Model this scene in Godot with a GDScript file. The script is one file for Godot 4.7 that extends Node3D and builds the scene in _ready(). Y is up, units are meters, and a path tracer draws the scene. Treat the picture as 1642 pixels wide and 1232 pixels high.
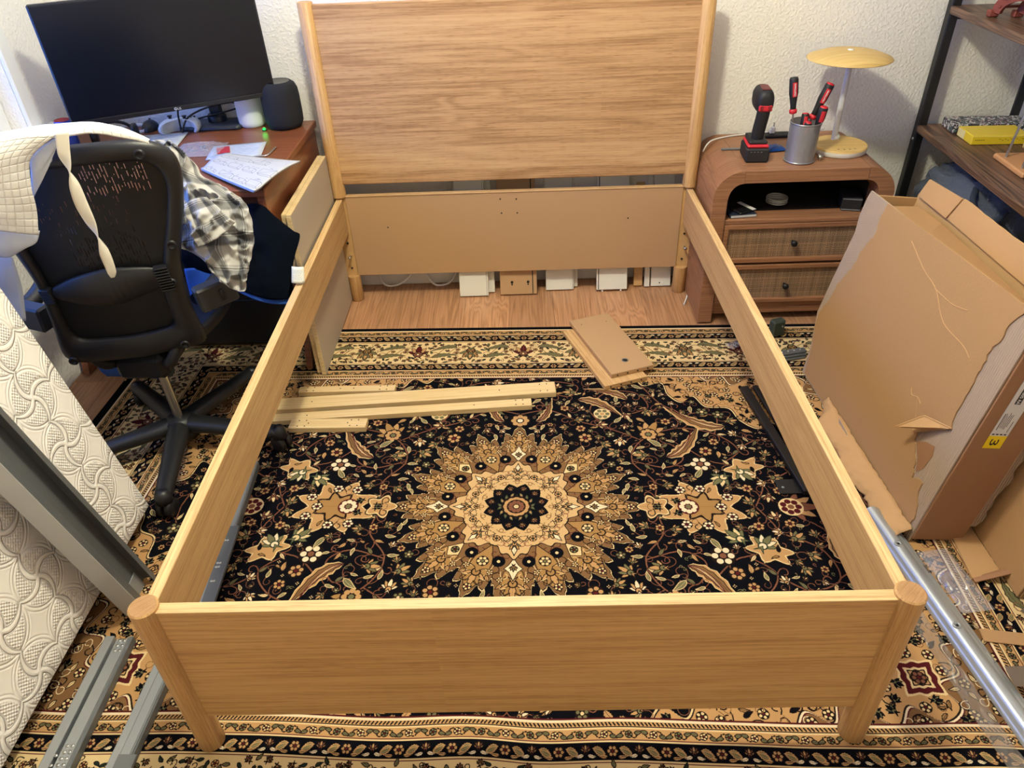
extends Node3D

var M := {}
var used := {}
var rng := RandomNumberGenerator.new()

# ---------------------------------------------------------------- naming and parts
func numbered(called: String) -> String:
	if not used.has(called):
		used[called] = 0
		return called
	used[called] += 1
	return "%s_%03d" % [called, used[called]]

func tag(o: Node, label: String, category: String, group := "") -> Node:
	if label != "": o.set_meta("label", label)
	if category != "": o.set_meta("category", category)
	if group != "": o.set_meta("group", group)
	return o

func thing(called: String, label: String, category: String, at := Vector3.ZERO, turn := 0.0, group := "") -> Node3D:
	var o := Node3D.new()
	o.name = numbered(called)
	add_child(o, true)
	o.position = at
	o.rotation_degrees.y = turn
	tag(o, label, category, group)
	return o

func obj(called: String, st, m: Material, parent: Node = self) -> MeshInstance3D:
	var o := MeshInstance3D.new()
	o.name = numbered(called) if parent == self else called
	var me: Mesh
	if st is SurfaceTool:
		st.generate_normals()
		me = st.commit()
	else:
		me = st
	o.mesh = me
	o.material_override = m
	o.cast_shadow = GeometryInstance3D.SHADOW_CASTING_SETTING_ON
	parent.add_child(o, true)
	return o

# a part whose mesh was built in world coordinates
func wobj(called: String, st, m: Material, parent: Node3D) -> MeshInstance3D:
	var o := obj(called, st, m, parent)
	var root: Node3D = parent
	var t := Transform3D.IDENTITY
	while root != self:
		t = root.transform * t
		root = root.get_parent()
	o.transform = t.affine_inverse()
	return o

func struct_(called: String, st, m: Material, parent: Node = self) -> MeshInstance3D:
	var o := obj(called, st, m, parent)
	if parent == self: o.set_meta("kind", "structure")
	return o

func copy(called: String, src: Node3D, label: String, at: Vector3, turn := 0.0) -> Node3D:
	var r: Node3D = src.duplicate()
	r.name = numbered(called)
	add_child(r, true)
	r.position = at
	r.rotation_degrees.y = turn
	r.set_meta("label", label)
	return r

# ---------------------------------------------------------------- mesh building
func mb(smooth := false) -> SurfaceTool:
	var st := SurfaceTool.new()
	st.begin(Mesh.PRIMITIVE_TRIANGLES)
	st.set_smooth_group(0 if smooth else -1)
	return st

func tri(st: SurfaceTool, a: Vector3, b: Vector3, c: Vector3, ua := Vector2.ZERO, ub := Vector2.ZERO, uc := Vector2.ZERO) -> void:
	st.set_uv(ua); st.add_vertex(a)
	st.set_uv(uc); st.add_vertex(c)
	st.set_uv(ub); st.add_vertex(b)

func quad(st: SurfaceTool, a: Vector3, b: Vector3, c: Vector3, d: Vector3, ua := Vector2.ZERO, ub := Vector2.ZERO, uc := Vector2.ZERO, ud := Vector2.ZERO) -> void:
	tri(st, a, b, c, ua, ub, uc)
	tri(st, a, c, d, ua, uc, ud)

func box(st: SurfaceTool, c: Vector3, s: Vector3, bev := 0.002, xf := Transform3D.IDENTITY) -> void:
	var h := s * 0.5
	var b := minf(bev, minf(h.x, minf(h.y, h.z)) * 0.9)
	var p := func(sx, sy, sz, ax):
		var v := Vector3(sx * h.x, sy * h.y, sz * h.z)
		if ax != 0: v.x -= sx * b
		if ax != 1: v.y -= sy * b
		if ax != 2: v.z -= sz * b
		return xf * (c + v)
	for s1 in [-1, 1]:
		var f1 := [p.call(s1, -1, -1, 0), p.call(s1, 1, -1, 0), p.call(s1, 1, 1, 0), p.call(s1, -1, 1, 0)]
		var f2 := [p.call(-1, s1, -1, 1), p.call(-1, s1, 1, 1), p.call(1, s1, 1, 1), p.call(1, s1, -1, 1)]
		var f3 := [p.call(-1, -1, s1, 2), p.call(1, -1, s1, 2), p.call(1, 1, s1, 2), p.call(-1, 1, s1, 2)]
		for f in [f1, f2, f3]:
			if s1 > 0: quad(st, f[0], f[1], f[2], f[3])
			else: quad(st, f[3], f[2], f[1], f[0])
	if b <= 0.0: return
	for sa in [-1, 1]:
		for sb in [-1, 1]:
			var e1 := [p.call(-1, sa, sb, 1), p.call(1, sa, sb, 1), p.call(1, sa, sb, 2), p.call(-1, sa, sb, 2)]
			var e2 := [p.call(sa, -1, sb, 2), p.call(sa, 1, sb, 2), p.call(sa, 1, sb, 0), p.call(sa, -1, sb, 0)]
			var e3 := [p.call(sa, sb, -1, 0), p.call(sa, sb, 1, 0), p.call(sa, sb, 1, 1), p.call(sa, sb, -1, 1)]
			for e in [e1, e2, e3]:
				if sa * sb < 0: quad(st, e[0], e[1], e[2], e[3])
				else: quad(st, e[3], e[2], e[1], e[0])
			for sc in [-1, 1]:
				var t := [p.call(sa, sb, sc, 0), p.call(sa, sb, sc, 1), p.call(sa, sb, sc, 2)]
				if sa * sb * sc > 0: tri(st, t[0], t[1], t[2])
				else: tri(st, t[2], t[1], t[0])

# a box between two world points: long axis a->b, 'up' side given, width (across) and height (along up)
func beam(st: SurfaceTool, a: Vector3, b: Vector3, up: Vector3, w: float, h: float, bev := 0.002) -> void:
	box(st, Vector3.ZERO, Vector3(a.distance_to(b), h, w), bev, frame(a, b, up))

func frame(a: Vector3, b: Vector3, up: Vector3) -> Transform3D:
	var x := (b - a).normalized()
	var z := x.cross(up).normalized()
	var y := z.cross(x).normalized()
	return Transform3D(Basis(x, y, z), (a + b) * 0.5)

func tube(st: SurfaceTool, path: Array, rad, seg := 12, caps := true, closed := false, flat := 1.0, up0 := Vector3.ZERO) -> void:
	var n := path.size()
	var rings := []
	var prev := up0
	var total := 0.0
	var lens := [0.0]
	for i in range(1, n):
		total += path[i].distance_to(path[i - 1])
		lens.append(total)
	for i in n:
		var t: Vector3
		if closed: t = (path[(i + 1) % n] - path[(i - 1 + n) % n]).normalized()
		else: t = (path[mini(i + 1, n - 1)] - path[maxi(i - 1, 0)]).normalized()
		var u := prev
		if u == Vector3.ZERO: u = Vector3.UP if absf(t.y) < 0.9 else Vector3.RIGHT
		u = (u - t * u.dot(t))
		if u.length() < 0.001: u = t.cross(Vector3.FORWARD)
		u = u.normalized()
		if up0 == Vector3.ZERO: prev = u
		var w := t.cross(u).normalized()
		var r: float = rad[i] if rad is Array else rad
		var ring := []
		for k in seg:
			var a := TAU * k / seg
			ring.append(path[i] + (u * sin(a) * flat + w * cos(a)) * r)
		rings.append(ring)
	var m := n if closed else n - 1
	for i in m:
		var r0: Array = rings[i]
		var r1: Array = rings[(i + 1) % n]
		for k in seg:
			var k2 := (k + 1) % seg
			var u0 := Vector2(lens[i], float(k) / seg)
			var u1 := Vector2(lens[i + 1] if i + 1 < n else total, float(k) / seg)
			quad(st, r0[k], r1[k], r1[k2], r0[k2], u0, u1, u1 + Vector2(0, 1.0 / seg), u0 + Vector2(0, 1.0 / seg))
	if caps and not closed:
		st.set_smooth_group(-1)
		for k in seg:
			var k2 := (k + 1) % seg
			tri(st, path[0], rings[0][k], rings[0][k2])
			tri(st, path[n - 1], rings[n - 1][k2], rings[n - 1][k])
		st.set_smooth_group(0)

# profile of Vector2(radius, height), turned about y; uv.x runs along the height
func lathe(st: SurfaceTool, prof: Array, seg := 32, xf := Transform3D.IDENTITY, usc := 1.0) -> void:
	for i in prof.size() - 1:
		var a: Vector2 = prof[i]
		var b: Vector2 = prof[i + 1]
		if a.is_equal_approx(b): continue
		for k in seg:
			var t0 := TAU * k / seg
			var t1 := TAU * (k + 1) / seg
			var p0 := xf * Vector3(a.x * cos(t0), a.y, a.x * sin(t0))
			var p1 := xf * Vector3(a.x * cos(t1), a.y, a.x * sin(t1))
			var p2 := xf * Vector3(b.x * cos(t1), b.y, b.x * sin(t1))
			var p3 := xf * Vector3(b.x * cos(t0), b.y, b.x * sin(t0))
			var va := float(k) / seg * 0.3
			var vb := float(k + 1) / seg * 0.3
			if a.x < 1e-6: tri(st, p0, p3, p2, Vector2(a.y * usc, va), Vector2(b.y * usc, va), Vector2(b.y * usc, vb))
			elif b.x < 1e-6: tri(st, p0, p3, p1, Vector2(a.y * usc, va), Vector2(b.y * usc, va), Vector2(a.y * usc, vb))
			else: quad(st, p0, p3, p2, p1, Vector2(a.y * usc, va), Vector2(b.y * usc, va), Vector2(b.y * usc, vb), Vector2(a.y * usc, vb))

# polygon in the xy plane of xf, extruded from -d/2 to d/2 along z
func prism(st: SurfaceTool, poly: PackedVector2Array, d: float, xf := Transform3D.IDENTITY) -> void:
	var p := poly
	if Geometry2D.is_polygon_clockwise(p):
		p = p.duplicate(); p.reverse()
	var idx := Geometry2D.triangulate_polygon(p)
	for i in range(0, idx.size(), 3):
		var a := p[idx[i]]; var b := p[idx[i + 1]]; var c := p[idx[i + 2]]
		if (b - a).cross(c - a) < 0:
			var q := b; b = c; c = q
		tri(st, xf * Vector3(a.x, a.y, d / 2), xf * Vector3(b.x, b.y, d / 2), xf * Vector3(c.x, c.y, d / 2), a, b, c)
		tri(st, xf * Vector3(a.x, a.y, -d / 2), xf * Vector3(c.x, c.y, -d / 2), xf * Vector3(b.x, b.y, -d / 2), a, c, b)
	for i in p.size():
		var a := p[i]; var b := p[(i + 1) % p.size()]
		quad(st, xf * Vector3(a.x, a.y, -d / 2), xf * Vector3(b.x, b.y, -d / 2), xf * Vector3(b.x, b.y, d / 2), xf * Vector3(a.x, a.y, d / 2))

# a sheet f(u, v) -> Vector3, given a thickness along its normal
func sheet(st: SurfaceTool, nu: int, nv: int, f: Callable, thick := 0.0, us := 1.0, vs := 1.0) -> void:
	var g := []
	for j in nv + 1:
		var row := []
		for i in nu + 1: row.append(f.call(float(i) / nu, float(j) / nv))
		g.append(row)
	var nrm := []
	if thick != 0.0:
		for j in nv + 1:
			var row := []
			for i in nu + 1:
				var du: Vector3 = g[j][mini(i + 1, nu)] - g[j][maxi(i - 1, 0)]
				var dv: Vector3 = g[mini(j + 1, nv)][i] - g[maxi(j - 1, 0)][i]
				row.append(du.cross(dv).normalized())
			nrm.append(row)
	for j in nv:
		for i in nu:
			var uv := [Vector2(float(i) / nu * us, float(j) / nv * vs), Vector2(float(i + 1) / nu * us, float(j) / nv * vs), Vector2(float(i + 1) / nu * us, float(j + 1) / nv * vs), Vector2(float(i) / nu * us, float(j + 1) / nv * vs)]
			quad(st, g[j][i], g[j][i + 1], g[j + 1][i + 1], g[j + 1][i], uv[0], uv[1], uv[2], uv[3])
			if thick != 0.0:
				quad(st, g[j + 1][i] - nrm[j + 1][i] * thick, g[j + 1][i + 1] - nrm[j + 1][i + 1] * thick, g[j][i + 1] - nrm[j][i + 1] * thick, g[j][i] - nrm[j][i] * thick, uv[3], uv[2], uv[1], uv[0])
	if thick != 0.0:
		for i in nu:
			quad(st, g[0][i] - nrm[0][i] * thick, g[0][i + 1] - nrm[0][i + 1] * thick, g[0][i + 1], g[0][i])
			quad(st, g[nv][i], g[nv][i + 1], g[nv][i + 1] - nrm[nv][i + 1] * thick, g[nv][i] - nrm[nv][i] * thick)
		for j in nv:
			quad(st, g[j][0], g[j + 1][0], g[j + 1][0] - nrm[j + 1][0] * thick, g[j][0] - nrm[j][0] * thick)
			quad(st, g[j][nu] - nrm[j][nu] * thick, g[j + 1][nu] - nrm[j + 1][nu] * thick, g[j + 1][nu], g[j][nu])

func spline(pts: Array, n := 8, closed := false) -> Array:
	var out := []
	var m := pts.size()
	for i in (m if closed else m - 1):
		var p0 = pts[(i - 1 + m) % m] if closed else pts[maxi(i - 1, 0)]
		var p1 = pts[i]
		var p2 = pts[(i + 1) % m]
		var p3 = pts[(i + 2) % m] if closed else pts[mini(i + 2, m - 1)]
		for k in n:
			var t := float(k) / n
			out.append(p1.cubic_interpolate(p2, p0, p3, t))
	if not closed: out.append(pts[m - 1])
	return out

func rounded_rect(w: float, h: float, r: float, n := 6) -> PackedVector2Array:
	var o := PackedVector2Array()
	for q in 4:
		var c := Vector2((w / 2 - r) * [1, -1, -1, 1][q], (h / 2 - r) * [1, 1, -1, -1][q])
		for k in n + 1:
			var a := PI / 2 * (q + float(k) / n)
			o.append(c + Vector2(cos(a), sin(a)) * r)
	return o

func rot(deg: Vector3, at := Vector3.ZERO) -> Transform3D:
	return Transform3D(Basis.from_euler(deg * PI / 180.0), at)

# ---------------------------------------------------------------- materials
func mat(col: Color, rough := 0.6, metal := 0.0, spec := 0.5) -> StandardMaterial3D:
	var m := StandardMaterial3D.new()
	m.albedo_color = col
	m.roughness = rough
	m.metallic = metal
	m.metallic_specular = spec
	return m

func rgb8(r: int, g: int, b: int) -> Color:
	return Color(r / 255.0, g / 255.0, b / 255.0)

func noise_img(w: int, h: int, freq: float, seed_: int, oct := 4, type := FastNoiseLite.TYPE_SIMPLEX_SMOOTH) -> Image:
	var n := FastNoiseLite.new()
	n.noise_type = type
	n.frequency = freq
	n.seed = seed_
	n.fractal_octaves = oct
	return n.get_seamless_image(w, h, false, false, 0.15, true)

func bump(m: StandardMaterial3D, tex: Texture2D, cm: float, tri_scale := 0.0) -> void:
	m.heightmap_enabled = true
	m.heightmap_texture = tex
	m.heightmap_scale = cm
	if tri_scale > 0.0:
		m.uv1_triplanar = true
		m.uv1_scale = Vector3.ONE * tri_scale

# wood: grain runs along the image's width
func wood_image(w: int, h: int, dark: Color, mid: Color, light: Color, seed_: int, strips := 0, fine := 0.5, figure := 1.0) -> Image:
	var big := noise_img(maxi(w / 16, 16), h, 0.010, seed_, 3)
	big.resize(w, h, Image.INTERPOLATE_CUBIC)
	var streak := noise_img(maxi(w / 48, 16), h, 0.16, seed_ + 1, 3)
	streak.resize(w, h, Image.INTERPOLATE_CUBIC)
	var pore := noise_img(maxi(w / 20, 16), h, 0.5, seed_ + 2, 1)
	pore.resize(w, h, Image.INTERPOLATE_CUBIC)
	var b0 := big.get_data(); var b1 := streak.get_data(); var b2 := pore.get_data()
	var out := PackedByteArray()
	out.resize(w * h * 3)
	var off := []
	var r := RandomNumberGenerator.new()
	r.seed = seed_
	for i in 16: off.append([r.randf_range(-0.19, 0.17), r.randi_range(0, 4000)])
	var k := 0
	for y in h:
		var sh := 0.0
		var jump := 0
		if strips > 0:
			var si := int(y * strips / float(h))
			sh = off[si % 16][0]
			jump = off[si % 16][1]
		for x in w:
			var i := y * w + (x + jump) % w
			var g := b0[i] / 255.0
			var ring := sin((g * 26.0 + y * 0.012) * figure) * 0.5 + 0.5
			var t: float = 0.52 + (b1[i] / 255.0 - 0.5) * 0.54 + (ring - 0.5) * 0.3 * figure + sh
			t -= maxf(0.0, 0.40 - b2[i] / 255.0) * 1.5 * fine
			t = clampf(t, 0.0, 1.0)
			var c := dark.lerp(mid, t * 2.0) if t < 0.5 else mid.lerp(light, t * 2.0 - 1.0)
			out[k] = int(c.r * 255.0); out[k + 1] = int(c.g * 255.0); out[k + 2] = int(c.b * 255.0)
			k += 3
	return Image.create_from_data(w, h, false, Image.FORMAT_RGB8, out)

func tex(img: Image) -> ImageTexture:
	img.generate_mipmaps()
	return ImageTexture.create_from_image(img)

func wood_mat(t: Texture2D, scale: Vector3, rough := 0.45, tint := Color.WHITE, offset := Vector3.ZERO) -> StandardMaterial3D:
	var m := mat(tint, rough)
	m.albedo_texture = t
	m.uv1_triplanar = true
	m.uv1_triplanar_sharpness = 8.0
	m.uv1_scale = scale
	m.uv1_offset = offset
	return m

# ================================================================ scene
func _ready() -> void:
	rng.seed = 7
	# camera
	var cam := Camera3D.new()
	cam.name = "camera"
	cam.fov = 54.911
	cam.near = 0.05
	cam.far = 60.0
	cam.position = Vector3(0.0293, 1.5912, 2.8593)
	cam.rotation_degrees = Vector3(-35.9737, 1.9157, -2.6301)
	add_child(cam)
	cam.current = true
	# sky and exposure
	var env := Environment.new()
	env.background_mode = Environment.BG_COLOR
	env.background_color = Color(0.12, 0.48, 0.97)
	env.background_energy_multiplier = 0.9
	env.tonemap_mode = Environment.TONE_MAPPER_LINEAR
	env.tonemap_exposure = 1.0
	env.sdfgi_enabled = true
	env.ssao_enabled = true
	env.ssil_enabled = true
	var we := WorldEnvironment.new()
	we.name = "world_environment"
	we.environment = env
	add_child(we)
	# daylight at the window
	var day := AreaLight3D.new()
	day.name = "window_daylight"
	day.area_size = Vector2(1.5, 1.3)
	day.position = Vector3(-2.02, 1.46, 0.98)
	day.rotation_degrees = Vector3(0, -90, 0)
	day.light_color = Color(0.24, 0.52, 1.0)
	day.light_energy = 6.5
	day.shadow_enabled = true
	add_child(day)
	# the ceiling lamp's light
	var lamp := OmniLight3D.new()
	lamp.name = "ceiling_lamp_light"
	lamp.position = LAMP
	lamp.light_color = Color(1.0, 0.985, 0.88)
	lamp.light_energy = 3.25
	lamp.light_size = 0.09
	lamp.omni_range = 12.0
	lamp.omni_attenuation = 2.0
	lamp.shadow_enabled = true
	add_child(lamp)
	make_materials()
	room()
	rug()
	bed()
	left_materials()
	desk()
	under_desk()
	monitor()
	desk_things()
	office_chair()
	clothes()
	mattress_cover()
	mattress()
	metal_beam()
	slide("drawer_slide", "grey steel drawer slide on the rug by the mattress, leftmost of the pair", Vector3(-1.015, 0.010, 2.26), Vector3(-1.018, 0.010, 1.742), 0.072, 0)
	slide("drawer_slide", "grey steel drawer slide with a carriage, beside the front left bed post", Vector3(-0.886, 0.010, 2.33), Vector3(-0.872, 0.010, 1.79), 0.05, 1)
	slide("drawer_slide", "grey steel drawer slide lying under the left bed rail", Vector3(-0.835, 0.010, 1.70), Vector3(-0.872, 0.010, 1.10), 0.042, 1)
	loose_boards()
	right_materials()
	nightstand()
	nightstand_things()
	shelf_unit()
	shelf_things()
	carton()
	floor_right()

const LAMP := Vector3(-0.15, 2.42, 1.38)
const WL := -1.72   # left wall
const WR := 1.97    # right wall
const WB := -0.14   # back wall
const WF := 4.2
const HC := 2.54

func make_materials() -> void:
	var n1 := tex(noise_img(512, 512, 0.022, 5, 3))
	var n2 := tex(noise_img(512, 512, 0.06, 9, 4))
	var n3 := tex(noise_img(256, 256, 0.3, 12, 2))
	M.n1 = n1; M.n2 = n2; M.n3 = n3
	M.wall = mat(rgb8(238, 234, 226), 0.85)
	var kd := noise_img(512, 512, 0.045, 21, 3)
	var d := kd.get_data()
	for i in d.size():
		d[i] = int(clampf((d[i] / 255.0 - 0.42) * 3.2, 0.0, 1.0) * 255.0)
	kd = Image.create_from_data(512, 512, false, Image.FORMAT_L8, d)
	bump(M.wall, tex(kd), 0.10, 2.6)
	M.white = mat(rgb8(232, 232, 228), 0.5)
	M.ceil = mat(rgb8(236, 232, 224), 0.9)
	# oak of the bed
	var oak := tex(wood_image(1024, 512, rgb8(162, 120, 80), rgb8(204, 163, 119), rgb8(226, 190, 146), 3, 0, 0.55, 0.5))
	var oak_strips := tex(wood_image(1024, 512, rgb8(156, 112, 74), rgb8(204, 160, 118), rgb8(224, 184, 140), 17, 7, 0.6, 0.7))
	M.oak = wood_mat(oak, Vector3(0.75, 2.0, 2.0), 0.5, Color(0.98, 0.98, 0.92))
	M.oak_rail = wood_mat(oak, Vector3(0.6, 2.1, 2.1), 0.5, Color(0.93, 0.93, 0.86), Vector3(0.3, 0.2, 0.6))
	M.oak_foot = wood_mat(oak, Vector3(0.6, 1.4, 1.4), 0.5, Color(0.98, 0.97, 0.86), Vector3(0.1, 0.5, 0.1))
	M.oak_head = wood_mat(oak_strips, Vector3(0.75, 1.55, 1.55), 0.5, Color(0.91, 0.91, 0.87), Vector3(0, 0.0, 0))
	M.oak_post = mat(Color(0.94, 0.92, 0.82), 0.5)
	M.oak_post.albedo_texture = oak
	M.oak_post.uv1_scale = Vector3(1, 1.6, 1)
	M.oak_edge = wood_mat(oak, Vector3(0.6, 2.1, 2.1), 0.5, Color(1.06, 1.10, 1.06), Vector3(0.55, 0.4, 0.1))  # yellower veneer, its tint also raised to carry light on the tops
	M.oak_end = wood_mat(oak, Vector3(6, 9, 9), 0.6, Color(0.84, 0.80, 0.74))
	M.pine = wood_mat(tex(wood_image(1024, 256, rgb8(192, 156, 100), rgb8(216, 188, 138), rgb8(226, 202, 156), 31, 0, 0.15, 0.8)), Vector3(0.8, 5, 5), 0.55)
	M.floor_wood = []
	var fl := tex(wood_image(1024, 256, rgb8(140, 98, 66), rgb8(184, 136, 98), rgb8(206, 160, 122), 44, 0, 0.3, 1.0))
	for i in 5:
		var k := 0.93 + 0.025 * i
		M.floor_wood.append(wood_mat(fl, Vector3(0.8, 4.0, 4.0), 0.4, Color(k, k, k), Vector3(0.37 * i, 0.21 * i, 0.13 * i)))
	M.mdf = mat(rgb8(178, 142, 102), 0.75)
	bump(M.mdf, n3, 0.01, 6.0)
	M.hole = mat(rgb8(24, 18, 14), 0.8)
	M.steel = mat(rgb8(190, 192, 190), 0.3, 1.0)
	M.black = mat(rgb8(20, 20, 22), 0.45)

func room() -> void:
	var st := mb()
	box(st, Vector3((WL + WR) / 2, -0.06, (WB + WF) / 2), Vector3(WR - WL + 0.6, 0.1, WF - WB + 0.6), 0)
	var fl := struct_("floor", st, M.floor_wood[1])
	var row := 0
	var x := WL - 0.05
	while x < WR + 0.05:
		var z: float = WB - [0.5, 0.05, 0.8, 0.3][row % 4]
		while z < WF:
			var z0 := maxf(z, WB - 0.02)
			var z1 := minf(z + 1.22, WF)
			if z1 - z0 > 0.02:
				var p := mb()
				box(p, Vector3.ZERO, Vector3(z1 - z0 - 0.0008, 0.008, 0.1895), 0.0008)
				var o := obj("plank", p, M.floor_wood[(row * 3 + int(z * 7.0 + 20.0)) % 5], fl)
				o.position = Vector3(x + 0.095, -0.005, (z0 + z1) / 2)
				o.rotation_degrees.y = 90
			z += 1.22
		x += 0.19
		row += 1
	st = mb(); box(st, Vector3((WL + WR) / 2, HC / 2, WB - 0.06), Vector3(WR - WL + 0.24, HC, 0.12), 0)
	struct_("wall_back", st, M.wall)
	st = mb(); box(st, Vector3(WR + 0.06, HC / 2, (WB + WF) / 2), Vector3(0.12, HC, WF - WB), 0)
	struct_("wall_right", st, M.wall)
	st = mb(); box(st, Vector3((WL + WR) / 2, HC / 2, WF + 0.06), Vector3(WR - WL + 0.24, HC, 0.12), 0)
	struct_("wall_front", st, M.wall)
	st = mb(); box(st, Vector3((WL + WR) / 2, HC + 0.06, (WB + WF) / 2), Vector3(WR - WL + 0.3, 0.12, WF - WB + 0.3), 0)
	struct_("ceiling", st, M.ceil)
	# left wall with the window opening z 0.237..1.75, y 0.83..2.05
	var z0 := 0.237; var z1 := 1.75; var y0 := 0.835; var y1 := 2.05
	st = mb()
	box(st, Vector3(WL - 0.06, y0 / 2, (WB + WF) / 2), Vector3(0.12, y0, WF - WB), 0)
	box(st, Vector3(WL - 0.06, (y1 + HC) / 2, (WB + WF) / 2), Vector3(0.12, HC - y1, WF - WB), 0)
	box(st, Vector3(WL - 0.06, (y0 + y1) / 2, (WB + z0) / 2), Vector3(0.12, y1 - y0, z0 - WB), 0)
	box(st, Vector3(WL - 0.06, (y0 + y1) / 2, (z1 + WF) / 2), Vector3(0.12, y1 - y0, WF - z1), 0)
	struct_("wall_left", st, M.wall)
	# window: casing on the wall, frame in the opening, pane
	var w := Node3D.new()
	w.name = "window_1"; add_child(w); w.set_meta("kind", "structure")
	st = mb()
	for zz in [z0 - 0.03, z1 + 0.03]: box(st, Vector3(WL + 0.008, (y0 + y1) / 2, zz), Vector3(0.016, y1 - y0 + 0.12, 0.06), 0.004)
	box(st, Vector3(WL + 0.008, y1 + 0.03, (z0 + z1) / 2), Vector3(0.016, 0.06, z1 - z0), 0.004)
	obj("window_casing", st, M.white, w)
	st = mb(); box(st, Vector3(WL + 0.02, y0 - 0.012, (z0 + z1) / 2), Vector3(0.10, 0.022, z1 - z0 + 0.30), 0.004)
	obj("window_sill", st, M.white, w)
	st = mb()
	for zz in [z0 + 0.05, z1 - 0.05]: box(st, Vector3(WL - 0.08, (y0 + y1) / 2, zz), Vector3(0.05, y1 - y0, 0.1), 0.006)
	for yy in [y0 + 0.03, y1 - 0.03]: box(st, Vector3(WL - 0.08, yy, (z0 + z1) / 2), Vector3(0.05, 0.06, z1 - z0 - 0.2), 0.006)
	obj("window_frame", st, M.white, w)
	var gl := mat(Color(0.9, 0.96, 1.0, 0.06), 0.02)
	gl.transparency = BaseMaterial3D.TRANSPARENCY_ALPHA
	M.glass = gl
	st = mb(); box(st, Vector3(WL - 0.085, (y0 + y1) / 2, (z0 + z1) / 2), Vector3(0.006, y1 - y0 - 0.12, z1 - z0 - 0.2), 0)
	obj("pane", st, gl, w)
	st = mb(); box(st, Vector3((WL + WR) / 2, 0.045, WB + 0.006), Vector3(WR - WL, 0.09, 0.012), 0.002)
	struct_("baseboard_back", st, M.white)
	# ceiling lamp above the rug (out of the frame): canopy and glowing bulb round the light
	var cl := thing("ceiling_lamp", "round white ceiling lamp with a glowing globe above the rug", "lamp", Vector3(LAMP.x, HC, LAMP.z))
	st = mb(true); lathe(st, [Vector2(0, 0), Vector2(0.11, 0), Vector2(0.11, -0.012), Vector2(0.03, -0.03), Vector2(0, -0.03)], 32)
	obj("canopy", st, M.white, cl)
	var gm := mat(rgb8(255, 240, 214), 0.5)
	gm.emission_enabled = true; gm.emission = rgb8(255, 226, 180); gm.emission_energy_multiplier = 2.0
	st = mb(true)
	var prof := []
	for i in 13: prof.append(Vector2(0.09 * sin(PI * i / 12.0), -0.12 + 0.09 * cos(PI * i / 12.0)))
	lathe(st, prof, 32)
	obj("globe", st, gm, cl)

# ---------------------------------------------------------------- the rug: one quarter of its weave is drawn, the mesh mirrors it
const RS := 1000.0     # texels per metre
var ri: Image
const K_BLACK := Color(0.047, 0.047, 0.066)
const K_DARK := Color(0.12, 0.085, 0.075)
const K_TAN := Color(0.70, 0.54, 0.355)
const K_GOLD := Color(0.60, 0.455, 0.275)
const K_BROWN := Color(0.47, 0.345, 0.22)
const K_CREAM := Color(0.83, 0.725, 0.53)
const K_PALE := Color(0.87, 0.79, 0.65)
const K_ROSE := Color(0.47, 0.30, 0.22)
const K_WINE := Color(0.30, 0.105, 0.11)
const K_OLIVE := Color(0.42, 0.40, 0.28)
const K_GREEN := Color(0.17, 0.21, 0.16)

func fpoly(p: PackedVector2Array, c: Color) -> void:
	var lo := 1e9; var hi := -1e9
	for q in p:
		lo = minf(lo, q.y); hi = maxf(hi, q.y)
	var y0 := maxi(0, int(ceil(lo * RS - 0.5)))
	var y1 := mini(ri.get_height() - 1, int(floor(hi * RS - 0.5)))
	var n := p.size()
	for y in range(y0, y1 + 1):
		var yy := (y + 0.5) / RS
		var xs := []
		var b := p[n - 1]
		for i in n:
			var a := b
			b = p[i]
			if (a.y <= yy) != (b.y <= yy): xs.append(a.x + (yy - a.y) / (b.y - a.y) * (b.x - a.x))
		xs.sort()
		for k in range(0, xs.size() - 1, 2):
			var x0 := int(round(xs[k] * RS)); var x1 := int(round(xs[k + 1] * RS))
			if x1 > x0: ri.fill_rect(Rect2i(x0, y, x1 - x0, 1), c)

func disc(c: Vector2, r: float, col: Color) -> void:
	var y0 := int(ceil((c.y - r) * RS - 0.5)); var y1 := int(floor((c.y + r) * RS - 0.5))
	for y in range(y0, y1 + 1):
		var dy := (y + 0.5) / RS - c.y
		var w := sqrt(maxf(0.0, r * r - dy * dy))
		ri.fill_rect(Rect2i(int(round((c.x - w) * RS)), y, maxi(1, int(round(2 * w * RS))), 1), col)

func stroke(p: Array, w: float, col: Color) -> void:
	var px := maxi(1, int(round(w * RS)))
	var n := p.size()
	for i in n - 1:
		var a: Vector2 = p[i]; var b: Vector2 = p[i + 1]
		var m := maxi(1, int(a.distance_to(b) * RS / maxf(1.0, px * 0.6)))
		for k in m:
			var q := a.lerp(b, float(k) / m) * RS
			ri.fill_rect(Rect2i(int(q.x - px * 0.5 + 0.5), int(q.y - px * 0.5 + 0.5), px, px), col)

func tf(pts: Array, at: Vector2, ang: float, s: float, flip := false) -> PackedVector2Array:
	var o := PackedVector2Array()
	var ca := cos(ang) * s; var sa := sin(ang) * s
	for q in pts:
		var y: float = -q.y if flip else q.y
		o.append(at + Vector2(q.x * ca - y * sa, q.x * sa + y * ca))
	return o

func outlined(p: PackedVector2Array, fill: Color, line: Color, w := 0.002) -> void:
	fpoly(p, fill)
	var a := Array(p)
	a.append(p[0])
	stroke(a, w, line)

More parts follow.
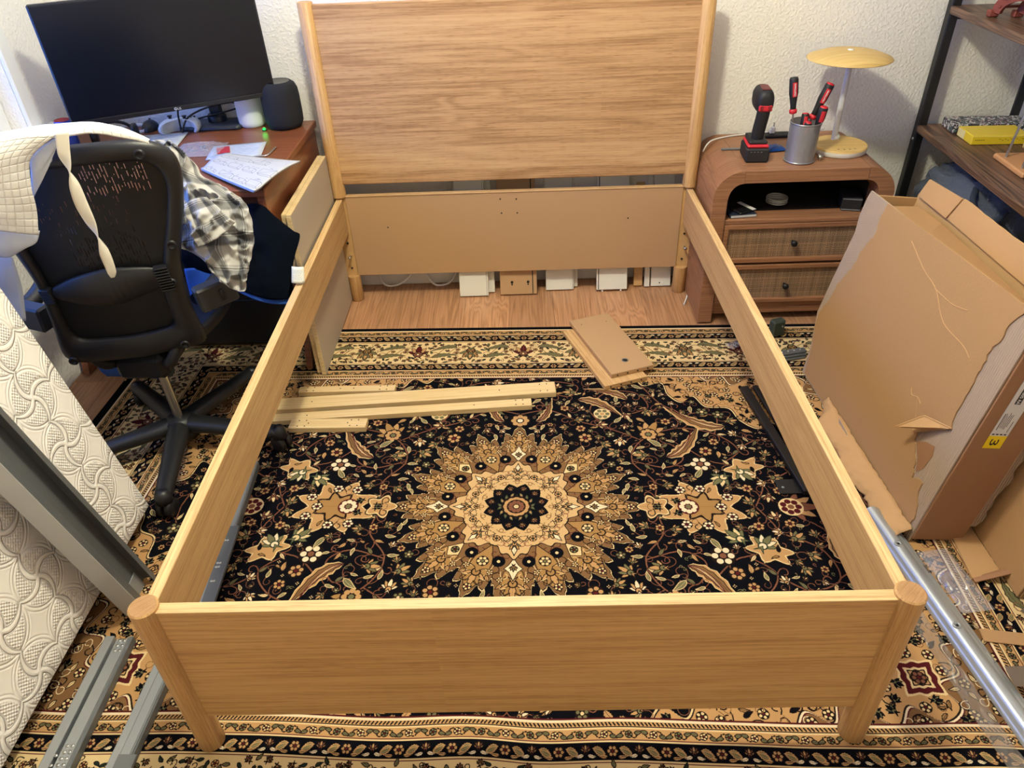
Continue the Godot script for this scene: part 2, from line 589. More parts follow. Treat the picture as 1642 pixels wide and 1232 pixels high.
func rosette(at: Vector2, r: float, n: int, petal: Color, line: Color, core: Color, a0 := 0.0) -> void:
	disc(at, r * 1.04, line)
	for k in n:
		var a := a0 + TAU * k / n
		disc(at + Vector2(cos(a), sin(a)) * r * 0.66, r * 0.36, line)
	for k in n:
		var a := a0 + TAU * k / n
		disc(at + Vector2(cos(a), sin(a)) * r * 0.64, maxf(0.0012, r * 0.27), petal)
	disc(at, r * 0.38, line)
	disc(at, r * 0.27, core)

func lily(at: Vector2, ang: float, s: float, c1: Color, c2: Color, line: Color) -> void:
	# a palmette in profile: fan of pointed petals on a cup
	for k in [-2, 2, -1, 1, 0]:
		var a: float = ang + k * 0.55
		var L := s * (1.0 - 0.12 * absi(k))
		var p := tf([Vector2(0, -0.05), Vector2(0.45, -0.2), Vector2(0.8, -0.12), Vector2(1, 0), Vector2(0.8, 0.12), Vector2(0.45, 0.2), Vector2(0, 0.05)], at, a, L)
		outlined(p, c1 if k % 2 == 0 else c2, line, 0.0018)
	disc(at, s * 0.28, line)
	disc(at, s * 0.2, c2)
	var b := tf([Vector2(0, 0), Vector2(-0.5, 0.28), Vector2(-0.25, 0), Vector2(-0.5, -0.28)], at, ang, s)
	outlined(b, c1, line, 0.0015)

func leaf(at: Vector2, ang: float, L: float, w: float, bend: float, c: Color, line: Color, teeth := 0) -> void:
	var up := []; var dn := []; var mid := []
	var n := 12
	for i in n + 1:
		var t := float(i) / n
		var q := Vector2(t, bend * t * t)
		var nn := Vector2(-2 * bend * t, 1).normalized()
		var ww := w * sin(PI * pow(t, 0.75)) 
		if teeth > 0 and i % 2 == 1: ww *= 1.35
		up.append(q + nn * ww); dn.append(q - nn * ww * 0.8); mid.append(q)
	dn.reverse()
	var p := tf(up + dn, at, ang, L)
	outlined(p, c, line, 0.002)
	stroke(Array(tf(mid.slice(1, n - 1), at, ang, L)), 0.0014, line)

func curl(at: Vector2, ang: float, s: float, c: Color, w: float, flip := false, turns := 1.4) -> void:
	var p := []
	for i in 22:
		var t := i / 21.0
		var a := t * TAU * turns * 0.5
		p.append(Vector2(t * 0.35 + sin(a) * 0.5 * (1 - t * 0.5), (1 - cos(a)) * 0.35 * (1 - t * 0.35)))
	stroke(Array(tf(p, at, ang, s, flip)), w, c)

func blossom(at: Vector2, ang: float, s: float, kind: int) -> void:
	match kind % 7:
		0: rosette(at, s * 0.5, 6, K_TAN, K_DARK, K_WINE, ang)
		1: lily(at, ang, s * 0.8, K_TAN, K_OLIVE, K_DARK)
		2: lily(at, ang, s * 0.75, K_PALE, K_TAN, K_DARK)
		3: leaf(at, ang, s, 0.2, 0.3, K_OLIVE, K_CREAM)
		4: rosette(at, s * 0.45, 5, K_OLIVE, K_DARK, K_CREAM, ang)
		5: leaf(at, ang, s * 0.9, 0.22, -0.35, K_TAN, K_DARK, 1)
		6: lily(at, ang, s * 0.65, K_CREAM, K_ROSE, K_DARK)

func lobed(pts: Array, n := 6) -> PackedVector2Array:
	return PackedVector2Array(spline(pts, n, true))

# an arabesque cartouche: a body with hooked bays round its rim
func cartouche(at: Vector2, ang: float, a: float, b: float, bays: int, fill: Color, rim: Color, line: Color) -> void:
	for pass_ in 3:
		var g := [0.004, 0.0, -0.005][pass_] as float
		var col := [line, rim, fill][pass_] as Color
		var p := PackedVector2Array()
		var n := bays * 14
		for i in n:
			var t := TAU * i / n
			var ph := fmod(float(i) / 14.0, 1.0)
			var dn := minf(ph, 1.0 - ph)
			var k := 0.98 - 0.36 * exp(-pow(dn / 0.15, 2.0)) + 0.07 * exp(-pow((ph - 0.5) / 0.12, 2.0))
			var tw := 0.22 * sin(TAU * ph) / maxf(1.0, bays / 6.0)
			p.append(Vector2(cos(t + tw) * (a * k + g), sin(t + tw) * (b * k + g)))
		fpoly(tf(Array(p), at, ang, 1.0), col)

func star_ring(r_of: Callable, n: int) -> PackedVector2Array:
	var p := PackedVector2Array()
	for i in n:
		var t := TAU * i / n
		var r: float = r_of.call(t)
		p.append(Vector2(cos(t), sin(t)) * r)
	return p

func is_field(q: Vector2, c: Color) -> bool:
	var x := int(q.x * RS); var y := int(q.y * RS)
	if x < 0 or y < 0 or x >= ri.get_width() or y >= ri.get_height(): return true
	var p := ri.get_pixel(x, y)
	return absf(p.r - c.r) + absf(p.g - c.g) + absf(p.b - c.b) < 0.03

func clear_at(q: Vector2, r: float, c: Color) -> bool:
	if not is_field(q, c): return false
	for k in 8:
		var a := TAU * k / 8
		if not is_field(q + Vector2(cos(a), sin(a)) * r, c): return false
	return true

func paint_rug() -> Image:
	var rg := RandomNumberGenerator.new()
	rg.seed = 4242
	ri = Image.create(1510, 1010, false, Image.FORMAT_RGB8)
	ri.fill(K_BLACK)
	# ---- vines over the dark field
	var vines := [
		[Vector2(0.40, 0.0), Vector2(0.42, 0.10), Vector2(0.36, 0.20), Vector2(0.40, 0.30), Vector2(0.52, 0.36), Vector2(0.64, 0.33), Vector2(0.70, 0.25), Vector2(0.64, 0.19)],
		[Vector2(0.40, 0.30), Vector2(0.30, 0.36), Vector2(0.20, 0.40), Vector2(0.10, 0.46), Vector2(0.0, 0.44)],
		[Vector2(0.30, 0.36), Vector2(0.24, 0.46), Vector2(0.30, 0.56), Vector2(0.40, 0.56), Vector2(0.44, 0.48), Vector2(0.38, 0.44)],
		[Vector2(0.0, 0.52), Vector2(0.09, 0.56), Vector2(0.17, 0.54), Vector2(0.20, 0.60), Vector2(0.12, 0.63), Vector2(0.0, 0.62)],
		[Vector2(0.70, 0.0), Vector2(0.74, 0.10), Vector2(0.68, 0.17), Vector2(0.60, 0.20), Vector2(0.54, 0.26)],
		[Vector2(0.74, 0.10), Vector2(0.84, 0.16), Vector2(0.86, 0.26), Vector2(0.78, 0.30), Vector2(0.72, 0.27)],
		[Vector2(0.84, 0.06), Vector2(0.92, 0.12), Vector2(1.00, 0.08), Vector2(1.02, 0.0)],
		[Vector2(0.52, 0.36), Vector2(0.54, 0.44), Vector2(0.48, 0.50), Vector2(0.42, 0.62)],
		[Vector2(0.36, 0.20), Vector2(0.46, 0.17), Vector2(0.52, 0.21), Vector2(0.49, 0.28), Vector2(0.44, 0.27)],
		[Vector2(0.64, 0.33), Vector2(0.66, 0.42), Vector2(0.58, 0.44), Vector2(0.56, 0.39)],
		[Vector2(0.10, 0.46), Vector2(0.06, 0.52), Vector2(0.0, 0.55)],
		[Vector2(0.86, 0.26), Vector2(0.93, 0.20), Vector2(0.90, 0.13), Vector2(0.84, 0.16)],
	]
	for v in vines:
		var p := spline(v, 14)
		stroke(p, 0.0042, K_ROSE)
		for i in range(6, p.size() - 4, 13):
			var d: Vector2 = (p[i + 1] - p[i]).normalized()
			var sd := 1.0 if (i / 13) % 2 == 0 else -1.0
			curl(p[i], d.angle() + sd * 0.4, 0.05, K_ROSE, 0.0028, sd < 0)
			leaf(p[i], d.angle() - sd * 0.9, 0.032, 0.2, 0.3 * sd, [K_OLIVE, K_TAN, K_CREAM][i % 3], K_DARK)
	# ---- spandrel at the corner
	var edge := [Vector2(0.30, 0.70), Vector2(0.345, 0.625), Vector2(0.40, 0.652), Vector2(0.435, 0.60), Vector2(0.50, 0.615), Vector2(0.515, 0.545), Vector2(0.555, 0.50), Vector2(0.60, 0.535), Vector2(0.635, 0.475), Vector2(0.71, 0.465), Vector2(0.735, 0.40), Vector2(0.785, 0.355), Vector2(0.84, 0.385), Vector2(0.865, 0.32), Vector2(0.92, 0.29), Vector2(0.915, 0.215), Vector2(0.975, 0.175), Vector2(1.03, 0.20), Vector2(1.045, 0.125), Vector2(1.10, 0.095), Vector2(1.12, 0.03), Vector2(1.2, -0.02)]
	var sp := spline(edge, 10)
	for ps in [[0.0, K_CREAM], [0.005, K_DARK], [0.008, K_TAN]]:
		var pp := PackedVector2Array()
		for q in sp: pp.append(q + Vector2(0.7, 0.7) * ps[0])
		pp.append(Vector2(1.25, 0.8)); pp.append(Vector2(0.25, 0.8))
		fpoly(pp, ps[1])
	# the brown zone in the far corner, with its hooked rim
	var inner := [Vector2(0.62, 0.72), Vector2(0.66, 0.63), Vector2(0.72, 0.655), Vector2(0.745, 0.60), Vector2(0.80, 0.63), Vector2(0.86, 0.66), Vector2(0.90, 0.615), Vector2(0.96, 0.655), Vector2(1.01, 0.62), Vector2(0.985, 0.56), Vector2(1.04, 0.53), Vector2(1.03, 0.46), Vector2(1.09, 0.44), Vector2(1.07, 0.36), Vector2(1.13, 0.33), Vector2(1.11, 0.25), Vector2(1.2, 0.2)]
	var sp2 := spline(inner, 10)
	for ps in [[-0.004, K_DARK], [0.0, K_PALE], [0.005, K_WINE], [0.008, K_BROWN]]:
		var pp := PackedVector2Array()
		for q in sp2: pp.append(q + Vector2(0.7, 0.7) * ps[0])
		pp.append(Vector2(1.25, 0.8)); pp.append(Vector2(0.6, 0.8))
		fpoly(pp, ps[1])
	# the wine-rimmed lozenge
	var loz := Vector2(0.947, 0.545)
	for ps in [[0.062, K_CREAM], [0.054, K_WINE], [0.036, K_CREAM], [0.028, K_DARK], [0.024, K_TAN]]:
		fpoly(tf(Array(star_ring(func(t): return 1.0 - 0.28 * pow(absf(sin(2 * t)), 0.8) + 0.05 * cos(8 * t), 64)), loz, 0.75, ps[0]), ps[1])
	rosette(loz, 0.017, 6, K_ROSE, K_DARK, K_WINE)
	# ---- medallion
	var lobes := func(t: float) -> float:
		var ph := fmod(t * 16.0 / TAU + 0.5 + 16.0, 1.0) - 0.5
		var a := absf(ph) * 2.0
		var base := 0.288 + 0.086 * exp(-pow(a / 0.40, 2.0)) + 0.046 * exp(-pow((a - 0.66) / 0.17, 2.0))
		base += 0.005 * cos(a * PI * 8.0)
		if int(round(t * 16.0 / TAU)) % 2 == 1: base -= 0.020
		return base
	fpoly(star_ring(func(t): return lobes.call(t) + 0.006, 640), K_DARK)
	fpoly(star_ring(func(t): return lobes.call(t) + 0.004, 640), K_CREAM)
	fpoly(star_ring(func(t): return lobes.call(t), 640), K_DARK)
	fpoly(star_ring(func(t): return lobes.call(t) - 0.003, 640), K_BROWN)
	for k in 16:
		var t := TAU * k / 16
		var d := Vector2(cos(t), sin(t)); var n := Vector2(-d.y, d.x)
		var rr := 0.0 if k % 2 == 0 else -0.02
		outlined(tf([Vector2(0.10, 0), Vector2(0.03, -0.045), Vector2(-0.03, -0.03), Vector2(-0.05, 0), Vector2(-0.03, 0.03), Vector2(0.03, 0.045)], d * (0.27 + rr), t, 0.85), K_GOLD, K_DARK, 0.0016)
		lily(d * (0.285 + rr), t, 0.05, K_TAN, K_GOLD, K_DARK)
		rosette(d * (0.338 + rr), 0.012, 5, K_CREAM, K_DARK, K_WINE)
		for s in [-1, 1]:
			curl(d * (0.262 + rr) + n * s * 0.02, t + s * 0.9, 0.055, K_DARK, 0.0018, s < 0)
			curl(d * (0.30 + rr) + n * s * 0.018, t + s * 1.2, 0.035, K_CREAM, 0.0016, s < 0)
			curl(d * (0.315 + rr) + n * s * 0.006, t + s * 0.8, 0.04, K_DARK, 0.0018, s < 0)
			leaf(d * (0.285 + rr) + n * s * 0.030, t + s * 0.5, 0.024, 0.24, 0.3 * s, K_TAN, K_DARK)
			curl(d * (0.245 + rr) + n * s * 0.034, t + s * 0.2, 0.04, K_CREAM, 0.0015, s > 0)
			rosette(d * (0.272 + rr) + n * s * 0.036, 0.009, 5, K_CREAM, K_DARK, K_TAN)
	# ring of shields, lozenges and small dark flowers
	for k in 16:
		var t := TAU * k / 16
		var d := Vector2(cos(t), sin(t))
		if k % 4 == 0:
			outlined(tf([Vector2(0.042, 0), Vector2(0.012, 0.012), Vector2(0, 0.026), Vector2(-0.012, 0.014), Vector2(-0.036, 0), Vector2(-0.012, -0.014), Vector2(0, -0.026), Vector2(0.012, -0.012)], d * 0.234, t, 1.0), K_PALE, K_DARK, 0.002)
			lily(d * 0.226, t, 0.018, K_OLIVE, K_TAN, K_DARK)
		elif k % 2 == 0:
			outlined(tf([Vector2(0.03, 0), Vector2(0.008, 0.02), Vector2(-0.03, 0), Vector2(0.008, -0.02)], d * 0.232, t, 1.1), K_CREAM, K_DARK, 0.002)
			rosette(d * 0.234, 0.012, 5, K_OLIVE, K_DARK, K_WINE)
		else:
			outlined(tf([Vector2(-0.055, 0), Vector2(0.0, 0.027), Vector2(0.028, 0.03), Vector2(0.034, 0.012), Vector2(0.05, 0), Vector2(0.034, -0.012), Vector2(0.028, -0.03), Vector2(0.0, -0.027)], d * 0.215, t, 1.0), K_GOLD, K_DARK, 0.0022)
			rosette(d * 0.224, 0.017, 6, K_CREAM, K_DARK, K_OLIVE)
		var t2 := t + TAU / 32
		rosette(Vector2(cos(t2), sin(t2)) * 0.213, 0.018, 5, K_BLACK, K_BLACK, K_CREAM, t2)
		for s in [-1, 1]: curl(Vector2(cos(t2), sin(t2)) * 0.185, t2 + s * 0.5, 0.04, K_WINE, 0.0016, s < 0)
	# cream star with dense scrolls
	var cream := func(t: float) -> float:
		var ph := absf(fmod(t * 8.0 / TAU + 0.5 + 8.0, 1.0) - 0.5) * 2.0
		return 0.195 - 0.042 * pow(ph, 1.2) + 0.006 * cos(ph * PI * 4)
	fpoly(star_ring(func(t): return cream.call(t) + 0.004, 320), K_DARK)
	fpoly(star_ring(func(t): return cream.call(t), 320), Color(0.765, 0.63, 0.44))
	for k in 16:
		var t := TAU * k / 16
		var d := Vector2(cos(t), sin(t)); var n := Vector2(-d.y, d.x)
		if k % 2 == 0:
			lily(d * 0.145, t, 0.028, K_OLIVE, K_TAN, K_DARK)
			outlined(tf([Vector2(0.02, 0), Vector2(0, 0.008), Vector2(-0.015, 0), Vector2(0, -0.008)], d * 0.168, t, 1.0), K_PALE, K_DARK, 0.0015)
			rosette(d * 0.118, 0.009, 5, K_TAN, K_DARK, K_GREEN)
		else:
			rosette(d * 0.135, 0.011, 6, K_TAN, K_DARK, K_GREEN)
		for s in [-1, 1]:
			curl(d * 0.12 + n * s * 0.01, t + s * 0.5, 0.045, K_DARK, 0.0016, s < 0)
			curl(d * 0.155 + n * s * 0.012, t + s * 1.4, 0.032, K_ROSE, 0.0015, s < 0)
			curl(d * 0.105 + n * s * 0.014, t - s * 0.9, 0.03, K_BROWN, 0.0015, s > 0)
	var bl := func(t: float) -> float:
		var ph := absf(fmod(t * 12.0 / TAU + 12.0, 1.0) - 0.5) * 2.0
		return 0.080 + 0.019 * pow(1.0 - ph, 0.9)
	fpoly(star_ring(bl, 240), K_BLACK)
	for k in 12:
		var t := TAU * (k + 0.5) / 12
		lily(Vector2(cos(t), sin(t)) * 0.072, t, 0.017, K_ROSE, K_TAN, K_DARK)
	for k in 16:
		var t := TAU * k / 16
		leaf(Vector2(cos(t), sin(t)) * 0.042, t + 0.5, 0.018, 0.25, 0.3, [K_OLIVE, K_TAN][k % 2], K_GREEN)
	rosette(Vector2.ZERO, 0.043, 12, K_TAN, K_DARK, K_GREEN)
	rosette(Vector2.ZERO, 0.027, 10, K_ROSE, K_DARK, K_CREAM)
	# ---- cartouches and large blossoms on the dark field
	cartouche(Vector2(0.545, 0), 0, 0.135, 0.115, 8, K_TAN, K_CREAM, K_DARK)
	cartouche(Vector2(0.405, 0), 0, 0.05, 0.05, 5, K_TAN, K_CREAM, K_DARK)
	cartouche(Vector2(0.545, 0.0), 0, 0.065, 0.062, 7, K_GOLD, K_DARK, K_DARK)
	rosette(Vector2(0.505, 0), 0.03, 8, K_PALE, K_WINE, K_OLIVE)
	for q in [Vector2(0.60, 0.0), Vector2(0.55, 0.075), Vector2(0.49, 0.07), Vector2(0.625, 0.04)]: rosette(q, 0.016, 6, K_PALE, K_DARK, K_WINE)
	cartouche(Vector2(0.70, 0.165), 0.5, 0.072, 0.05, 6, K_TAN, K_CREAM, K_DARK)
	lily(Vector2(0.685, 0.15), -0.9, 0.05, K_OLIVE, K_PALE, K_GREEN)
	lily(Vector2(0.63, 0.125), -2.4, 0.05, K_OLIVE, K_CREAM, K_GREEN)
	lily(Vector2(0.80, 0.0), 0.0, 0.085, K_ROSE, K_TAN, K_DARK)
	rosette(Vector2(0.80, 0.0), 0.034, 7, K_WINE, K_CREAM, K_ROSE)
	lily(Vector2(0.425, 0.33), 1.1, 0.075, K_GOLD, K_TAN, K_DARK)
	rosette(Vector2(0.425, 0.33), 0.03, 8, K_TAN, K_DARK, K_OLIVE)
	rosette(Vector2(0.0, 0.405), 0.034, 8, K_TAN, K_DARK, K_PALE)
	rosette(Vector2(0.57, 0.185), 0.034, 6, K_PALE, K_DARK, K_ROSE)
	rosette(Vector2(0.28, 0.44), 0.028, 6, K_OLIVE, K_CREAM, K_TAN)
	# saz leaves, long and feathered
	for s in [[Vector2(0.47, 0.22), 0.15, 0.15, 0.95], [Vector2(0.68, 0.37), 3.3, 0.17, -0.8], [Vector2(0.055, 0.40), 0.4, 0.10, 1.0], [Vector2(0.20, 0.52), 0.1, 0.14, -0.8], [Vector2(0.90, 0.21), 4.0, 0.13, 0.9], [Vector2(0.37, 0.52), 2.0, 0.12, 0.9]]:
		leaf(s[0], s[1], s[2], 0.135, s[3], K_TAN, K_CREAM, 1)
		leaf(s[0], s[1], s[2] * 0.95, 0.085, s[3], K_BROWN, K_DARK, 1)
		leaf(s[0], s[1] + 0.02, s[2] * 0.8, 0.035, s[3], K_CREAM, K_WINE)
	# fill the dark field with sprays
	var kept := []
	for i in 7000:
		var q := Vector2(rg.randf() * 1.14, rg.randf() * 0.66)
		var r := rg.randf_range(0.017, 0.032) if i < 2500 else rg.randf_range(0.012, 0.02)
		if not clear_at(q, r, K_BLACK): continue
		if q.x < 0.012 or q.y < 0.012: continue
		var ang := rg.randf() * TAU
		if rg.randf() < 0.7: curl(q, ang + PI, r * 2.2, K_ROSE, 0.0022, rg.randf() < 0.5)
		blossom(q, ang, r * 1.6, [1, 2, 3, 5, 6, 1, 3, 0, 4][rg.randi_range(0, 8)])
		kept.append(q)
	for i in 1500:
		var q := Vector2(rg.randf() * 1.14, rg.randf() * 0.66)
		if not clear_at(q, 0.0085, K_BLACK): continue
		var t := rg.randi_range(0, 3)
		if t == 0: rosette(q, 0.006, 4, K_CREAM, K_BLACK, K_ROSE)
		elif t == 1: leaf(q, rg.randf() * TAU, 0.014, 0.22, 0.3, K_TAN, K_BLACK)
		else: curl(q, rg.randf() * TAU, 0.016, [K_ROSE, K_OLIVE][t % 2], 0.002)
	# scrolls over tan and brown grounds
	for i in 9000:
		var q := Vector2(rg.randf() * 1.15, rg.randf() * 0.66)
		var ground := Color.BLACK
		for c in [K_TAN, K_BROWN]:
			if clear_at(q, 0.012, c): ground = c
		if ground == Color.BLACK or q.length() < 0.4: continue
		var ang := rg.randf() * TAU
		match rg.randi_range(0, 5):
			0: rosette(q, 0.013, 5, K_CREAM, K_DARK, K_WINE)
			1: lily(q, ang, 0.02, K_BLACK, K_OLIVE, K_BLACK)
			2: leaf(q, ang, 0.026, 0.24, 0.3, K_BLACK if ground == K_TAN else K_CREAM, K_DARK)
			3: leaf(q, ang, 0.024, 0.2, -0.3, K_GOLD, K_DARK)
			_:
				curl(q, ang, 0.042, K_DARK, 0.0026, rg.randf() < 0.5, 1.6)
				curl(q + Vector2(0.004, 0.004), ang + 2.0, 0.036, K_BROWN if ground == K_TAN else K_PALE, 0.0024, rg.randf() < 0.5, 1.6)
	border()
	return ri

# (t along, s across from the field edge) -> texture point, on the long side or the short side
func bq(t: float, s: float, side: int) -> Vector2:
	return Vector2(t, 0.655 + s) if side == 0 else Vector2(1.145 + s, t)

func border() -> void:
	# bands: [from, to, colour] measured outward from the field
	var bands := [[0.0, 0.004, K_WINE], [0.004, 0.010, K_PALE], [0.010, 0.021, K_TAN], [0.021, 0.0235, K_BLACK], [0.0235, 0.027, K_CREAM], [0.027, 0.051, K_TAN], [0.051, 0.053, K_WINE], [0.053, 0.057, K_CREAM], [0.057, 0.096, K_BLACK], [0.096, 0.100, K_CREAM], [0.100, 0.102, K_WINE], [0.102, 0.247, K_CREAM], [0.247, 0.250, K_WINE], [0.250, 0.254, K_CREAM], [0.254, 0.295, K_BLACK], [0.295, 0.299, K_CREAM], [0.299, 0.301, K_WINE], [0.301, 0.330, K_TAN], [0.330, 0.336, K_PALE], [0.336, 0.36, K_BLACK]]
	for b in bands:
		ri.fill_rect(Rect2i(0, int((0.655 + b[0]) * RS), 1510, int(ceil((b[1] - b[0]) * RS))), b[2])
	for b in bands:
		var x := int((1.145 + b[0]) * RS)
		var ht := int((0.655 + b[1]) * RS)
		ri.fill_rect(Rect2i(x, 0, int(ceil((b[1] - b[0]) * RS)), ht), b[2])
	for side in 2:
		var len0: float = 1.145 if side == 0 else 0.655
		# rope line
		var t := 0.0
		while t < len0 + 0.012:
			stroke([bq(t, 0.012, side), bq(t + 0.005, 0.020, side)], 0.0034, K_BLACK)
			t += 0.0088
		# narrow meander bands
		for s0 in [[0.028, 0.050], [0.302, 0.329]]:
			var n := int((len0 + s0[0]) / 0.054)
			var mid: float = (s0[0] + s0[1]) / 2
			for i in n + 1:
				var c: float = i * 0.054
				var d := 1.0 if i % 2 == 0 else -1.0
				var dirv := bq(1, 0, side) - bq(0, 0, side)
				var a0 := dirv.angle()
				stroke(spline([bq(c - 0.027, mid - 0.008 * d, side), bq(c - 0.012, mid + 0.007 * d, side), bq(c, mid, side), bq(c + 0.012, mid - 0.007 * d, side), bq(c + 0.027, mid + 0.008 * d, side)], 5), 0.0028, K_DARK)
				rosette(bq(c, mid, side), 0.0085, 5, [K_CREAM, K_OLIVE][i % 2], K_DARK, K_WINE)
				for e in [-1, 1]: leaf(bq(c + e * 0.012, mid + e * d * 0.003, side), a0 + (0.0 if e > 0 else PI), 0.017, 0.3, 0.3 * d, K_OLIVE, K_DARK)
		# black bands with flowers and serrated leaves
		for s0 in [[0.057, 0.096], [0.254, 0.295]]:
			var n := int((len0 + s0[0]) / 0.058)
			var mid: float = (s0[0] + s0[1]) / 2
			var out := (bq(0, 1, side) - bq(0, 0, side)).angle()
			for i in n + 1:
				var c: float = i * 0.058
				var a0 := (bq(1, 0, side) - bq(0, 0, side)).angle()
				if i % 2 == 0:
					rosette(bq(c, mid, side), 0.0125, 6, K_TAN, K_DARK, K_WINE)
					for e in [-1, 1]: leaf(bq(c + e * 0.010, mid + 0.012, side), a0 + (0.2 if e > 0 else PI - 0.2), 0.024, 0.22, -0.4 * e, K_TAN, K_BLACK)
				else:
					lily(bq(c, mid, side), out + PI, 0.017, K_TAN, K_ROSE, K_DARK)
					for e in [-1, 1]: leaf(bq(c + e * 0.004, mid + 0.006, side), a0 + (0.7 if e > 0 else PI - 0.7), 0.02, 0.26, -0.5 * e, K_PALE, K_BLACK)
				for e in [-1, 1]: leaf(bq(c + e * 0.018, mid - 0.008 * e, side), a0 + (0.35 if e > 0 else PI + 0.35), 0.027, 0.2, 0.2, K_OLIVE, K_TAN, 1)
		# the broad cream border: palmettes, curling leaves, small sprays
		var out2 := (bq(0, 1, side) - bq(0, 0, side)).angle()
		var a1 := (bq(1, 0, side) - bq(0, 0, side)).angle()
		var per := 0.205
		var cnt := int((len0 + 0.10) / per)
		for i in cnt + 1:
			var c := i * per
			var m := 0.1745
			stroke(spline([bq(c - per / 2, m + 0.03, side), bq(c - per / 4, m - 0.035, side), bq(c, m + 0.0, side), bq(c + per / 4, m + 0.035, side), bq(c + per / 2, m - 0.03, side)], 10), 0.0026, K_BROWN)
			if i % 2 == 0:
				lily(bq(c, m - 0.012, side), out2, 0.062, K_WINE, K_TAN, K_DARK)
				rosette(bq(c, m - 0.012, side), 0.019, 7, K_ROSE, K_DARK, K_CREAM)
			else:
				lily(bq(c, m + 0.014, side), out2 + PI, 0.066, K_OLIVE, K_GOLD, K_DARK)
				lily(bq(c, m - 0.004, side), out2 + PI, 0.04, K_TAN, K_OLIVE, K_DARK)
			for e in [-1, 1]:
				leaf(bq(c + e * per * 0.28, m + 0.035 * e, side), a1 + (0.5 if e > 0 else PI - 0.9), 0.075, 0.15, -0.9 * e, K_OLIVE, K_DARK, 1)
				curl(bq(c + e * per * 0.22, m - 0.03, side), a1 + (0.4 if e > 0 else PI), 0.06, K_BROWN, 0.003, e < 0)
		var rg := RandomNumberGenerator.new()
		rg.seed = 99 + side
		for i in 4200:
			var tt := rg.randf() * (len0 + 0.16)
			var ss := rg.randf_range(0.110, 0.242)
			if tt > len0 + ss: continue
			var q := bq(tt, ss, side)
			if not clear_at(q, 0.0085, K_CREAM): continue
			var ang := rg.randf() * TAU
			match rg.randi_range(0, 4):
				0: rosette(q, 0.0085, 5, K_TAN, K_DARK, K_WINE)
				1: leaf(q, ang, 0.019, 0.25, 0.3, K_OLIVE, K_DARK)
				2: leaf(q, ang, 0.017, 0.25, -0.3, K_GREEN, K_BLACK)
				3: curl(q, ang, 0.024, K_DARK, 0.0022)
				4: lily(q, ang, 0.013, K_ROSE, K_TAN, K_DARK)

func rug() -> void:
	var m := mat(Color.WHITE, 0.95, 0.0, 0.15)
	m.albedo_texture = tex(paint_rug())
	M.rug = m
	var r := thing("patterned_rug", "large black, tan and cream floral rug with a star medallion, under the bed frame", "rug", Vector3(-0.027, 0, 1.299), -1.8)
	var st := mb(true)
	var NX := 120; var NZ := 80
	var hw := 1.51; var hd := 1.01
	var hgt := func(x: float, z: float) -> float:
		var w := smoothstep(0.55, 0.75, z) * (0.0014 * sin(x * 23.0 + sin(x * 9.0)) * sin(z * 14.0 + x * 2.0) + 0.0012 * sin(x * 11.0 + 2.0 * z))
		return 0.0085 + w
	var wob := func(x: float, z: float) -> float: return smoothstep(0.5, 0.7, z) * 0.004 * sin(x * 12.0 + 1.3 * sin(x * 5.0))
	sheet(st, NX, NZ, func(u, v):
		var x: float = (u * 2 - 1) * hw
		var z: float = (1 - v * 2) * hd
		return Vector3(x, hgt.call(x, z), z + wob.call(x, z)), 0.0)
	# lay the quarter's weave over it, mirrored
	st.index()
	var arr := st.commit_to_arrays()
	var vs: PackedVector3Array = arr[Mesh.ARRAY_VERTEX]
	var uv := PackedVector2Array()
	for p in vs:
		var pz: float = p.z - wob.call(p.x, p.z)
		uv.append(Vector2(absf(p.x) / hw, absf(pz) / hd))
	arr[Mesh.ARRAY_TEX_UV] = uv
	var am := ArrayMesh.new()
	am.add_surface_from_arrays(Mesh.PRIMITIVE_TRIANGLES, arr)
	var s2 := SurfaceTool.new()
	s2.create_from(am, 0)
	s2.generate_normals()
	obj("pile", s2.commit(), m, r)
	var sb := mb()
	for e in [[Vector3(0, 0.0042, -hd), Vector3(2 * hw, 0.0076, 0.008)], [Vector3(0, 0.0042, hd + 0.003), Vector3(2 * hw, 0.0076, 0.008)], [Vector3(-hw, 0.0042, 0), Vector3(0.008, 0.0076, 2 * hd)], [Vector3(hw, 0.0042, 0), Vector3(0.008, 0.0076, 2 * hd)]]:
		box(sb, e[0], e[1], 0.002)
	obj("binding", sb, mat(rgb8(18, 18, 22), 0.9), r)

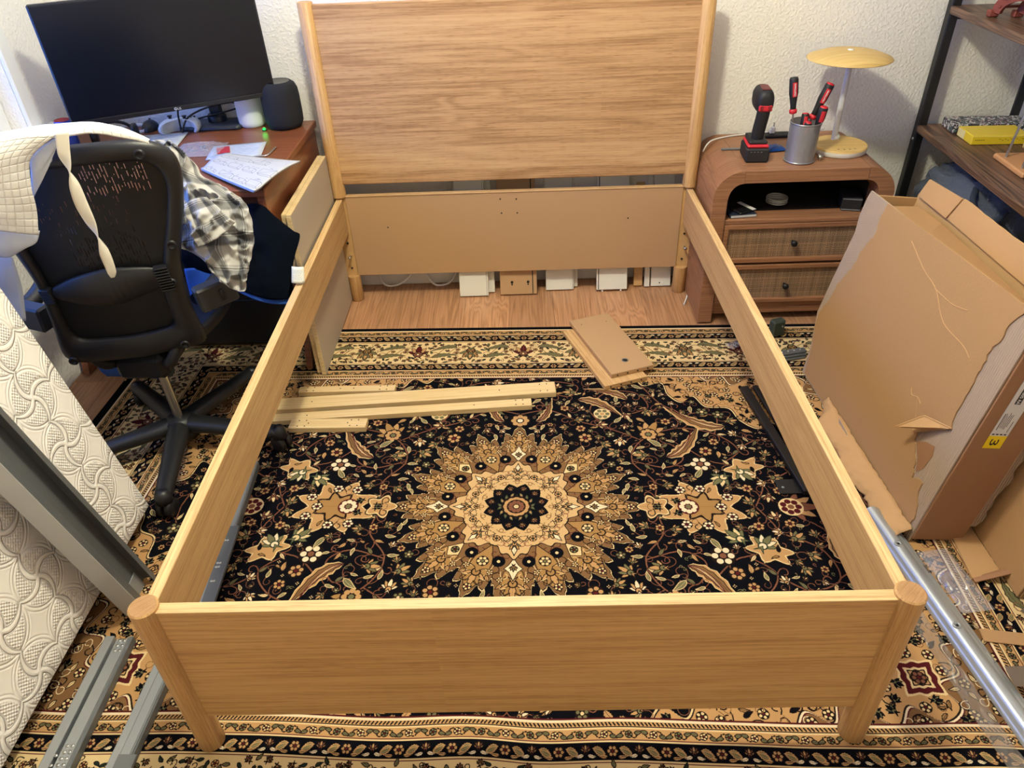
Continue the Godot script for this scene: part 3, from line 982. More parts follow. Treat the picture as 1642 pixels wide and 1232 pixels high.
func bed() -> void:
	var b := thing("bed_frame", "oak bed frame with round posts and no slats, standing on the patterned rug", "bed", Vector3(0, 0, 1.0))
	var FL := Vector3(-0.700, 0.0, 2.001)
	var FR := Vector3(0.700, 0.0, 2.001)
	var BL := Vector3(-0.729, 0.0, -0.004)
	var BR := Vector3(0.676, 0.0, 0.004)
	var r := 0.0275
	var RY := 0.010
	var prof := [Vector2(0, 0), Vector2(r - 0.003, 0), Vector2(r, 0.003), Vector2(r, 0.06), Vector2(r, 0.20), Vector2(r, 0.471), Vector2(r - 0.003, 0.474), Vector2(0, 0.474)]
	for f in [FL, FR]:
		var st := mb(true)
		lathe(st, prof.slice(0, 6), 40)
		st.set_smooth_group(-1)
		lathe(st, prof.slice(5, 7), 40)
		var leg := obj("leg", st, M.oak_post, b)
		leg.position = f + Vector3(0, RY, -1.0)
		leg.rotation_degrees.y = 40
		st = mb()
		lathe(st, [Vector2(r - 0.003, 0.474), Vector2(0, 0.4741)], 40)
		obj("end_grain", st, M.oak_end, leg)
	# rear posts: round above and below, notched flat in between for the rails
	for p in [BL, BR]:
		var st := mb(true)
		lathe(st, [Vector2(0, 0), Vector2(r - 0.002, 0), Vector2(r, 0.003), Vector2(r, 0.119)], 40)
		lathe(st, [Vector2(r, 0.474), Vector2(r, 1.179), Vector2(r - 0.003, 1.182)], 40)
		st.set_smooth_group(-1)
		lathe(st, [Vector2(r, 0.119), Vector2(0, 0.1191)], 40)
		lathe(st, [Vector2(0, 0.474), Vector2(r, 0.4741)], 40)
		lathe(st, [Vector2(r - 0.003, 1.182), Vector2(0, 1.1821)], 40)
		var d := PackedVector2Array()
		for k in 33:
			var a := PI + PI * k / 32.0 * 1.1 - 0.157
			var q := Vector2(cos(a) * r, -sin(a) * r)
			q.y = maxf(q.y, -0.008)
			d.append(q)
		prism(st, d, 0.356, Transform3D(Basis(Vector3.RIGHT, -PI / 2), Vector3(0, 0.297, 0)))
		var post := obj("rear_post", st, M.oak_post, b)
		post.position = p + Vector3(0, 0, -1.0)
		for hy in [0.155, 0.27]:
			var hs := mb(true); lathe(hs, [Vector2(0.0045, 0), Vector2(0.0045, 0.002), Vector2(0, 0.002)], 12, Transform3D(Basis(Vector3.RIGHT, PI / 2), Vector3(0, hy, 0.007)))
			obj("bolt_hole", hs, M.hole, post)
		var bs := mb(true)
		lathe(bs, [Vector2(0.004, 0), Vector2(0.004, 0.03), Vector2(0.006, 0.031), Vector2(0.006, 0.036), Vector2(0, 0.036)], 12, Transform3D(Basis(Vector3.RIGHT, PI / 2 - 0.2), Vector3(0.004, 0.21, 0.005)))
		obj("bolt", bs, M.steel, post)
	# headboard panels
	var mid := (BL + BR) / 2
	var ang := rad_to_deg(atan2(BR.z - BL.z, BR.x - BL.x))
	var st2 := mb()
	box(st2, Vector3(0, 0, 0), Vector3(1.36, 0.648, 0.024), 0.003)
	var hp := obj("headboard_panel", st2, M.oak_head, b)
	hp.position = mid + Vector3(0, 0.849, -1.0); hp.rotation_degrees.y = -ang
	st2 = mb(); box(st2, Vector3.ZERO, Vector3(1.36, 0.353, 0.018), 0.001)
	var lp := obj("lower_panel", st2, M.mdf, b)
	lp.position = mid + Vector3(0, 0.2965, -1.0); lp.rotation_degrees.y = -ang
	st2 = mb(); box(st2, Vector3(0, 0.178, 0), Vector3(1.36, 0.004, 0.024), 0.001)
	obj("edge_strip", st2, M.oak, lp)
	for h in [[-0.523, 0.04], [-0.053, 0.148], [0.012, 0.146], [-0.05, 0.088], [0.014, 0.087], [0.466, 0.05]]:
		var hs := mb(true); lathe(hs, [Vector2(0.0032, 0), Vector2(0.0032, 0.001), Vector2(0, 0.001)], 10, Transform3D(Basis(Vector3.RIGHT, PI / 2), Vector3(h[0], h[1], 0.0088)))
		obj("screw_hole", hs, M.hole, lp)
	# side rails
	for s in [[BL, FL], [BR, FR]]:
		var a: Vector3 = s[0] + Vector3(0, 0.390, 0.008)
		var e: Vector3 = s[1] + Vector3(0, 0.390, -0.02)
		var t := mb()
		box(t, Vector3.ZERO, Vector3(a.distance_to(e), 0.150, 0.024), 0.002)
		var rail := obj("side_rail", t, M.oak_rail, b)
		rail.transform = frame(a + Vector3(0, 0, -1), e + Vector3(0, 0, -1), Vector3.UP)
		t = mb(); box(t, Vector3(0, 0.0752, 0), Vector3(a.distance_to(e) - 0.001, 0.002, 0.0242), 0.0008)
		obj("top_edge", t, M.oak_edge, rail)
	var t2 := mb()
	box(t2, Vector3.ZERO, Vector3(1.352, 0.346, 0.024), 0.002)
	var fp := obj("footboard", t2, M.oak_foot, b)
	fp.position = Vector3(0, 0.3015, 2.0 - 1.0)
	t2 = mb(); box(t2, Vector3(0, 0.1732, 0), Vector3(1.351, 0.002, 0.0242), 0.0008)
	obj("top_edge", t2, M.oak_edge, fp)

func left_materials() -> void:
	M.desk = wood_mat(tex(wood_image(512, 256, rgb8(92, 48, 26), rgb8(122, 70, 42), rgb8(142, 86, 54), 61, 0, 0.25, 0.8)), Vector3(0.9, 3, 3), 0.3)
	M.chair = mat(rgb8(25, 25, 27), 0.42)
	bump(M.chair, M.n3, 0.01, 6.0)
	M.chair_dark = mat(rgb8(16, 16, 18), 0.5)
	M.quilt = mat(rgb8(236, 233, 226), 0.9)
	M.lining = mat(rgb8(206, 212, 222), 0.8)
	M.navy = mat(rgb8(8, 12, 20), 0.95, 0.0, 0.15)
	M.blue = mat(rgb8(36, 84, 160), 0.75)
	M.zinc = mat(rgb8(160, 165, 168), 0.36, 0.45)
	M.zinc_dark = mat(rgb8(116, 120, 122), 0.42, 0.5)
	M.paper = mat(rgb8(186, 186, 186), 0.85)
	M.greige = mat(rgb8(176, 164, 146), 0.5)

func cloth_rows(st: SurfaceTool, rows: Array, nu: int, nv: int, amp: float, freq: float, seed_: int, thick := 0.003, us := 1.0, vs := 1.0, fold := Vector3(0, 0, 0), ridged := false) -> void:
	var n := FastNoiseLite.new()
	n.seed = seed_; n.frequency = freq; n.noise_type = FastNoiseLite.TYPE_SIMPLEX_SMOOTH; n.fractal_octaves = 3
	var R := []
	for r in rows: R.append(resample(spline(r, 10), nu))
	var cols := []
	for i in nu + 1:
		var c := []
		for r in R: c.append(r[i])
		cols.append(resample(spline(c, 10), nv))
	var nr: Vector3 = (cols[nu][0] - cols[0][0]).cross(cols[0][nv] - cols[0][0]).normalized() * -1.0
	sheet(st, nu, nv, func(u, v):
		var i := int(round(u * nu)); var j := int(round((1.0 - v) * nv))
		var p: Vector3 = cols[i][j]
		var k := n.get_noise_3d(p.x * 10.0, p.y * 10.0, p.z * 10.0)
		if ridged: k = 0.5 * k + 0.85 * (1.0 - 2.0 * pow(absf(sin(p.dot(fold) * 0.5 + 4.0 * k)), 0.7))
		elif fold != Vector3.ZERO: k += 0.6 * sin(p.dot(fold) + 3.0 * k)
		return p + nr * k * amp, thick, us, vs)

func resample(p: Array, n: int) -> Array:
	var L := [0.0]
	for i in range(1, p.size()): L.append(L[i - 1] + p[i].distance_to(p[i - 1]))
	var out := []
	var j := 0
	for k in n + 1:
		var d: float = L[-1] * k / n
		while j < p.size() - 2 and L[j + 1] < d: j += 1
		var s: float = L[j + 1] - L[j]
		out.append(p[j].lerp(p[j + 1], 0.0 if s <= 0.0 else clampf((d - L[j]) / s, 0, 1)))
	return out

func desk() -> void:
	var d := thing("desk", "reddish brown wooden desk in the corner by the window", "desk", Vector3(-1.25, 0, 0.26))
	var st := mb(); box(st, Vector3(-1.2525, 0.7375, 0.262), Vector3(0.915, 0.025, 0.73), 0.003)
	wobj("desk_top", st, M.desk, d)
	# right end panel with a scooped front edge
	var poly := PackedVector2Array([Vector2(0.09, 0.725), Vector2(-0.62, 0.725), Vector2(-0.62, 0.66), Vector2(-0.55, 0.55), Vector2(-0.50, 0.42), Vector2(-0.485, 0.28), Vector2(-0.51, 0.12), Vector2(-0.55, 0.0112), Vector2(-0.45, 0.0112), Vector2(-0.40, 0.10), Vector2(0.0, 0.10), Vector2(0.03, 0.001), Vector2(0.09, 0.001)])
	st = mb(); prism(st, poly, 0.024, Transform3D(Basis(Vector3(0, 0, -1), Vector3.UP, Vector3.RIGHT), Vector3(-0.815, 0, 0)))
	wobj("end_panel", st, M.desk, d)
	st = mb(); prism(st, poly, 0.024, Transform3D(Basis(Vector3(0, 0, -1), Vector3.UP, Vector3.RIGHT), Vector3(-1.68, 0, 0)))
	wobj("end_panel", st, M.desk, d)
	st = mb(); box(st, Vector3(-1.25, 0.67, 0.56), Vector3(0.84, 0.09, 0.02), 0.002)
	var dr := wobj("drawer_front", st, M.desk, d)
	st = mb(); box(st, Vector3(-1.25, 0.45, -0.05), Vector3(0.84, 0.54, 0.016), 0.002)
	wobj("back_panel", st, M.desk, d)

func under_desk() -> void:  # bulky block put in to darken the floor under the desk
	var t := thing("dark_filler", "black block added under the desk to darken the space behind the chair", "case", Vector3(-1.12, 0.011, 0.22))
	var st := mb(); box(st, Vector3(0, 0.22, 0), Vector3(0.50, 0.43, 0.36), 0.03)
	obj("shell", st, M.chair_dark, t)
	st = mb(); box(st, Vector3(0, 0.22, 0.181), Vector3(0.44, 0.006, 0.004), 0.001)
	obj("filler_seam", st, M.black, t)
	st = mb(); box(st, Vector3(0.16, 0.30, 0.184), Vector3(0.05, 0.02, 0.008), 0.002)
	obj("filler_latch", st, M.steel, t)

func monitor() -> void:
	var m := thing("monitor", "large black computer monitor with a dark screen on the brown desk", "monitor", Vector3(-1.185, 0.7505, -0.05))
	var a := Vector3(-1.525, 0, 0.30); var b := Vector3(-0.897, 0, 0.0)
	var f := frame(a + Vector3(0, 1.057, 0), b + Vector3(0, 1.063, 0), Vector3.UP)
	var w := a.distance_to(b)
	var st := mb(); box(st, Vector3(0, 0, -0.014), Vector3(w, 0.378, 0.028), 0.004, f)
	wobj("housing", st, M.black, m)
	var scr := mat(rgb8(8, 12, 22), 0.25, 0.0, 0.5)
	st = mb(); box(st, Vector3(0, 0.006, 0.001), Vector3(w - 0.012, 0.352, 0.002), 0.0005, f)
	wobj("screen", st, scr, m)
	st = mb(); box(st, Vector3(0, -0.180, 0.0015), Vector3(w - 0.004, 0.014, 0.003), 0.001, f)
	var bez := wobj("bezel", st, mat(rgb8(20, 21, 24), 0.35), m)
	# ring-and-letters mark at the bottom centre
	var logo := mat(rgb8(200, 202, 205), 0.4)
	st = mb(true)
	var ring := []
	for i in 20: ring.append(f * Vector3(-0.008 + 0.0042 * cos(TAU * i / 20), -0.180 + 0.0042 * sin(TAU * i / 20), 0.0035))
	tube(st, ring, 0.0009, 6, false, true)
	st.set_smooth_group(-1)
	box(st, Vector3(-0.0090, -0.1795, 0.0035), Vector3(0.001, 0.004, 0.001), 0, f)
	box(st, Vector3(-0.0080, -0.1815, 0.0035), Vector3(0.0028, 0.001, 0.001), 0, f)
	wobj("emblem", st, logo, m)
	var tm := TextMesh.new()
	tm.text = "LG"; tm.font_size = 16; tm.pixel_size = 0.00062; tm.depth = 0.0008
	var lo := obj("lettering", tm, logo, m)
	lo.transform = m.transform.affine_inverse() * f * Transform3D(Basis.IDENTITY, Vector3(0.0045, -0.180, 0.0036))
	# stand: flat base, neck, arm behind the panel
	st = mb(true)
	prism(st, rounded_rect(0.24, 0.125, 0.02), 0.012, Transform3D(Basis(Vector3.RIGHT, -PI / 2), Vector3(-1.185, 0.7575, -0.068)))
	wobj("base_plate", st, mat(rgb8(44, 48, 56), 0.4), m)
	st = mb(true)
	lathe(st, [Vector2(0.036, 0), Vector2(0.036, 0.02), Vector2(0.030, 0.028), Vector2(0, 0.028)], 24, Transform3D(Basis.IDENTITY, Vector3(-1.18, 0.763, -0.10)))
	wobj("collar", st, M.black, m)
	st = mb(); box(st, Vector3(-1.18, 0.93, -0.105), Vector3(0.045, 0.30, 0.03), 0.006)
	wobj("neck", st, M.black, m)
	st = mb(); beam(st, Vector3(-1.18, 1.05, -0.105), f * Vector3(0, 0.0, -0.025), Vector3.UP, 0.06, 0.06, 0.005)
	wobj("arm", st, M.black, m)

func desk_things() -> void:
	# black speaker, white speaker
	var fab := mat(rgb8(22, 23, 28), 0.95); bump(fab, M.n3, 0.05, 14.0)
	var t := thing("smart_speaker", "round black fabric smart speaker at the right end of the desk", "speaker", Vector3(-0.893, 0.7505, -0.03))
	var st := mb(true)
	var pr := [Vector2(0, 0), Vector2(0.045, 0.0), Vector2(0.062, 0.006), Vector2(0.070, 0.022), Vector2(0.072, 0.05), Vector2(0.072, 0.115), Vector2(0.070, 0.140), Vector2(0.062, 0.158), Vector2(0.048, 0.168), Vector2(0.046, 0.1675)]
	lathe(st, pr, 40)
	obj("body", st, fab, t)
	st = mb(true); lathe(st, [Vector2(0.047, 0.1672), Vector2(0.03, 0.1664), Vector2(0, 0.166)], 40)
	obj("touch_disc", st, mat(rgb8(16, 17, 20), 0.25), t)
	t = thing("white_speaker", "white cylindrical speaker half hidden by the monitor, left of the black speaker", "speaker", Vector3(-1.03, 0.7505, -0.065))
	st = mb(true); lathe(st, [Vector2(0, 0), Vector2(0.043, 0), Vector2(0.050, 0.007), Vector2(0.052, 0.02), Vector2(0.051, 0.14), Vector2(0.046, 0.152), Vector2(0.02, 0.156), Vector2(0, 0.156)], 40)
	obj("body", st, mat(rgb8(220, 220, 222), 0.6), t)
	st = mb(true); lathe(st, [Vector2(0.040, 0.1545), Vector2(0.03, 0.158), Vector2(0, 0.158)], 30)
	obj("top_disc", st, M.white, t)
	var g := mat(rgb8(30, 220, 90), 0.4); g.emission_enabled = true; g.emission = rgb8(20, 255, 90); g.emission_energy_multiplier = 0.7
	t = thing("status_light", "tiny green glowing light between the white and black speakers", "light", Vector3(-0.966, 0.7505, 0.012))
	st = mb(true); lathe(st, [Vector2(0, 0), Vector2(0.006, 0), Vector2(0.0065, 0.006), Vector2(0.004, 0.010), Vector2(0, 0.011)], 12)
	obj("lens", st, g, t)
	st = mb(true); lathe(st, [Vector2(0.0065, 0), Vector2(0.009, 0), Vector2(0.009, 0.003), Vector2(0.0065, 0.003)], 12)
	obj("holder", st, M.black, t)
	var gl := OmniLight3D.new(); gl.name = "status_glow"; gl.position = Vector3(-0.966, 0.768, 0.016); gl.light_color = Color(0.1, 1.0, 0.35); gl.light_energy = 0.0004; gl.light_size = 0.006; gl.omni_range = 1.0; gl.omni_attenuation = 2.0; gl.shadow_enabled = true
	add_child(gl)
	# game controller
	t = thing("game_controller", "white game controller lying on the desk under the monitor", "controller", Vector3(-1.30, 0.7505, -0.03), 12)
	var cw := mat(rgb8(224, 230, 236), 0.4)
	st = mb(true)
	var out := [Vector2(-0.075, -0.045), Vector2(-0.062, -0.052), Vector2(-0.045, -0.02), Vector2(-0.02, -0.008), Vector2(0.02, -0.008), Vector2(0.045, -0.02), Vector2(0.062, -0.052), Vector2(0.075, -0.045), Vector2(0.076, -0.01), Vector2(0.066, 0.035), Vector2(0.045, 0.05), Vector2(0.0, 0.045), Vector2(-0.045, 0.05), Vector2(-0.066, 0.035), Vector2(-0.076, -0.01)]
	var o2 := spline(out, 4, true)
	var layers := [[0.86, 0.0], [1.0, 0.012], [1.0, 0.024], [0.9, 0.036], [0.66, 0.042], [0.0, 0.043]]
	for li in layers.size() - 1:
		for i in o2.size():
			var a: Vector2 = o2[i]; var b: Vector2 = o2[(i + 1) % o2.size()]
			var s0: float = layers[li][0]; var s1: float = layers[li + 1][0]
			quad(st, Vector3(a.x * s0, layers[li][1], -a.y * s0), Vector3(b.x * s0, layers[li][1], -b.y * s0), Vector3(b.x * s1, layers[li + 1][1], -b.y * s1), Vector3(a.x * s1, layers[li + 1][1], -a.y * s1))
	obj("shell", st, cw, t)
	for sx in [Vector3(-0.036, 0.042, -0.022), Vector3(0.02, 0.042, -0.002)]:
		st = mb(true); lathe(st, [Vector2(0.006, -0.004), Vector2(0.006, 0.006), Vector2(0.0095, 0.008), Vector2(0.009, 0.011), Vector2(0, 0.010)], 18, Transform3D(Basis.IDENTITY, sx))
		obj("thumb_stick", st, M.black, t)
	for k in 4:
		st = mb(true); lathe(st, [Vector2(0.0045, -0.004), Vector2(0.0045, 0.003), Vector2(0.003, 0.0042), Vector2(0, 0.0045)], 12, Transform3D(Basis.IDENTITY, Vector3(0.042 + 0.011 * cos(k * PI / 2), 0.040, -0.022 + 0.011 * sin(k * PI / 2))))
		obj("button", st, M.black, t)
	# black mouse and dock, ring of white cable, blue glass
	t = thing("black_mouse", "small black computer mouse left of the white controller", "mouse", Vector3(-1.435, 0.7505, -0.06), 10)
	st = mb(true)
	sheet(st, 16, 16, func(u, v):
		var a: float = u * TAU
		var r: float = sin(v * PI / 2)
		return Vector3(cos(a) * 0.032 * r, 0.034 * cos(v * PI / 2), -sin(a) * 0.052 * r))
	obj("shell", st, M.black, t)
	st = mb(true); lathe(st, [Vector2(0, -0.003), Vector2(0.007, -0.003), Vector2(0.007, 0.003), Vector2(0, 0.003)], 14, Transform3D(Basis(Vector3.FORWARD, PI / 2), Vector3(0, 0.030, -0.02)))
	obj("wheel", st, mat(rgb8(50, 50, 54), 0.6), t)
	t = thing("white_cable_coil", "coil of white cable lying behind the mouse on the desk", "cable", Vector3(-1.50, 0.7505, -0.045))
	st = mb(true)
	var cp := []
	for i in 60: cp.append(Vector3(0.07 * cos(i * 0.33) * (1 + 0.04 * sin(i)), 0.004 + 0.0004 * i * 0.3, 0.05 * sin(i * 0.33)))
	tube(st, cp, 0.003, 8)
	obj("coil", st, M.white, t)
	t = thing("black_headset", "black headphones at the left, seen between monitor and white quilt", "headphones", Vector3(-1.50, 0.7505, 0.09), 20)
	st = mb(true)
	var hb := []
	for i in 17: hb.append(Vector3(0.07 * cos(PI * i / 16.0), 0.02 + 0.055 * sin(PI * i / 16.0), 0))
	tube(st, hb, 0.006, 8)
	obj("band", st, M.black, t)
	for sx in [-1, 1]:
		st = mb(true); lathe(st, [Vector2(0, -0.012), Vector2(0.026, -0.012), Vector2(0.03, -0.004), Vector2(0.03, 0.008), Vector2(0.02, 0.012), Vector2(0, 0.012)], 20, Transform3D(Basis(Vector3.FORWARD, PI / 2), Vector3(sx * 0.07, 0.0305, 0)))
		obj("ear_cup", st, M.black, t)
	t = thing("blue_tin", "small blue can with a red top at the left edge of the monitor", "can", Vector3(-1.612, 0.7505, 0.20))
	st = mb(true); lathe(st, [Vector2(0, 0), Vector2(0.028, 0), Vector2(0.031, 0.006), Vector2(0.031, 0.105), Vector2(0.026, 0.117)], 30)
	obj("body", st, mat(rgb8(54, 84, 190), 0.3, 0.6), t)
	st = mb(true); lathe(st, [Vector2(0.026, 0.117), Vector2(0.025, 0.119), Vector2(0.022, 0.115), Vector2(0, 0.115)], 30)
	obj("lid", st, mat(rgb8(150, 40, 50), 0.35, 0.5), t)
	# cables behind the monitor base
	t = thing("black_cables", "tangle of thin black cables running behind the monitor base", "cables", Vector3(-1.2, 0.7505, -0.08))
	for c in [[Vector3(-1.28, 0.757, 0.02), Vector3(-1.26, 0.80, -0.03), Vector3(-1.17, 0.83, -0.06), Vector3(-1.08, 0.835, -0.09)], [Vector3(-1.30, 0.757, -0.02), Vector3(-1.25, 0.78, -0.06), Vector3(-1.14, 0.80, -0.075), Vector3(-1.07, 0.81, -0.11)], [Vector3(-1.29, 0.757, 0.0), Vector3(-1.30, 0.82, -0.04), Vector3(-1.28, 0.88, -0.08)]]:
		st = mb(true); tube(st, spline(c, 8), 0.0035, 8)
		wobj("cable", st, M.black, t)
	st = mb(); beam(st, Vector3(-1.10, 0.835, -0.085), Vector3(-1.068, 0.836, -0.095), Vector3.UP, 0.016, 0.010, 0.002)
	wobj("plug", st, M.black, t)
	# papers
	var blue_print := Image.create(256, 256, false, Image.FORMAT_RGB8)
	blue_print.fill(rgb8(180, 186, 196))
	for i in 16:
		blue_print.fill_rect(Rect2i(20, 18 + i * 14, 120 + (i * 53) % 96, 3), rgb8(110, 120, 140))
	M.page = mat(Color.WHITE, 0.85); M.page.albedo_texture = tex(blue_print)
	var pl := [[Vector3(-1.335, 0.7512, 0.115), 6.0, 0.17, 0.20, "printed sheet of paper on the desk in front of the white controller"], [Vector3(-1.00, 0.7512, 0.245), 8.0, 0.19, 0.15, "printed sheet of paper lying between the red card and the hex key"]]
	for p in pl:
		t = thing("paper_sheet", p[4], "paper", p[0], p[1])
		st = mb(true)
		var hw: float = p[2] / 2; var hh: float = p[3] / 2
		sheet(st, 8, 8, func(u, v): return Vector3((u * 2 - 1) * hw, 0.0008 + 0.002 * u * v, (1 - v * 2) * hh), 0.0004)
		obj("page", st, M.page, t)
	t = thing("red_card", "small red card on the paper beside the clear plastic bag", "card", Vector3(-1.05, 0.7535, 0.24), 20)
	st = mb(); box(st, Vector3(0, 0.001, 0), Vector3(0.045, 0.0015, 0.07), 0.0004)
	obj("card", st, mat(rgb8(170, 44, 52), 0.6), t)
	t = thing("hex_key", "bent steel hex key lying on the desk near the booklet", "hex key", Vector3(-0.88, 0.7505, 0.29))
	st = mb(true); tube(st, [Vector3(-0.028, 0.0035, 0.026), Vector3(0.0, 0.0035, 0.028), Vector3(0.008, 0.0035, 0.022), Vector3(0.012, 0.0035, 0.008), Vector3(0.016, 0.0035, -0.062)], 0.0034, 6)
	obj("rod", st, M.steel, t)
	# plastic bag: crumpled clear film
	var film := mat(Color(0.86, 0.88, 0.94, 0.22), 0.12)
	film.transparency = BaseMaterial3D.TRANSPARENCY_ALPHA
	M.film = film
	t = thing("clear_plastic_bag", "crumpled clear plastic bag of small hardware on the desk", "plastic bag", Vector3(-1.135, 0.7525, 0.23))
	crumple(t, Vector2(0.17, 0.15), 0.045, 5, film)
	t.get_child(0).name = "film"
	for i in 5:
		st = mb(true); lathe(st, [Vector2(0, 0), Vector2(0.004, 0), Vector2(0.004, 0.004), Vector2(0.002, 0.005), Vector2(0.002, 0.022), Vector2(0, 0.023)], 10, rot(Vector3(80, 67 * i, 0), Vector3(-0.04 + 0.018 * i, 0.006, 0.02 * sin(i * 2.0))))
		obj("screw", st, M.zinc_dark, t)
	# instruction booklet
	var im := Image.create(512, 384, false, Image.FORMAT_RGB8)
	im.fill(rgb8(180, 179, 177))
	var r := RandomNumberGenerator.new(); r.seed = 5
	var ink := rgb8(92, 92, 96)
	for k in 11:
		var o := Vector2i(22 + (k % 4) * 122, 24 + (k / 4) * 112)
		var w := 70 + (k * 29) % 34; var h := 26 + (k * 17) % 30
		var dx := 22; var dy := 14
		var P := [Vector2(o.x, o.y + dy), Vector2(o.x + w, o.y + dy), Vector2(o.x + w, o.y + dy + h), Vector2(o.x, o.y + dy + h), Vector2(o.x + dx, o.y), Vector2(o.x + w + dx, o.y), Vector2(o.x + w + dx, o.y + h)]
		var E := [[0, 1], [1, 2], [2, 3], [3, 0], [0, 4], [4, 5], [5, 1], [5, 6], [6, 2]]
		if k % 3 == 1: E.append([0, 2])
		for e in E:
			for j in 60:
				var q: Vector2 = P[e[0]].lerp(P[e[1]], j / 59.0)
				im.fill_rect(Rect2i(int(q.x), int(q.y), 2, 2), ink)
		for j in 3: im.fill_rect(Rect2i(o.x + r.randi_range(0, w), o.y + dy + h + 8 + j * 5, r.randi_range(8, 30), 2), ink)
		if k % 2 == 0: im.fill_rect(Rect2i(o.x + w / 2, o.y + dy + h / 2, 6, 9), ink)
	for i in 8: im.fill_rect(Rect2i(300, 322 + i * 6, 60 + (i * 37) % 110, 2), rgb8(150, 150, 150))
	im.fill_rect(Rect2i(255, 0, 2, 384), rgb8(190, 190, 190))
	var bm := mat(Color.WHITE, 0.8); bm.albedo_texture = tex(im)
	t = thing("instruction_booklet", "open white assembly booklet with line drawings, at the front edge of the desk", "booklet", Vector3(-0.895, 0.753, 0.50))
	var A := Vector3(-1.055, 0.0, 0.45); var B := Vector3(-1.02, 0.0, 0.295); var Cc := Vector3(-0.722, 0.0, 0.435); var D := Vector3(-0.80, 0.0, 0.70)
	var pg := func(u, v, off):
		var p: Vector3 = A.lerp(D, u).lerp(B.lerp(Cc, u), v)
		return Vector3(p.x, 0.756 + off + 0.009 * absf(sin((v - 0.1) * PI * 1.1)) + 0.010 * u * u, p.z)
	st = mb(true); sheet(st, 20, 16, func(u, v): return pg.call(u, v, 0.006), 0.0012)
	wobj("open_page", st, bm, t)
	for i in 3:
		st = mb(true); sheet(st, 20, 16, func(u, v): return pg.call(u * (0.995 - 0.006 * i), v, 0.0035 - i * 0.002), 0.001)
		wobj("page", st, M.paper, t)

func crumple(parent: Node3D, size: Vector2, h: float, seed_: int, m: Material, n := 22) -> void:
	var nz := FastNoiseLite.new(); nz.seed = seed_; nz.frequency = 1.0; nz.noise_type = FastNoiseLite.TYPE_CELLULAR; nz.cellular_return_type = FastNoiseLite.RETURN_DISTANCE2_SUB
	var st := mb()
	sheet(st, n, n, func(u, v):
		var x: float = (u - 0.5) * size.x; var z: float = (0.5 - v) * size.y
		var e: float = (1.0 - pow(absf(u * 2 - 1), 3.0)) * (1.0 - pow(absf(v * 2 - 1), 3.0))
		var k: float = clampf(nz.get_noise_2d(u * 4.0, v * 4.0) * 0.5 + 0.5, 0.0, 1.0)
		return Vector3(x + 0.008 * nz.get_noise_2d(u * 9.0, v * 7.0 + 5.0), 0.003 + h * e * (0.35 + 0.65 * k), z))
	obj("film", st, m, parent)

func chair_plane(a: float, b: float, off := 0.0) -> Vector3:
	var O := Vector3(-1.156, 0.42, 1.063)
	var r := Vector3(0.98, 0, -0.2).normalized()
	var nb := Vector3(0.198, -0.1392, 0.9703)
	var u := Vector3(0.0278, 0.9903, 0.1364)
	var bow := 0.035 * (1.0 - pow(clampf((a - 0.03 - 0.09 * b) / 0.25, -1, 1), 2.0)) * smoothstep(0.0, 0.3, b)
	return O + r * a + u * b + nb * (off - 0.03 + bow)

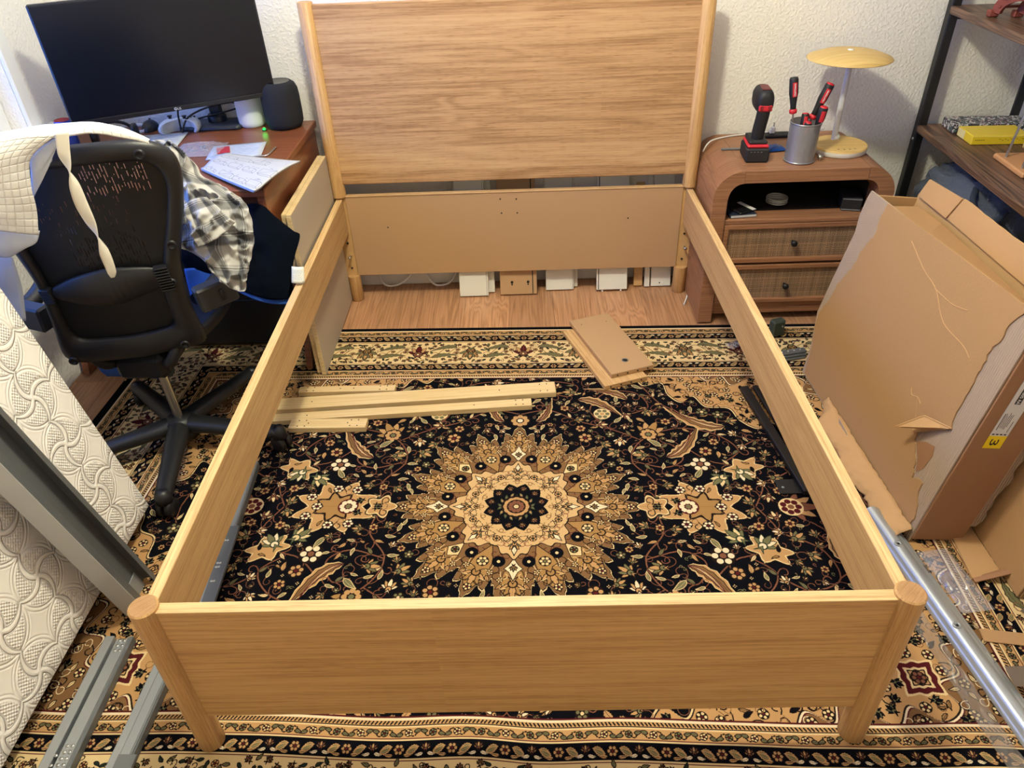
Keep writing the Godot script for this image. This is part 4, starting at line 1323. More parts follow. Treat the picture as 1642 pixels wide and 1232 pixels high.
func office_chair() -> void:
	var c := thing("office_chair", "black mesh-back swivel office chair at the desk, seen from behind", "chair", Vector3(-1.13, 0.009, 0.97))
	var oc := [Vector2(0.165, -0.014), Vector2(0.212, -0.004), Vector2(0.228, 0.03), Vector2(0.222, 0.133), Vector2(0.237, 0.282), Vector2(0.292, 0.445), Vector2(0.318, 0.556), Vector2(0.303, 0.615), Vector2(0.25, 0.644), Vector2(0.17, 0.652), Vector2(0.03, 0.652), Vector2(-0.08, 0.640), Vector2(-0.135, 0.612), Vector2(-0.155, 0.556), Vector2(-0.158, 0.445), Vector2(-0.137, 0.282), Vector2(-0.158, 0.133), Vector2(-0.176, 0.03), Vector2(-0.165, -0.008), Vector2(-0.13, -0.022), Vector2(-0.06, -0.026), Vector2(0.035, -0.028), Vector2(0.11, -0.02)]
	var icv := [Vector2(0.115, 0.072), Vector2(0.145, 0.082), Vector2(0.158, 0.11), Vector2(0.166, 0.2), Vector2(0.198, 0.31), Vector2(0.245, 0.43), Vector2(0.272, 0.52), Vector2(0.262, 0.57), Vector2(0.225, 0.592), Vector2(0.16, 0.598), Vector2(0.05, 0.598), Vector2(-0.05, 0.59), Vector2(-0.095, 0.57), Vector2(-0.115, 0.53), Vector2(-0.118, 0.43), Vector2(-0.108, 0.31), Vector2(-0.115, 0.2), Vector2(-0.122, 0.11), Vector2(-0.112, 0.077), Vector2(-0.085, 0.066), Vector2(-0.03, 0.062), Vector2(0.02, 0.06), Vector2(0.07, 0.064)]
	var o2 := resample_closed(oc, 120); var i2 := resample_closed(icv, 120)
	# frame: a rounded ring between outer and inner outline
	var st := mb(true)
	var prof := []
	for k in 10:
		var a := TAU * k / 10
		prof.append(Vector2(0.5 - 0.5 * cos(a), sin(a) * 0.020))
	for i in 120:
		var j := (i + 1) % 120
		for k in 10:
			var k2 := (k + 1) % 10
			var f := func(n, q): return chair_plane(lerpf(o2[n].x, i2[n].x, q.x), lerpf(o2[n].y, i2[n].y, q.x), q.y)
			quad(st, f.call(i, prof[k]), f.call(j, prof[k]), f.call(j, prof[k2]), f.call(i, prof[k2]))
	wobj("back_frame", st, M.chair, c)
	# woven mesh with fine open slits
	var im := Image.create(512, 512, false, Image.FORMAT_RGBA8)
	im.fill(Color(0.02, 0.02, 0.024, 1.0))
	var r := RandomNumberGenerator.new(); r.seed = 77
	for x in range(4, 512, 9):
		im.fill_rect(Rect2i(x - 3, 0, 2, 512), Color(0.032, 0.032, 0.036, 1.0))
		# where the weave shows light: upper right, and a band above the lumbar pad
		for z in [[270, 512, 6, 80, 5], [150, 430, 190, 270, 5], [100, 420, 90, 190, 2]]:
			if x < z[0] or x > z[1] - 60: continue
			for k in z[4]:
				im.fill_rect(Rect2i(x, r.randi_range(z[2], z[3]), 2, r.randi_range(3, 16)), Color(0.03, 0.03, 0.03, 0.0))
	var wm := mat(Color.WHITE, 0.6); wm.albedo_texture = ImageTexture.create_from_image(im)
	wm.transparency = BaseMaterial3D.TRANSPARENCY_ALPHA_SCISSOR; wm.alpha_scissor_threshold = 0.5
	st = mb(true)
	var ctr := Vector2(0.06, 0.33)
	for i in 120:
		var j := (i + 1) % 120
		for k in 8:
			var f := func(n, q): return ctr.lerp(i2[n], q / 8.0 * 1.03)
			var p := [f.call(i, k), f.call(i, k + 1), f.call(j, k + 1), f.call(j, k)]
			var w := []
			for q in p: w.append(chair_plane(q.x, q.y, -0.004))
			var uvs := []
			for q in p: uvs.append(Vector2((q.x + 0.14) / 0.43, (0.61 - q.y) / 0.56))
			quad(st, w[0], w[1], w[2], w[3], uvs[0], uvs[1], uvs[2], uvs[3])
	wobj("back_mesh", st, wm, c)
	# lumbar pad: a padded lens with ribs and ribbed ends
	st = mb(true)
	var top := [Vector2(-0.10, 0.268), Vector2(-0.03, 0.30), Vector2(0.06, 0.318), Vector2(0.13, 0.31), Vector2(0.175, 0.297)]
	var bot := [Vector2(-0.107, 0.232), Vector2(-0.04, 0.205), Vector2(0.04, 0.193), Vector2(0.12, 0.215), Vector2(0.18, 0.232)]
	var t2 := resample2(spline2(top), 40); var b2 := resample2(spline2(bot), 40)
	sheet(st, 40, 14, func(u, v):
		var q: Vector2 = b2[int(round(u * 40))].lerp(t2[int(round(u * 40))], v)
		var rib := 0.0012 * sin(u * TAU * 16.0) * smoothstep(0.0, 0.2, v) * (1 - smoothstep(0.6, 0.9, v)) * smoothstep(0.1, 0.3, u) * (1 - smoothstep(0.7, 0.85, u))
		return chair_plane(q.x, q.y, 0.006 + 0.028 * pow(sin(PI * clampf(v, 0.02, 0.98)), 0.5) * pow(sin(PI * clampf(u, 0.06, 0.94)), 0.35) + rib), 0.004)
	var lum := wobj("lumbar_pad", st, M.chair_dark, c)
	for e in [[0.172, 0.207, 0.30, 0.228], [-0.128, -0.102, 0.268, 0.228]]:
		st = mb()
		for k in 9:
			var q := Vector2((e[0] + e[1]) / 2, lerpf(e[3], e[2], k / 8.0))
			beam(st, chair_plane(e[0], q.y, 0.018), chair_plane(e[1], q.y, 0.018), Vector3(0.198, -0.139, 0.97), 0.0045, 0.022, 0.001)
		var rb := wobj("bellows", st, M.chair_dark, lum)
	# bolts of the frame
	for q in [Vector2(0.165, 0.012), Vector2(-0.15, 0.004), Vector2(0.203, 0.245), Vector2(0.238, 0.36), Vector2(0.245, 0.615)]:
		st = mb(true)
		var nb := Vector3(0.198, -0.1392, 0.9703)
		var at := chair_plane(q.x, q.y, 0.018)
		var bs := frame(at, at + nb, Vector3.UP)
		lathe(st, [Vector2(0.0135, -0.006), Vector2(0.0135, 0.004), Vector2(0.0105, 0.006), Vector2(0.0085, 0.006), Vector2(0.007, 0.002), Vector2(0, 0.002)], 18, Transform3D(Basis(bs.basis.z, bs.basis.x, bs.basis.y), at))
		wobj("bolt", st, M.chair_dark, c)
	# arm support on the right and on the left
	for s in [[0.255, 0.145, 1.0], [-0.19, 0.145, -1.0]]:
		st = mb()
		var p0 := chair_plane(s[0] - 0.02 * s[2], s[1], -0.01)
		var p1: Vector3 = p0 + Vector3(0.98, 0, -0.2) * 0.10 * s[2] + Vector3(-0.01, 0.01, -0.05)
		beam(st, p0, p1, Vector3.UP, 0.045, 0.075, 0.006)
		var ap := wobj("arm_support", st, mat(rgb8(40, 40, 42), 0.5), c)
		st = mb(true); box(st, Vector3(0.012, 0, 0.026), Vector3(0.012, 0.036, 0.004), 0.0015, frame(p0, p1, Vector3.UP))
		wobj("slot", st, M.chair_dark, ap)
		if s[2] > 0:
			st = mb(true); tube(st, spline([Vector3(-0.945, 0.555, 0.97), Vector3(-0.925, 0.56, 0.85), Vector3(-0.89, 0.60, 0.66), Vector3(-0.89, 0.622, 0.56)], 6), 0.020, 12)
			wobj("arm_post", st, M.chair_dark, ap)
			st = mb(); box(st, Vector3(-0.892, 0.64, 0.52), Vector3(0.08, 0.03, 0.24), 0.012)
			wobj("arm_pad", st, M.chair_dark, ap)
			continue
		st = mb(true)
		var bend: Array = spline([p1, p1 + Vector3(-0.02 * s[2], 0.0, -0.05), p1 + Vector3(-0.03 * s[2], 0.02, -0.12), p1 + Vector3(-0.03 * s[2], 0.06, -0.20)], 6)
		tube(st, bend, 0.024, 14)
		wobj("arm_post", st, M.chair_dark, ap)
		st = mb()
		box(st, Vector3.ZERO, Vector3(0.08, 0.03, 0.22), 0.012, Transform3D(Basis(Vector3.UP, 0.2), p1 + Vector3(-0.03 * s[2], 0.07, -0.30)))
		wobj("arm_pad", st, M.chair_dark, ap)
	# seat, mechanism, column, star base
	st = mb(true)
	var sc := Vector3(-1.205, 0.43, 0.80)
	sheet(st, 24, 20, func(u, v):
		var q := Vector2(u * 2 - 1, v * 2 - 1)
		var w: float = 0.25 * (1.0 - 0.12 * absf(q.y))
		var x: float = q.x * w * sqrt(1.0 - 0.25 * q.y * q.y); var z: float = -q.y * 0.23 * sqrt(1.0 - 0.25 * q.x * q.x)
		return sc + Basis(Vector3.UP, 0.2) * Vector3(x, 0.012 - 0.03 * (1 - q.x * q.x) * (1 - q.y * q.y) - 0.02 * smoothstep(0.6, 1.0, q.y), z), 0.035)
	wobj("seat", st, M.chair_dark, c)
	st = mb(); box(st, Vector3(-1.165, 0.345, 0.90), Vector3(0.16, 0.09, 0.24), 0.02, Transform3D.IDENTITY)
	wobj("tilt_housing", st, M.chair_dark, c)
	for s in [-1, 1]:
		st = mb(true); tube(st, spline([Vector3(-1.165 + s * 0.06, 0.36, 0.95), Vector3(-1.16 + s * 0.10, 0.37, 1.02), chair_plane(0.01 + s * 0.14, 0.02, -0.02)], 6), 0.018, 10)
		wobj("back_bracket", st, M.chair_dark, c)
	st = mb(true); lathe(st, [Vector2(0.014, 0.0), Vector2(0.014, 0.23)], 20, Transform3D(Basis.IDENTITY, Vector3(-1.13, 0.10, 0.97)))
	wobj("gas_column", st, M.steel, c)
	st = mb(true); lathe(st, [Vector2(0.0, 0.05), Vector2(0.05, 0.05), Vector2(0.055, 0.07), Vector2(0.05, 0.115), Vector2(0.03, 0.128), Vector2(0.0, 0.128)], 24, Transform3D(Basis.IDENTITY, Vector3(-1.13, 0.0, 0.97)))
	wobj("hub", st, M.chair_dark, c)
	for k in 5:
		var a := deg_to_rad(79.0 - 72.0 * k)
		var d := Vector3(cos(a), 0, sin(a))
		st = mb(true)
		var pth := []; var rad := []
		for i in 9:
			var t := i / 8.0
			pth.append(Vector3(-1.13, 0, 0.97) + d * (0.03 + 0.30 * t) + Vector3(0, 0.098 - 0.016 * t, 0))
			rad.append(lerpf(0.036, 0.026, t))
		tube(st, pth, rad, 16, true, false, 0.75)
		var leg := wobj("base_leg", st, M.chair, c)
		var e := Vector3(-1.13, 0, 0.97) + d * 0.335
		st = mb(true); lathe(st, [Vector2(0.0, 0.105), Vector2(0.018, 0.100), Vector2(0.025, 0.085), Vector2(0.025, 0.062), Vector2(0.0, 0.058)], 16, Transform3D(Basis.IDENTITY, e))
		wobj("end_cap", st, M.chair, leg)
		var wd := d.rotated(Vector3.UP, 1.2)
		for s in [-1, 1]:
			st = mb(true)
			lathe(st, [Vector2(0, -0.010), Vector2(0.024, -0.010), Vector2(0.029, -0.006), Vector2(0.029, 0.006), Vector2(0.024, 0.010), Vector2(0, 0.010)], 24, Transform3D(Basis(wd.cross(Vector3.UP), wd, Vector3.UP).orthonormalized(), e + Vector3(0, 0.0395, 0) + wd * 0.014 * s))
			wobj("caster_wheel", st, M.black, leg)

func spline2(p: Array) -> Array: return spline(p, 10)

func resample2(p: Array, n: int) -> Array:
	var q := []
	for v in p: q.append(Vector3(v.x, v.y, 0))
	var o := []
	for v in resample(q, n): o.append(Vector2(v.x, v.y))
	return o

func resample_closed(p: Array, n: int) -> Array:
	var s := spline(p, 10, true)
	s.append(s[0])
	var r := resample2(s, n)
	r.pop_back()
	return r

func plaid_image() -> Image:
	var im := Image.create(512, 512, false, Image.FORMAT_RGB8)
	var nz := noise_img(512, 512, 0.35, 3, 2).get_data()
	var out := PackedByteArray(); out.resize(512 * 512 * 3)
	var sett := func(t: float) -> float:
		# 0 light .. 1 dark along one thread direction
		var p := fmod(t, 1.0)
		if p < 0.30: return 0.0
		if p < 0.33: return 0.35
		if p < 0.58: return 0.72
		if p < 0.61: return 0.2
		if p < 0.645: return 1.0
		if p < 0.68: return 0.1
		if p < 0.74: return 0.3
		return 0.0
	var sx := []
	for i in 512: sx.append(sett.call(i / 256.0))
	var k := 0
	for y in 512:
		for x in 512:
			var tw := (x + y) % 4 < 2
			var d: float = (sx[x] if tw else sx[y]) * 0.5 + maxf(sx[x], sx[y]) * 0.28 + minf(sx[x], sx[y]) * 0.22
			d += (nz[y * 512 + x] / 255.0 - 0.5) * 0.30 * (0.15 + d)
			d = clampf(d, 0, 1)
			out[k] = int(lerpf(178, 14, d)); out[k + 1] = int(lerpf(175, 17, d)); out[k + 2] = int(lerpf(169, 24, d))
			k += 3
	return Image.create_from_data(512, 512, false, Image.FORMAT_RGB8, out)

func clothes() -> void:
	var pm := mat(Color.WHITE, 0.95); pm.albedo_texture = tex(plaid_image()); pm.rim_enabled = true; pm.rim = 0.2
	var pr := [
		[Vector3(-0.984, 0.990, 0.866), Vector3(-0.960, 0.991, 0.863), Vector3(-0.939, 0.985, 0.862), Vector3(-0.918, 0.968, 0.863)],
		[Vector3(-0.951, 0.964, 0.873), Vector3(-0.923, 0.962, 0.880), Vector3(-0.897, 0.951, 0.880), Vector3(-0.874, 0.925, 0.879)],
		[Vector3(-0.933, 0.931, 0.889), Vector3(-0.905, 0.919, 0.916), Vector3(-0.879, 0.907, 0.916), Vector3(-0.861, 0.898, 0.891)],
		[Vector3(-0.938, 0.883, 0.916), Vector3(-0.891, 0.880, 0.945), Vector3(-0.853, 0.874, 0.931), Vector3(-0.815, 0.870, 0.897)],
		[Vector3(-0.941, 0.840, 0.943), Vector3(-0.875, 0.839, 0.975), Vector3(-0.818, 0.836, 0.963), Vector3(-0.757, 0.827, 0.909)],
		[Vector3(-0.944, 0.798, 0.969), Vector3(-0.872, 0.795, 0.991), Vector3(-0.805, 0.791, 0.987), Vector3(-0.739, 0.784, 0.930)],
		[Vector3(-0.939, 0.747, 0.997), Vector3(-0.868, 0.739, 1.024), Vector3(-0.804, 0.732, 1.013), Vector3(-0.737, 0.728, 0.963)],
		[Vector3(-0.881, 0.709, 1.009), Vector3(-0.834, 0.694, 1.033), Vector3(-0.786, 0.686, 1.026), Vector3(-0.751, 0.675, 0.998)],
		[Vector3(-0.829, 0.649, 1.032), Vector3(-0.807, 0.632, 1.046), Vector3(-0.787, 0.622, 1.047), Vector3(-0.768, 0.615, 1.037)]]
	var t := thing("plaid_shirt", "crumpled grey and white plaid shirt hung over the right of the office chair", "shirt", Vector3(-0.88, 0.66, 1.0))
	var st := mb(true)
	cloth_rows(st, pr, 72, 100, 0.020, 0.9, 5, 0.003, 1.45, 2.4, Vector3(46, 58, 10), true)
	wobj("shirt_body", st, pm, t)
	# sleeve folded over the front, with its cuff
	var sl := [
		[Vector3(-0.884, 0.856, 0.997), Vector3(-0.857, 0.870, 0.997), Vector3(-0.825, 0.870, 0.983)],
		[Vector3(-0.875, 0.820, 1.019), Vector3(-0.834, 0.836, 1.022), Vector3(-0.794, 0.843, 0.997)],
		[Vector3(-0.868, 0.789, 1.037), Vector3(-0.816, 0.802, 1.040), Vector3(-0.771, 0.820, 1.006)],
		[Vector3(-0.857, 0.757, 1.046), Vector3(-0.803, 0.780, 1.051), Vector3(-0.751, 0.809, 1.015)]]
	st = mb(true)
	cloth_rows(st, sl, 30, 30, 0.012, 1.2, 9, 0.004, 0.9, 0.9, Vector3(34, -44, 6), true)
	wobj("sleeve", st, pm, t)
	# navy garment with a bright blue lining
	var nr := [
		[Vector3(-0.861, 0.706, 0.635), Vector3(-0.833, 0.706, 0.630), Vector3(-0.805, 0.695, 0.630), Vector3(-0.779, 0.666, 0.637)],
		[Vector3(-0.872, 0.678, 0.652), Vector3(-0.826, 0.672, 0.657), Vector3(-0.772, 0.650, 0.656), Vector3(-0.726, 0.619, 0.649)],
		[Vector3(-0.877, 0.627, 0.679), Vector3(-0.821, 0.619, 0.690), Vector3(-0.761, 0.609, 0.682), Vector3(-0.706, 0.603, 0.653)],
		[Vector3(-0.886, 0.567, 0.712), Vector3(-0.830, 0.561, 0.722), Vector3(-0.777, 0.553, 0.714), Vector3(-0.728, 0.543, 0.689)],
		[Vector3(-0.907, 0.508, 0.748), Vector3(-0.847, 0.498, 0.755), Vector3(-0.794, 0.486, 0.749), Vector3(-0.745, 0.480, 0.725)],
		[Vector3(-0.917, 0.480, 0.765), Vector3(-0.855, 0.451, 0.770), Vector3(-0.803, 0.433, 0.766), Vector3(-0.757, 0.428, 0.755)]]
	t = thing("navy_garment", "dark navy garment with bright blue lining hanging beside the plaid shirt", "jacket", Vector3(-0.83, 0.42, 0.70))
	st = mb(true); cloth_rows(st, nr, 30, 36, 0.006, 0.9, 12, 0.003, 1, 1, Vector3(34, 6, 0))
	wobj("outer_cloth", st, M.navy, t)
	st = mb(true)
	cloth_rows(st, [[Vector3(-0.930, 0.505, 0.745), Vector3(-0.856, 0.462, 0.757), Vector3(-0.804, 0.443, 0.752), Vector3(-0.758, 0.445, 0.742)], [Vector3(-0.922, 0.476, 0.759), Vector3(-0.857, 0.444, 0.764), Vector3(-0.804, 0.425, 0.760), Vector3(-0.757, 0.419, 0.752)], [Vector3(-0.915, 0.468, 0.762), Vector3(-0.858, 0.434, 0.766), Vector3(-0.805, 0.416, 0.763), Vector3(-0.758, 0.409, 0.756)]], 24, 8, 0.003, 1.0, 3, 0.003)
	wobj("lining", st, M.blue, t)
	st = mb(true)
	cloth_rows(st, [[Vector3(-1.055, 0.556, 0.770), Vector3(-1.006, 0.555, 0.766), Vector3(-0.950, 0.545, 0.760)], [Vector3(-1.055, 0.508, 0.784), Vector3(-1.006, 0.507, 0.780), Vector3(-0.950, 0.491, 0.774)], [Vector3(-1.050, 0.459, 0.800), Vector3(-1.006, 0.455, 0.797), Vector3(-0.950, 0.445, 0.790)]], 16, 12, 0.006, 1.0, 4, 0.003)
	wobj("lining_fold", st, M.blue, t)
	# cloth between shirt and seat, dark
	st = mb(true)
	cloth_rows(st, [[Vector3(-1.06, 0.66, 0.74), Vector3(-0.98, 0.66, 0.75), Vector3(-0.88, 0.62, 0.74)], [Vector3(-1.06, 0.60, 0.76), Vector3(-0.98, 0.59, 0.77), Vector3(-0.88, 0.55, 0.75)], [Vector3(-1.05, 0.54, 0.765), Vector3(-0.97, 0.53, 0.768), Vector3(-0.88, 0.48, 0.75)]], 20, 16, 0.008, 1.0, 14, 0.003)
	wobj("inner_cloth", st, M.navy, t)
	# the label that hangs from it
	var tg := Image.create(128, 160, false, Image.FORMAT_RGB8)
	tg.fill(rgb8(224, 222, 206))
	var r := RandomNumberGenerator.new(); r.seed = 3
	for i in 9:
		var x := 20
		while x < 100:
			var w := r.randi_range(3, 12)
			tg.fill_rect(Rect2i(x, 34 + i * 11 + r.randi_range(-1, 1), w, 3), rgb8(60, 110, 130) if i < 4 else rgb8(120, 130, 130))
			x += w + r.randi_range(3, 8)
	var tmn := mat(Color.WHITE, 0.8); tmn.albedo_texture = tex(tg)
	st = mb(true)
	var A := Vector3(-0.735, 0.525, 0.714); var B := Vector3(-0.697, 0.520, 0.708); var Cc := Vector3(-0.739, 0.478, 0.738); var D := Vector3(-0.698, 0.473, 0.732)
	sheet(st, 6, 6, func(u, v): return Cc.lerp(D, u).lerp(A.lerp(B, u), v) + Vector3(0, 0, 0.004 * sin(u * 3.0)), 0.0006)
	# texture runs top-down
	var tago := wobj("care_label", st, tmn, t)
	tmn.uv1_scale = Vector3(1, -1, 1)
	tago.set_meta("label", "white printed label")
	# blue cloth under the seat
	t = thing("blue_cloth", "bright blue cloth lying under the office chair seat", "cloth", Vector3(-1.25, 0.18, 0.70))
	st = mb(true)
	cloth_rows(st, [[Vector3(-1.42, 0.34, 0.80), Vector3(-1.30, 0.34, 0.82), Vector3(-1.18, 0.32, 0.82)], [Vector3(-1.42, 0.26, 0.84), Vector3(-1.30, 0.25, 0.86), Vector3(-1.18, 0.24, 0.85)], [Vector3(-1.40, 0.20, 0.84), Vector3(-1.30, 0.20, 0.85), Vector3(-1.20, 0.19, 0.85)]], 20, 16, 0.008, 1.0, 24, 0.003)
	wobj("cloth", st, M.blue, t)

func quilt_grid_mat() -> StandardMaterial3D:
	var im := Image.create(256, 256, false, Image.FORMAT_L8)
	var d := PackedByteArray(); d.resize(256 * 256)
	for y in 256:
		for x in 256:
			var u := absf(fmod(x / 256.0 * 8.0, 1.0) - 0.5) * 2; var v := absf(fmod(y / 256.0 * 8.0, 1.0) - 0.5) * 2
			var h := sqrt(maxf(0.0, 1.0 - pow(u, 6))) * sqrt(maxf(0.0, 1.0 - pow(v, 6)))
			d[y * 256 + x] = int(255.0 * h)
	im = Image.create_from_data(256, 256, false, Image.FORMAT_L8, d)
	var m := mat(rgb8(238, 235, 228), 0.9)
	m.heightmap_enabled = true; m.heightmap_texture = tex(im); m.heightmap_scale = 0.16
	return m

func mattress_cover() -> void:
	var qm := quilt_grid_mat()
	var t := thing("quilted_cover", "white quilted mattress cover draped over the top of the office chair", "mattress cover", Vector3(-1.10, 0.87, 1.2))
	var st := mb(true)
	cloth_rows(st, [[Vector3(-1.177, 1.112, 1.229), Vector3(-1.128, 1.111, 1.224), Vector3(-1.069, 1.115, 1.217), Vector3(-1.010, 1.113, 1.210)], [Vector3(-1.192, 1.081, 1.248), Vector3(-1.144, 1.076, 1.242), Vector3(-1.108, 1.072, 1.232), Vector3(-1.085, 1.065, 1.218)], [Vector3(-1.221, 1.024, 1.245), Vector3(-1.172, 1.019, 1.240), Vector3(-1.138, 1.013, 1.232), Vector3(-1.113, 1.005, 1.215)], [Vector3(-1.250, 0.965, 1.238), Vector3(-1.202, 0.955, 1.236), Vector3(-1.165, 0.949, 1.228), Vector3(-1.129, 0.945, 1.210)], [Vector3(-1.277, 0.910, 1.235), Vector3(-1.230, 0.897, 1.230), Vector3(-1.194, 0.886, 1.220), Vector3(-1.156, 0.873, 1.205)]], 30, 36, 0.004, 0.8, 7, 0.004, 0.95, 1.7)
	wobj("quilted_flap", st, qm, t)
	st = mb(true)
	cloth_rows(st, [[Vector3(-1.097, 1.060, 1.208), Vector3(-1.068, 1.080, 1.203), Vector3(-1.042, 1.094, 1.200), Vector3(-1.019, 1.103, 1.197)], [Vector3(-1.112, 1.021, 1.206), Vector3(-1.084, 1.041, 1.203), Vector3(-1.054, 1.064, 1.200), Vector3(-1.022, 1.092, 1.196)], [Vector3(-1.124, 0.991, 1.204), Vector3(-1.101, 1.012, 1.200), Vector3(-1.068, 1.044, 1.197), Vector3(-1.030, 1.083, 1.195)], [Vector3(-1.134, 0.963, 1.200), Vector3(-1.117, 0.982, 1.198), Vector3(-1.097, 1.004, 1.196), Vector3(-1.060, 1.046, 1.195)]], 16, 16, 0.003, 1.6, 8, 0.002)
	wobj("lining_fold", st, M.lining, t)
	st = mb(true)
	cloth_rows(st, [[Vector3(-1.288, 0.906, 1.225), Vector3(-1.238, 0.900, 1.214), Vector3(-1.203, 0.890, 1.205), Vector3(-1.158, 0.878, 1.193)], [Vector3(-1.305, 0.872, 1.230), Vector3(-1.257, 0.857, 1.222), Vector3(-1.220, 0.848, 1.212), Vector3(-1.176, 0.850, 1.196)], [Vector3(-1.321, 0.839, 1.223), Vector3(-1.274, 0.822, 1.212), Vector3(-1.250, 0.818, 1.204), Vector3(-1.211, 0.836, 1.196)]], 20, 12, 0.003, 1.0, 9, 0.002)
	wobj("lining_hem", st, M.lining, t)
	st = mb(true)
	cloth_rows(st, [[Vector3(-1.190, 1.108, 1.195), Vector3(-1.141, 1.112, 1.185), Vector3(-1.080, 1.123, 1.175), Vector3(-1.022, 1.124, 1.162), Vector3(-0.958, 1.119, 1.150), Vector3(-0.898, 1.102, 1.140), Vector3(-0.846, 1.071, 1.135)], [Vector3(-1.190, 1.117, 1.212), Vector3(-1.141, 1.118, 1.206), Vector3(-1.080, 1.122, 1.198), Vector3(-1.022, 1.122, 1.186), Vector3(-0.958, 1.116, 1.174), Vector3(-0.898, 1.101, 1.160), Vector3(-0.846, 1.070, 1.145)], [Vector3(-1.180, 1.109, 1.230), Vector3(-1.131, 1.108, 1.224), Vector3(-1.072, 1.108, 1.214), Vector3(-1.014, 1.104, 1.202), Vector3(-0.955, 1.102, 1.180), Vector3(-0.898, 1.086, 1.163), Vector3(-0.846, 1.063, 1.145)]], 40, 12, 0.003, 1.0, 10, 0.004, 2.4, 0.35)
	wobj("top_fold", st, qm, t)
	st = mb(true)
	cloth_rows(st, [[Vector3(-1.378, 0.826, 1.187), Vector3(-1.301, 0.812, 1.169), Vector3(-1.278, 0.795, 1.163)], [Vector3(-1.409, 0.765, 1.185), Vector3(-1.328, 0.753, 1.177), Vector3(-1.292, 0.728, 1.156)], [Vector3(-1.437, 0.711, 1.183), Vector3(-1.355, 0.698, 1.174), Vector3(-1.307, 0.678, 1.152)], [Vector3(-1.465, 0.614, 1.180), Vector3(-1.382, 0.60, 1.161), Vector3(-1.334, 0.603, 1.151)]], 12, 20, 0.005, 0.8, 11, 0.002)
	wobj("hanging_skirt", st, M.lining, t)
	# the twisted elastic strap
	var cen := [Vector3(-0.998, 1.116, 1.212), Vector3(-1.009, 1.072, 1.216), Vector3(-1.014, 1.044, 1.214), Vector3(-1.018, 1.023, 1.212), Vector3(-1.020, 0.992, 1.208), Vector3(-1.024, 0.947, 1.202), Vector3(-1.023, 0.895, 1.196), Vector3(-1.024, 0.848, 1.190), Vector3(-1.025, 0.816, 1.186), Vector3(-1.028, 0.779, 1.181), Vector3(-1.031, 0.753, 1.178), Vector3(-1.035, 0.738, 1.176)]
	var ang := [0.0, 0.1, 0.75, 1.35, 2.2, 2.85, 3.5, 4.55, 5.3, 5.95, 6.1, 6.2]
	var wid := [0.0145, 0.0138, 0.0138, 0.0138, 0.0138, 0.0138, 0.0138, 0.0138, 0.0138, 0.0115, 0.0105, 0.004]
	var cs := spline(cen, 6)
	st = mb(true)
	var N := cs.size() - 1
	sheet(st, 6, N, func(u, v):
		var i := int(round((1.0 - v) * N))
		var f := i / 6.0
		var k := mini(int(f), 10); var fr := f - k
		var a := lerpf(ang[k], ang[k + 1], fr); var w := lerpf(wid[k], wid[k + 1], fr)
		return cs[i] + (Vector3(0.98, 0.0, -0.2) * cos(a) + Vector3(0.198, -0.139, 0.97) * sin(a)) * (u * 2 - 1) * w, 0.0012)
	wobj("strap", st, mat(rgb8(226, 218, 200), 0.7), t)

func quilting() -> Image:
	# pinwheels of four smooth curved arms between dotted, domed patches; neighbours turn opposite ways
	var W := 640
	var d := PackedByteArray(); d.resize(W * W)
	for y in W:
		for x in W:
			var px := x * 2.0 / W; var py := y * 2.0 / W
			var cx := int(px); var cy := int(py)
			var ax := px - cx - 0.5; var ay := py - cy - 0.5
			var sg := 1.0 if (cx + cy) % 2 == 0 else -1.0
			var r := sqrt(ax * ax + ay * ay)
			var th := atan2(ay, ax) + sg * 2.1 * (r - 0.5)
			var s := absf(sin(th * 2.0 )) * maxf(r, 0.02)
			# s: distance from the nearest arm's centre line
			var wdt := 0.055 + 0.05 * sin(minf(r, 0.5) * TAU)
			var e := s - wdt
			var h := 0.55
			if e < 0.0:
				h = 0.62 + 0.30 * sqrt(clampf(-e / wdt, 0.0, 1.0))
			else:
				h = 0.50 + 0.30 * clampf(e * 7.0, 0.0, 1.0) * (1.0 - 0.9 * smoothstep(0.40, 0.62, r))
				var rim := absf(r - 0.47)
				h -= 0.25 * exp(-pow(rim / 0.016, 2.0)) + 0.18 * exp(-pow((r - 0.53) / 0.014, 2.0))
				if e > 0.045 and r < 0.43:
					h += 0.17 * sin(x * TAU * 30.0 / W) * sin(y * TAU * 30.0 / W)
			h -= 0.42 * exp(-pow(e / 0.013, 2.0)) + 0.22 * exp(-pow((e - 0.035) / 0.010, 2.0))
			d[y * W + x] = int(clampf(h, 0, 1) * 255.0)
	return Image.create_from_data(W, W, false, Image.FORMAT_L8, d)

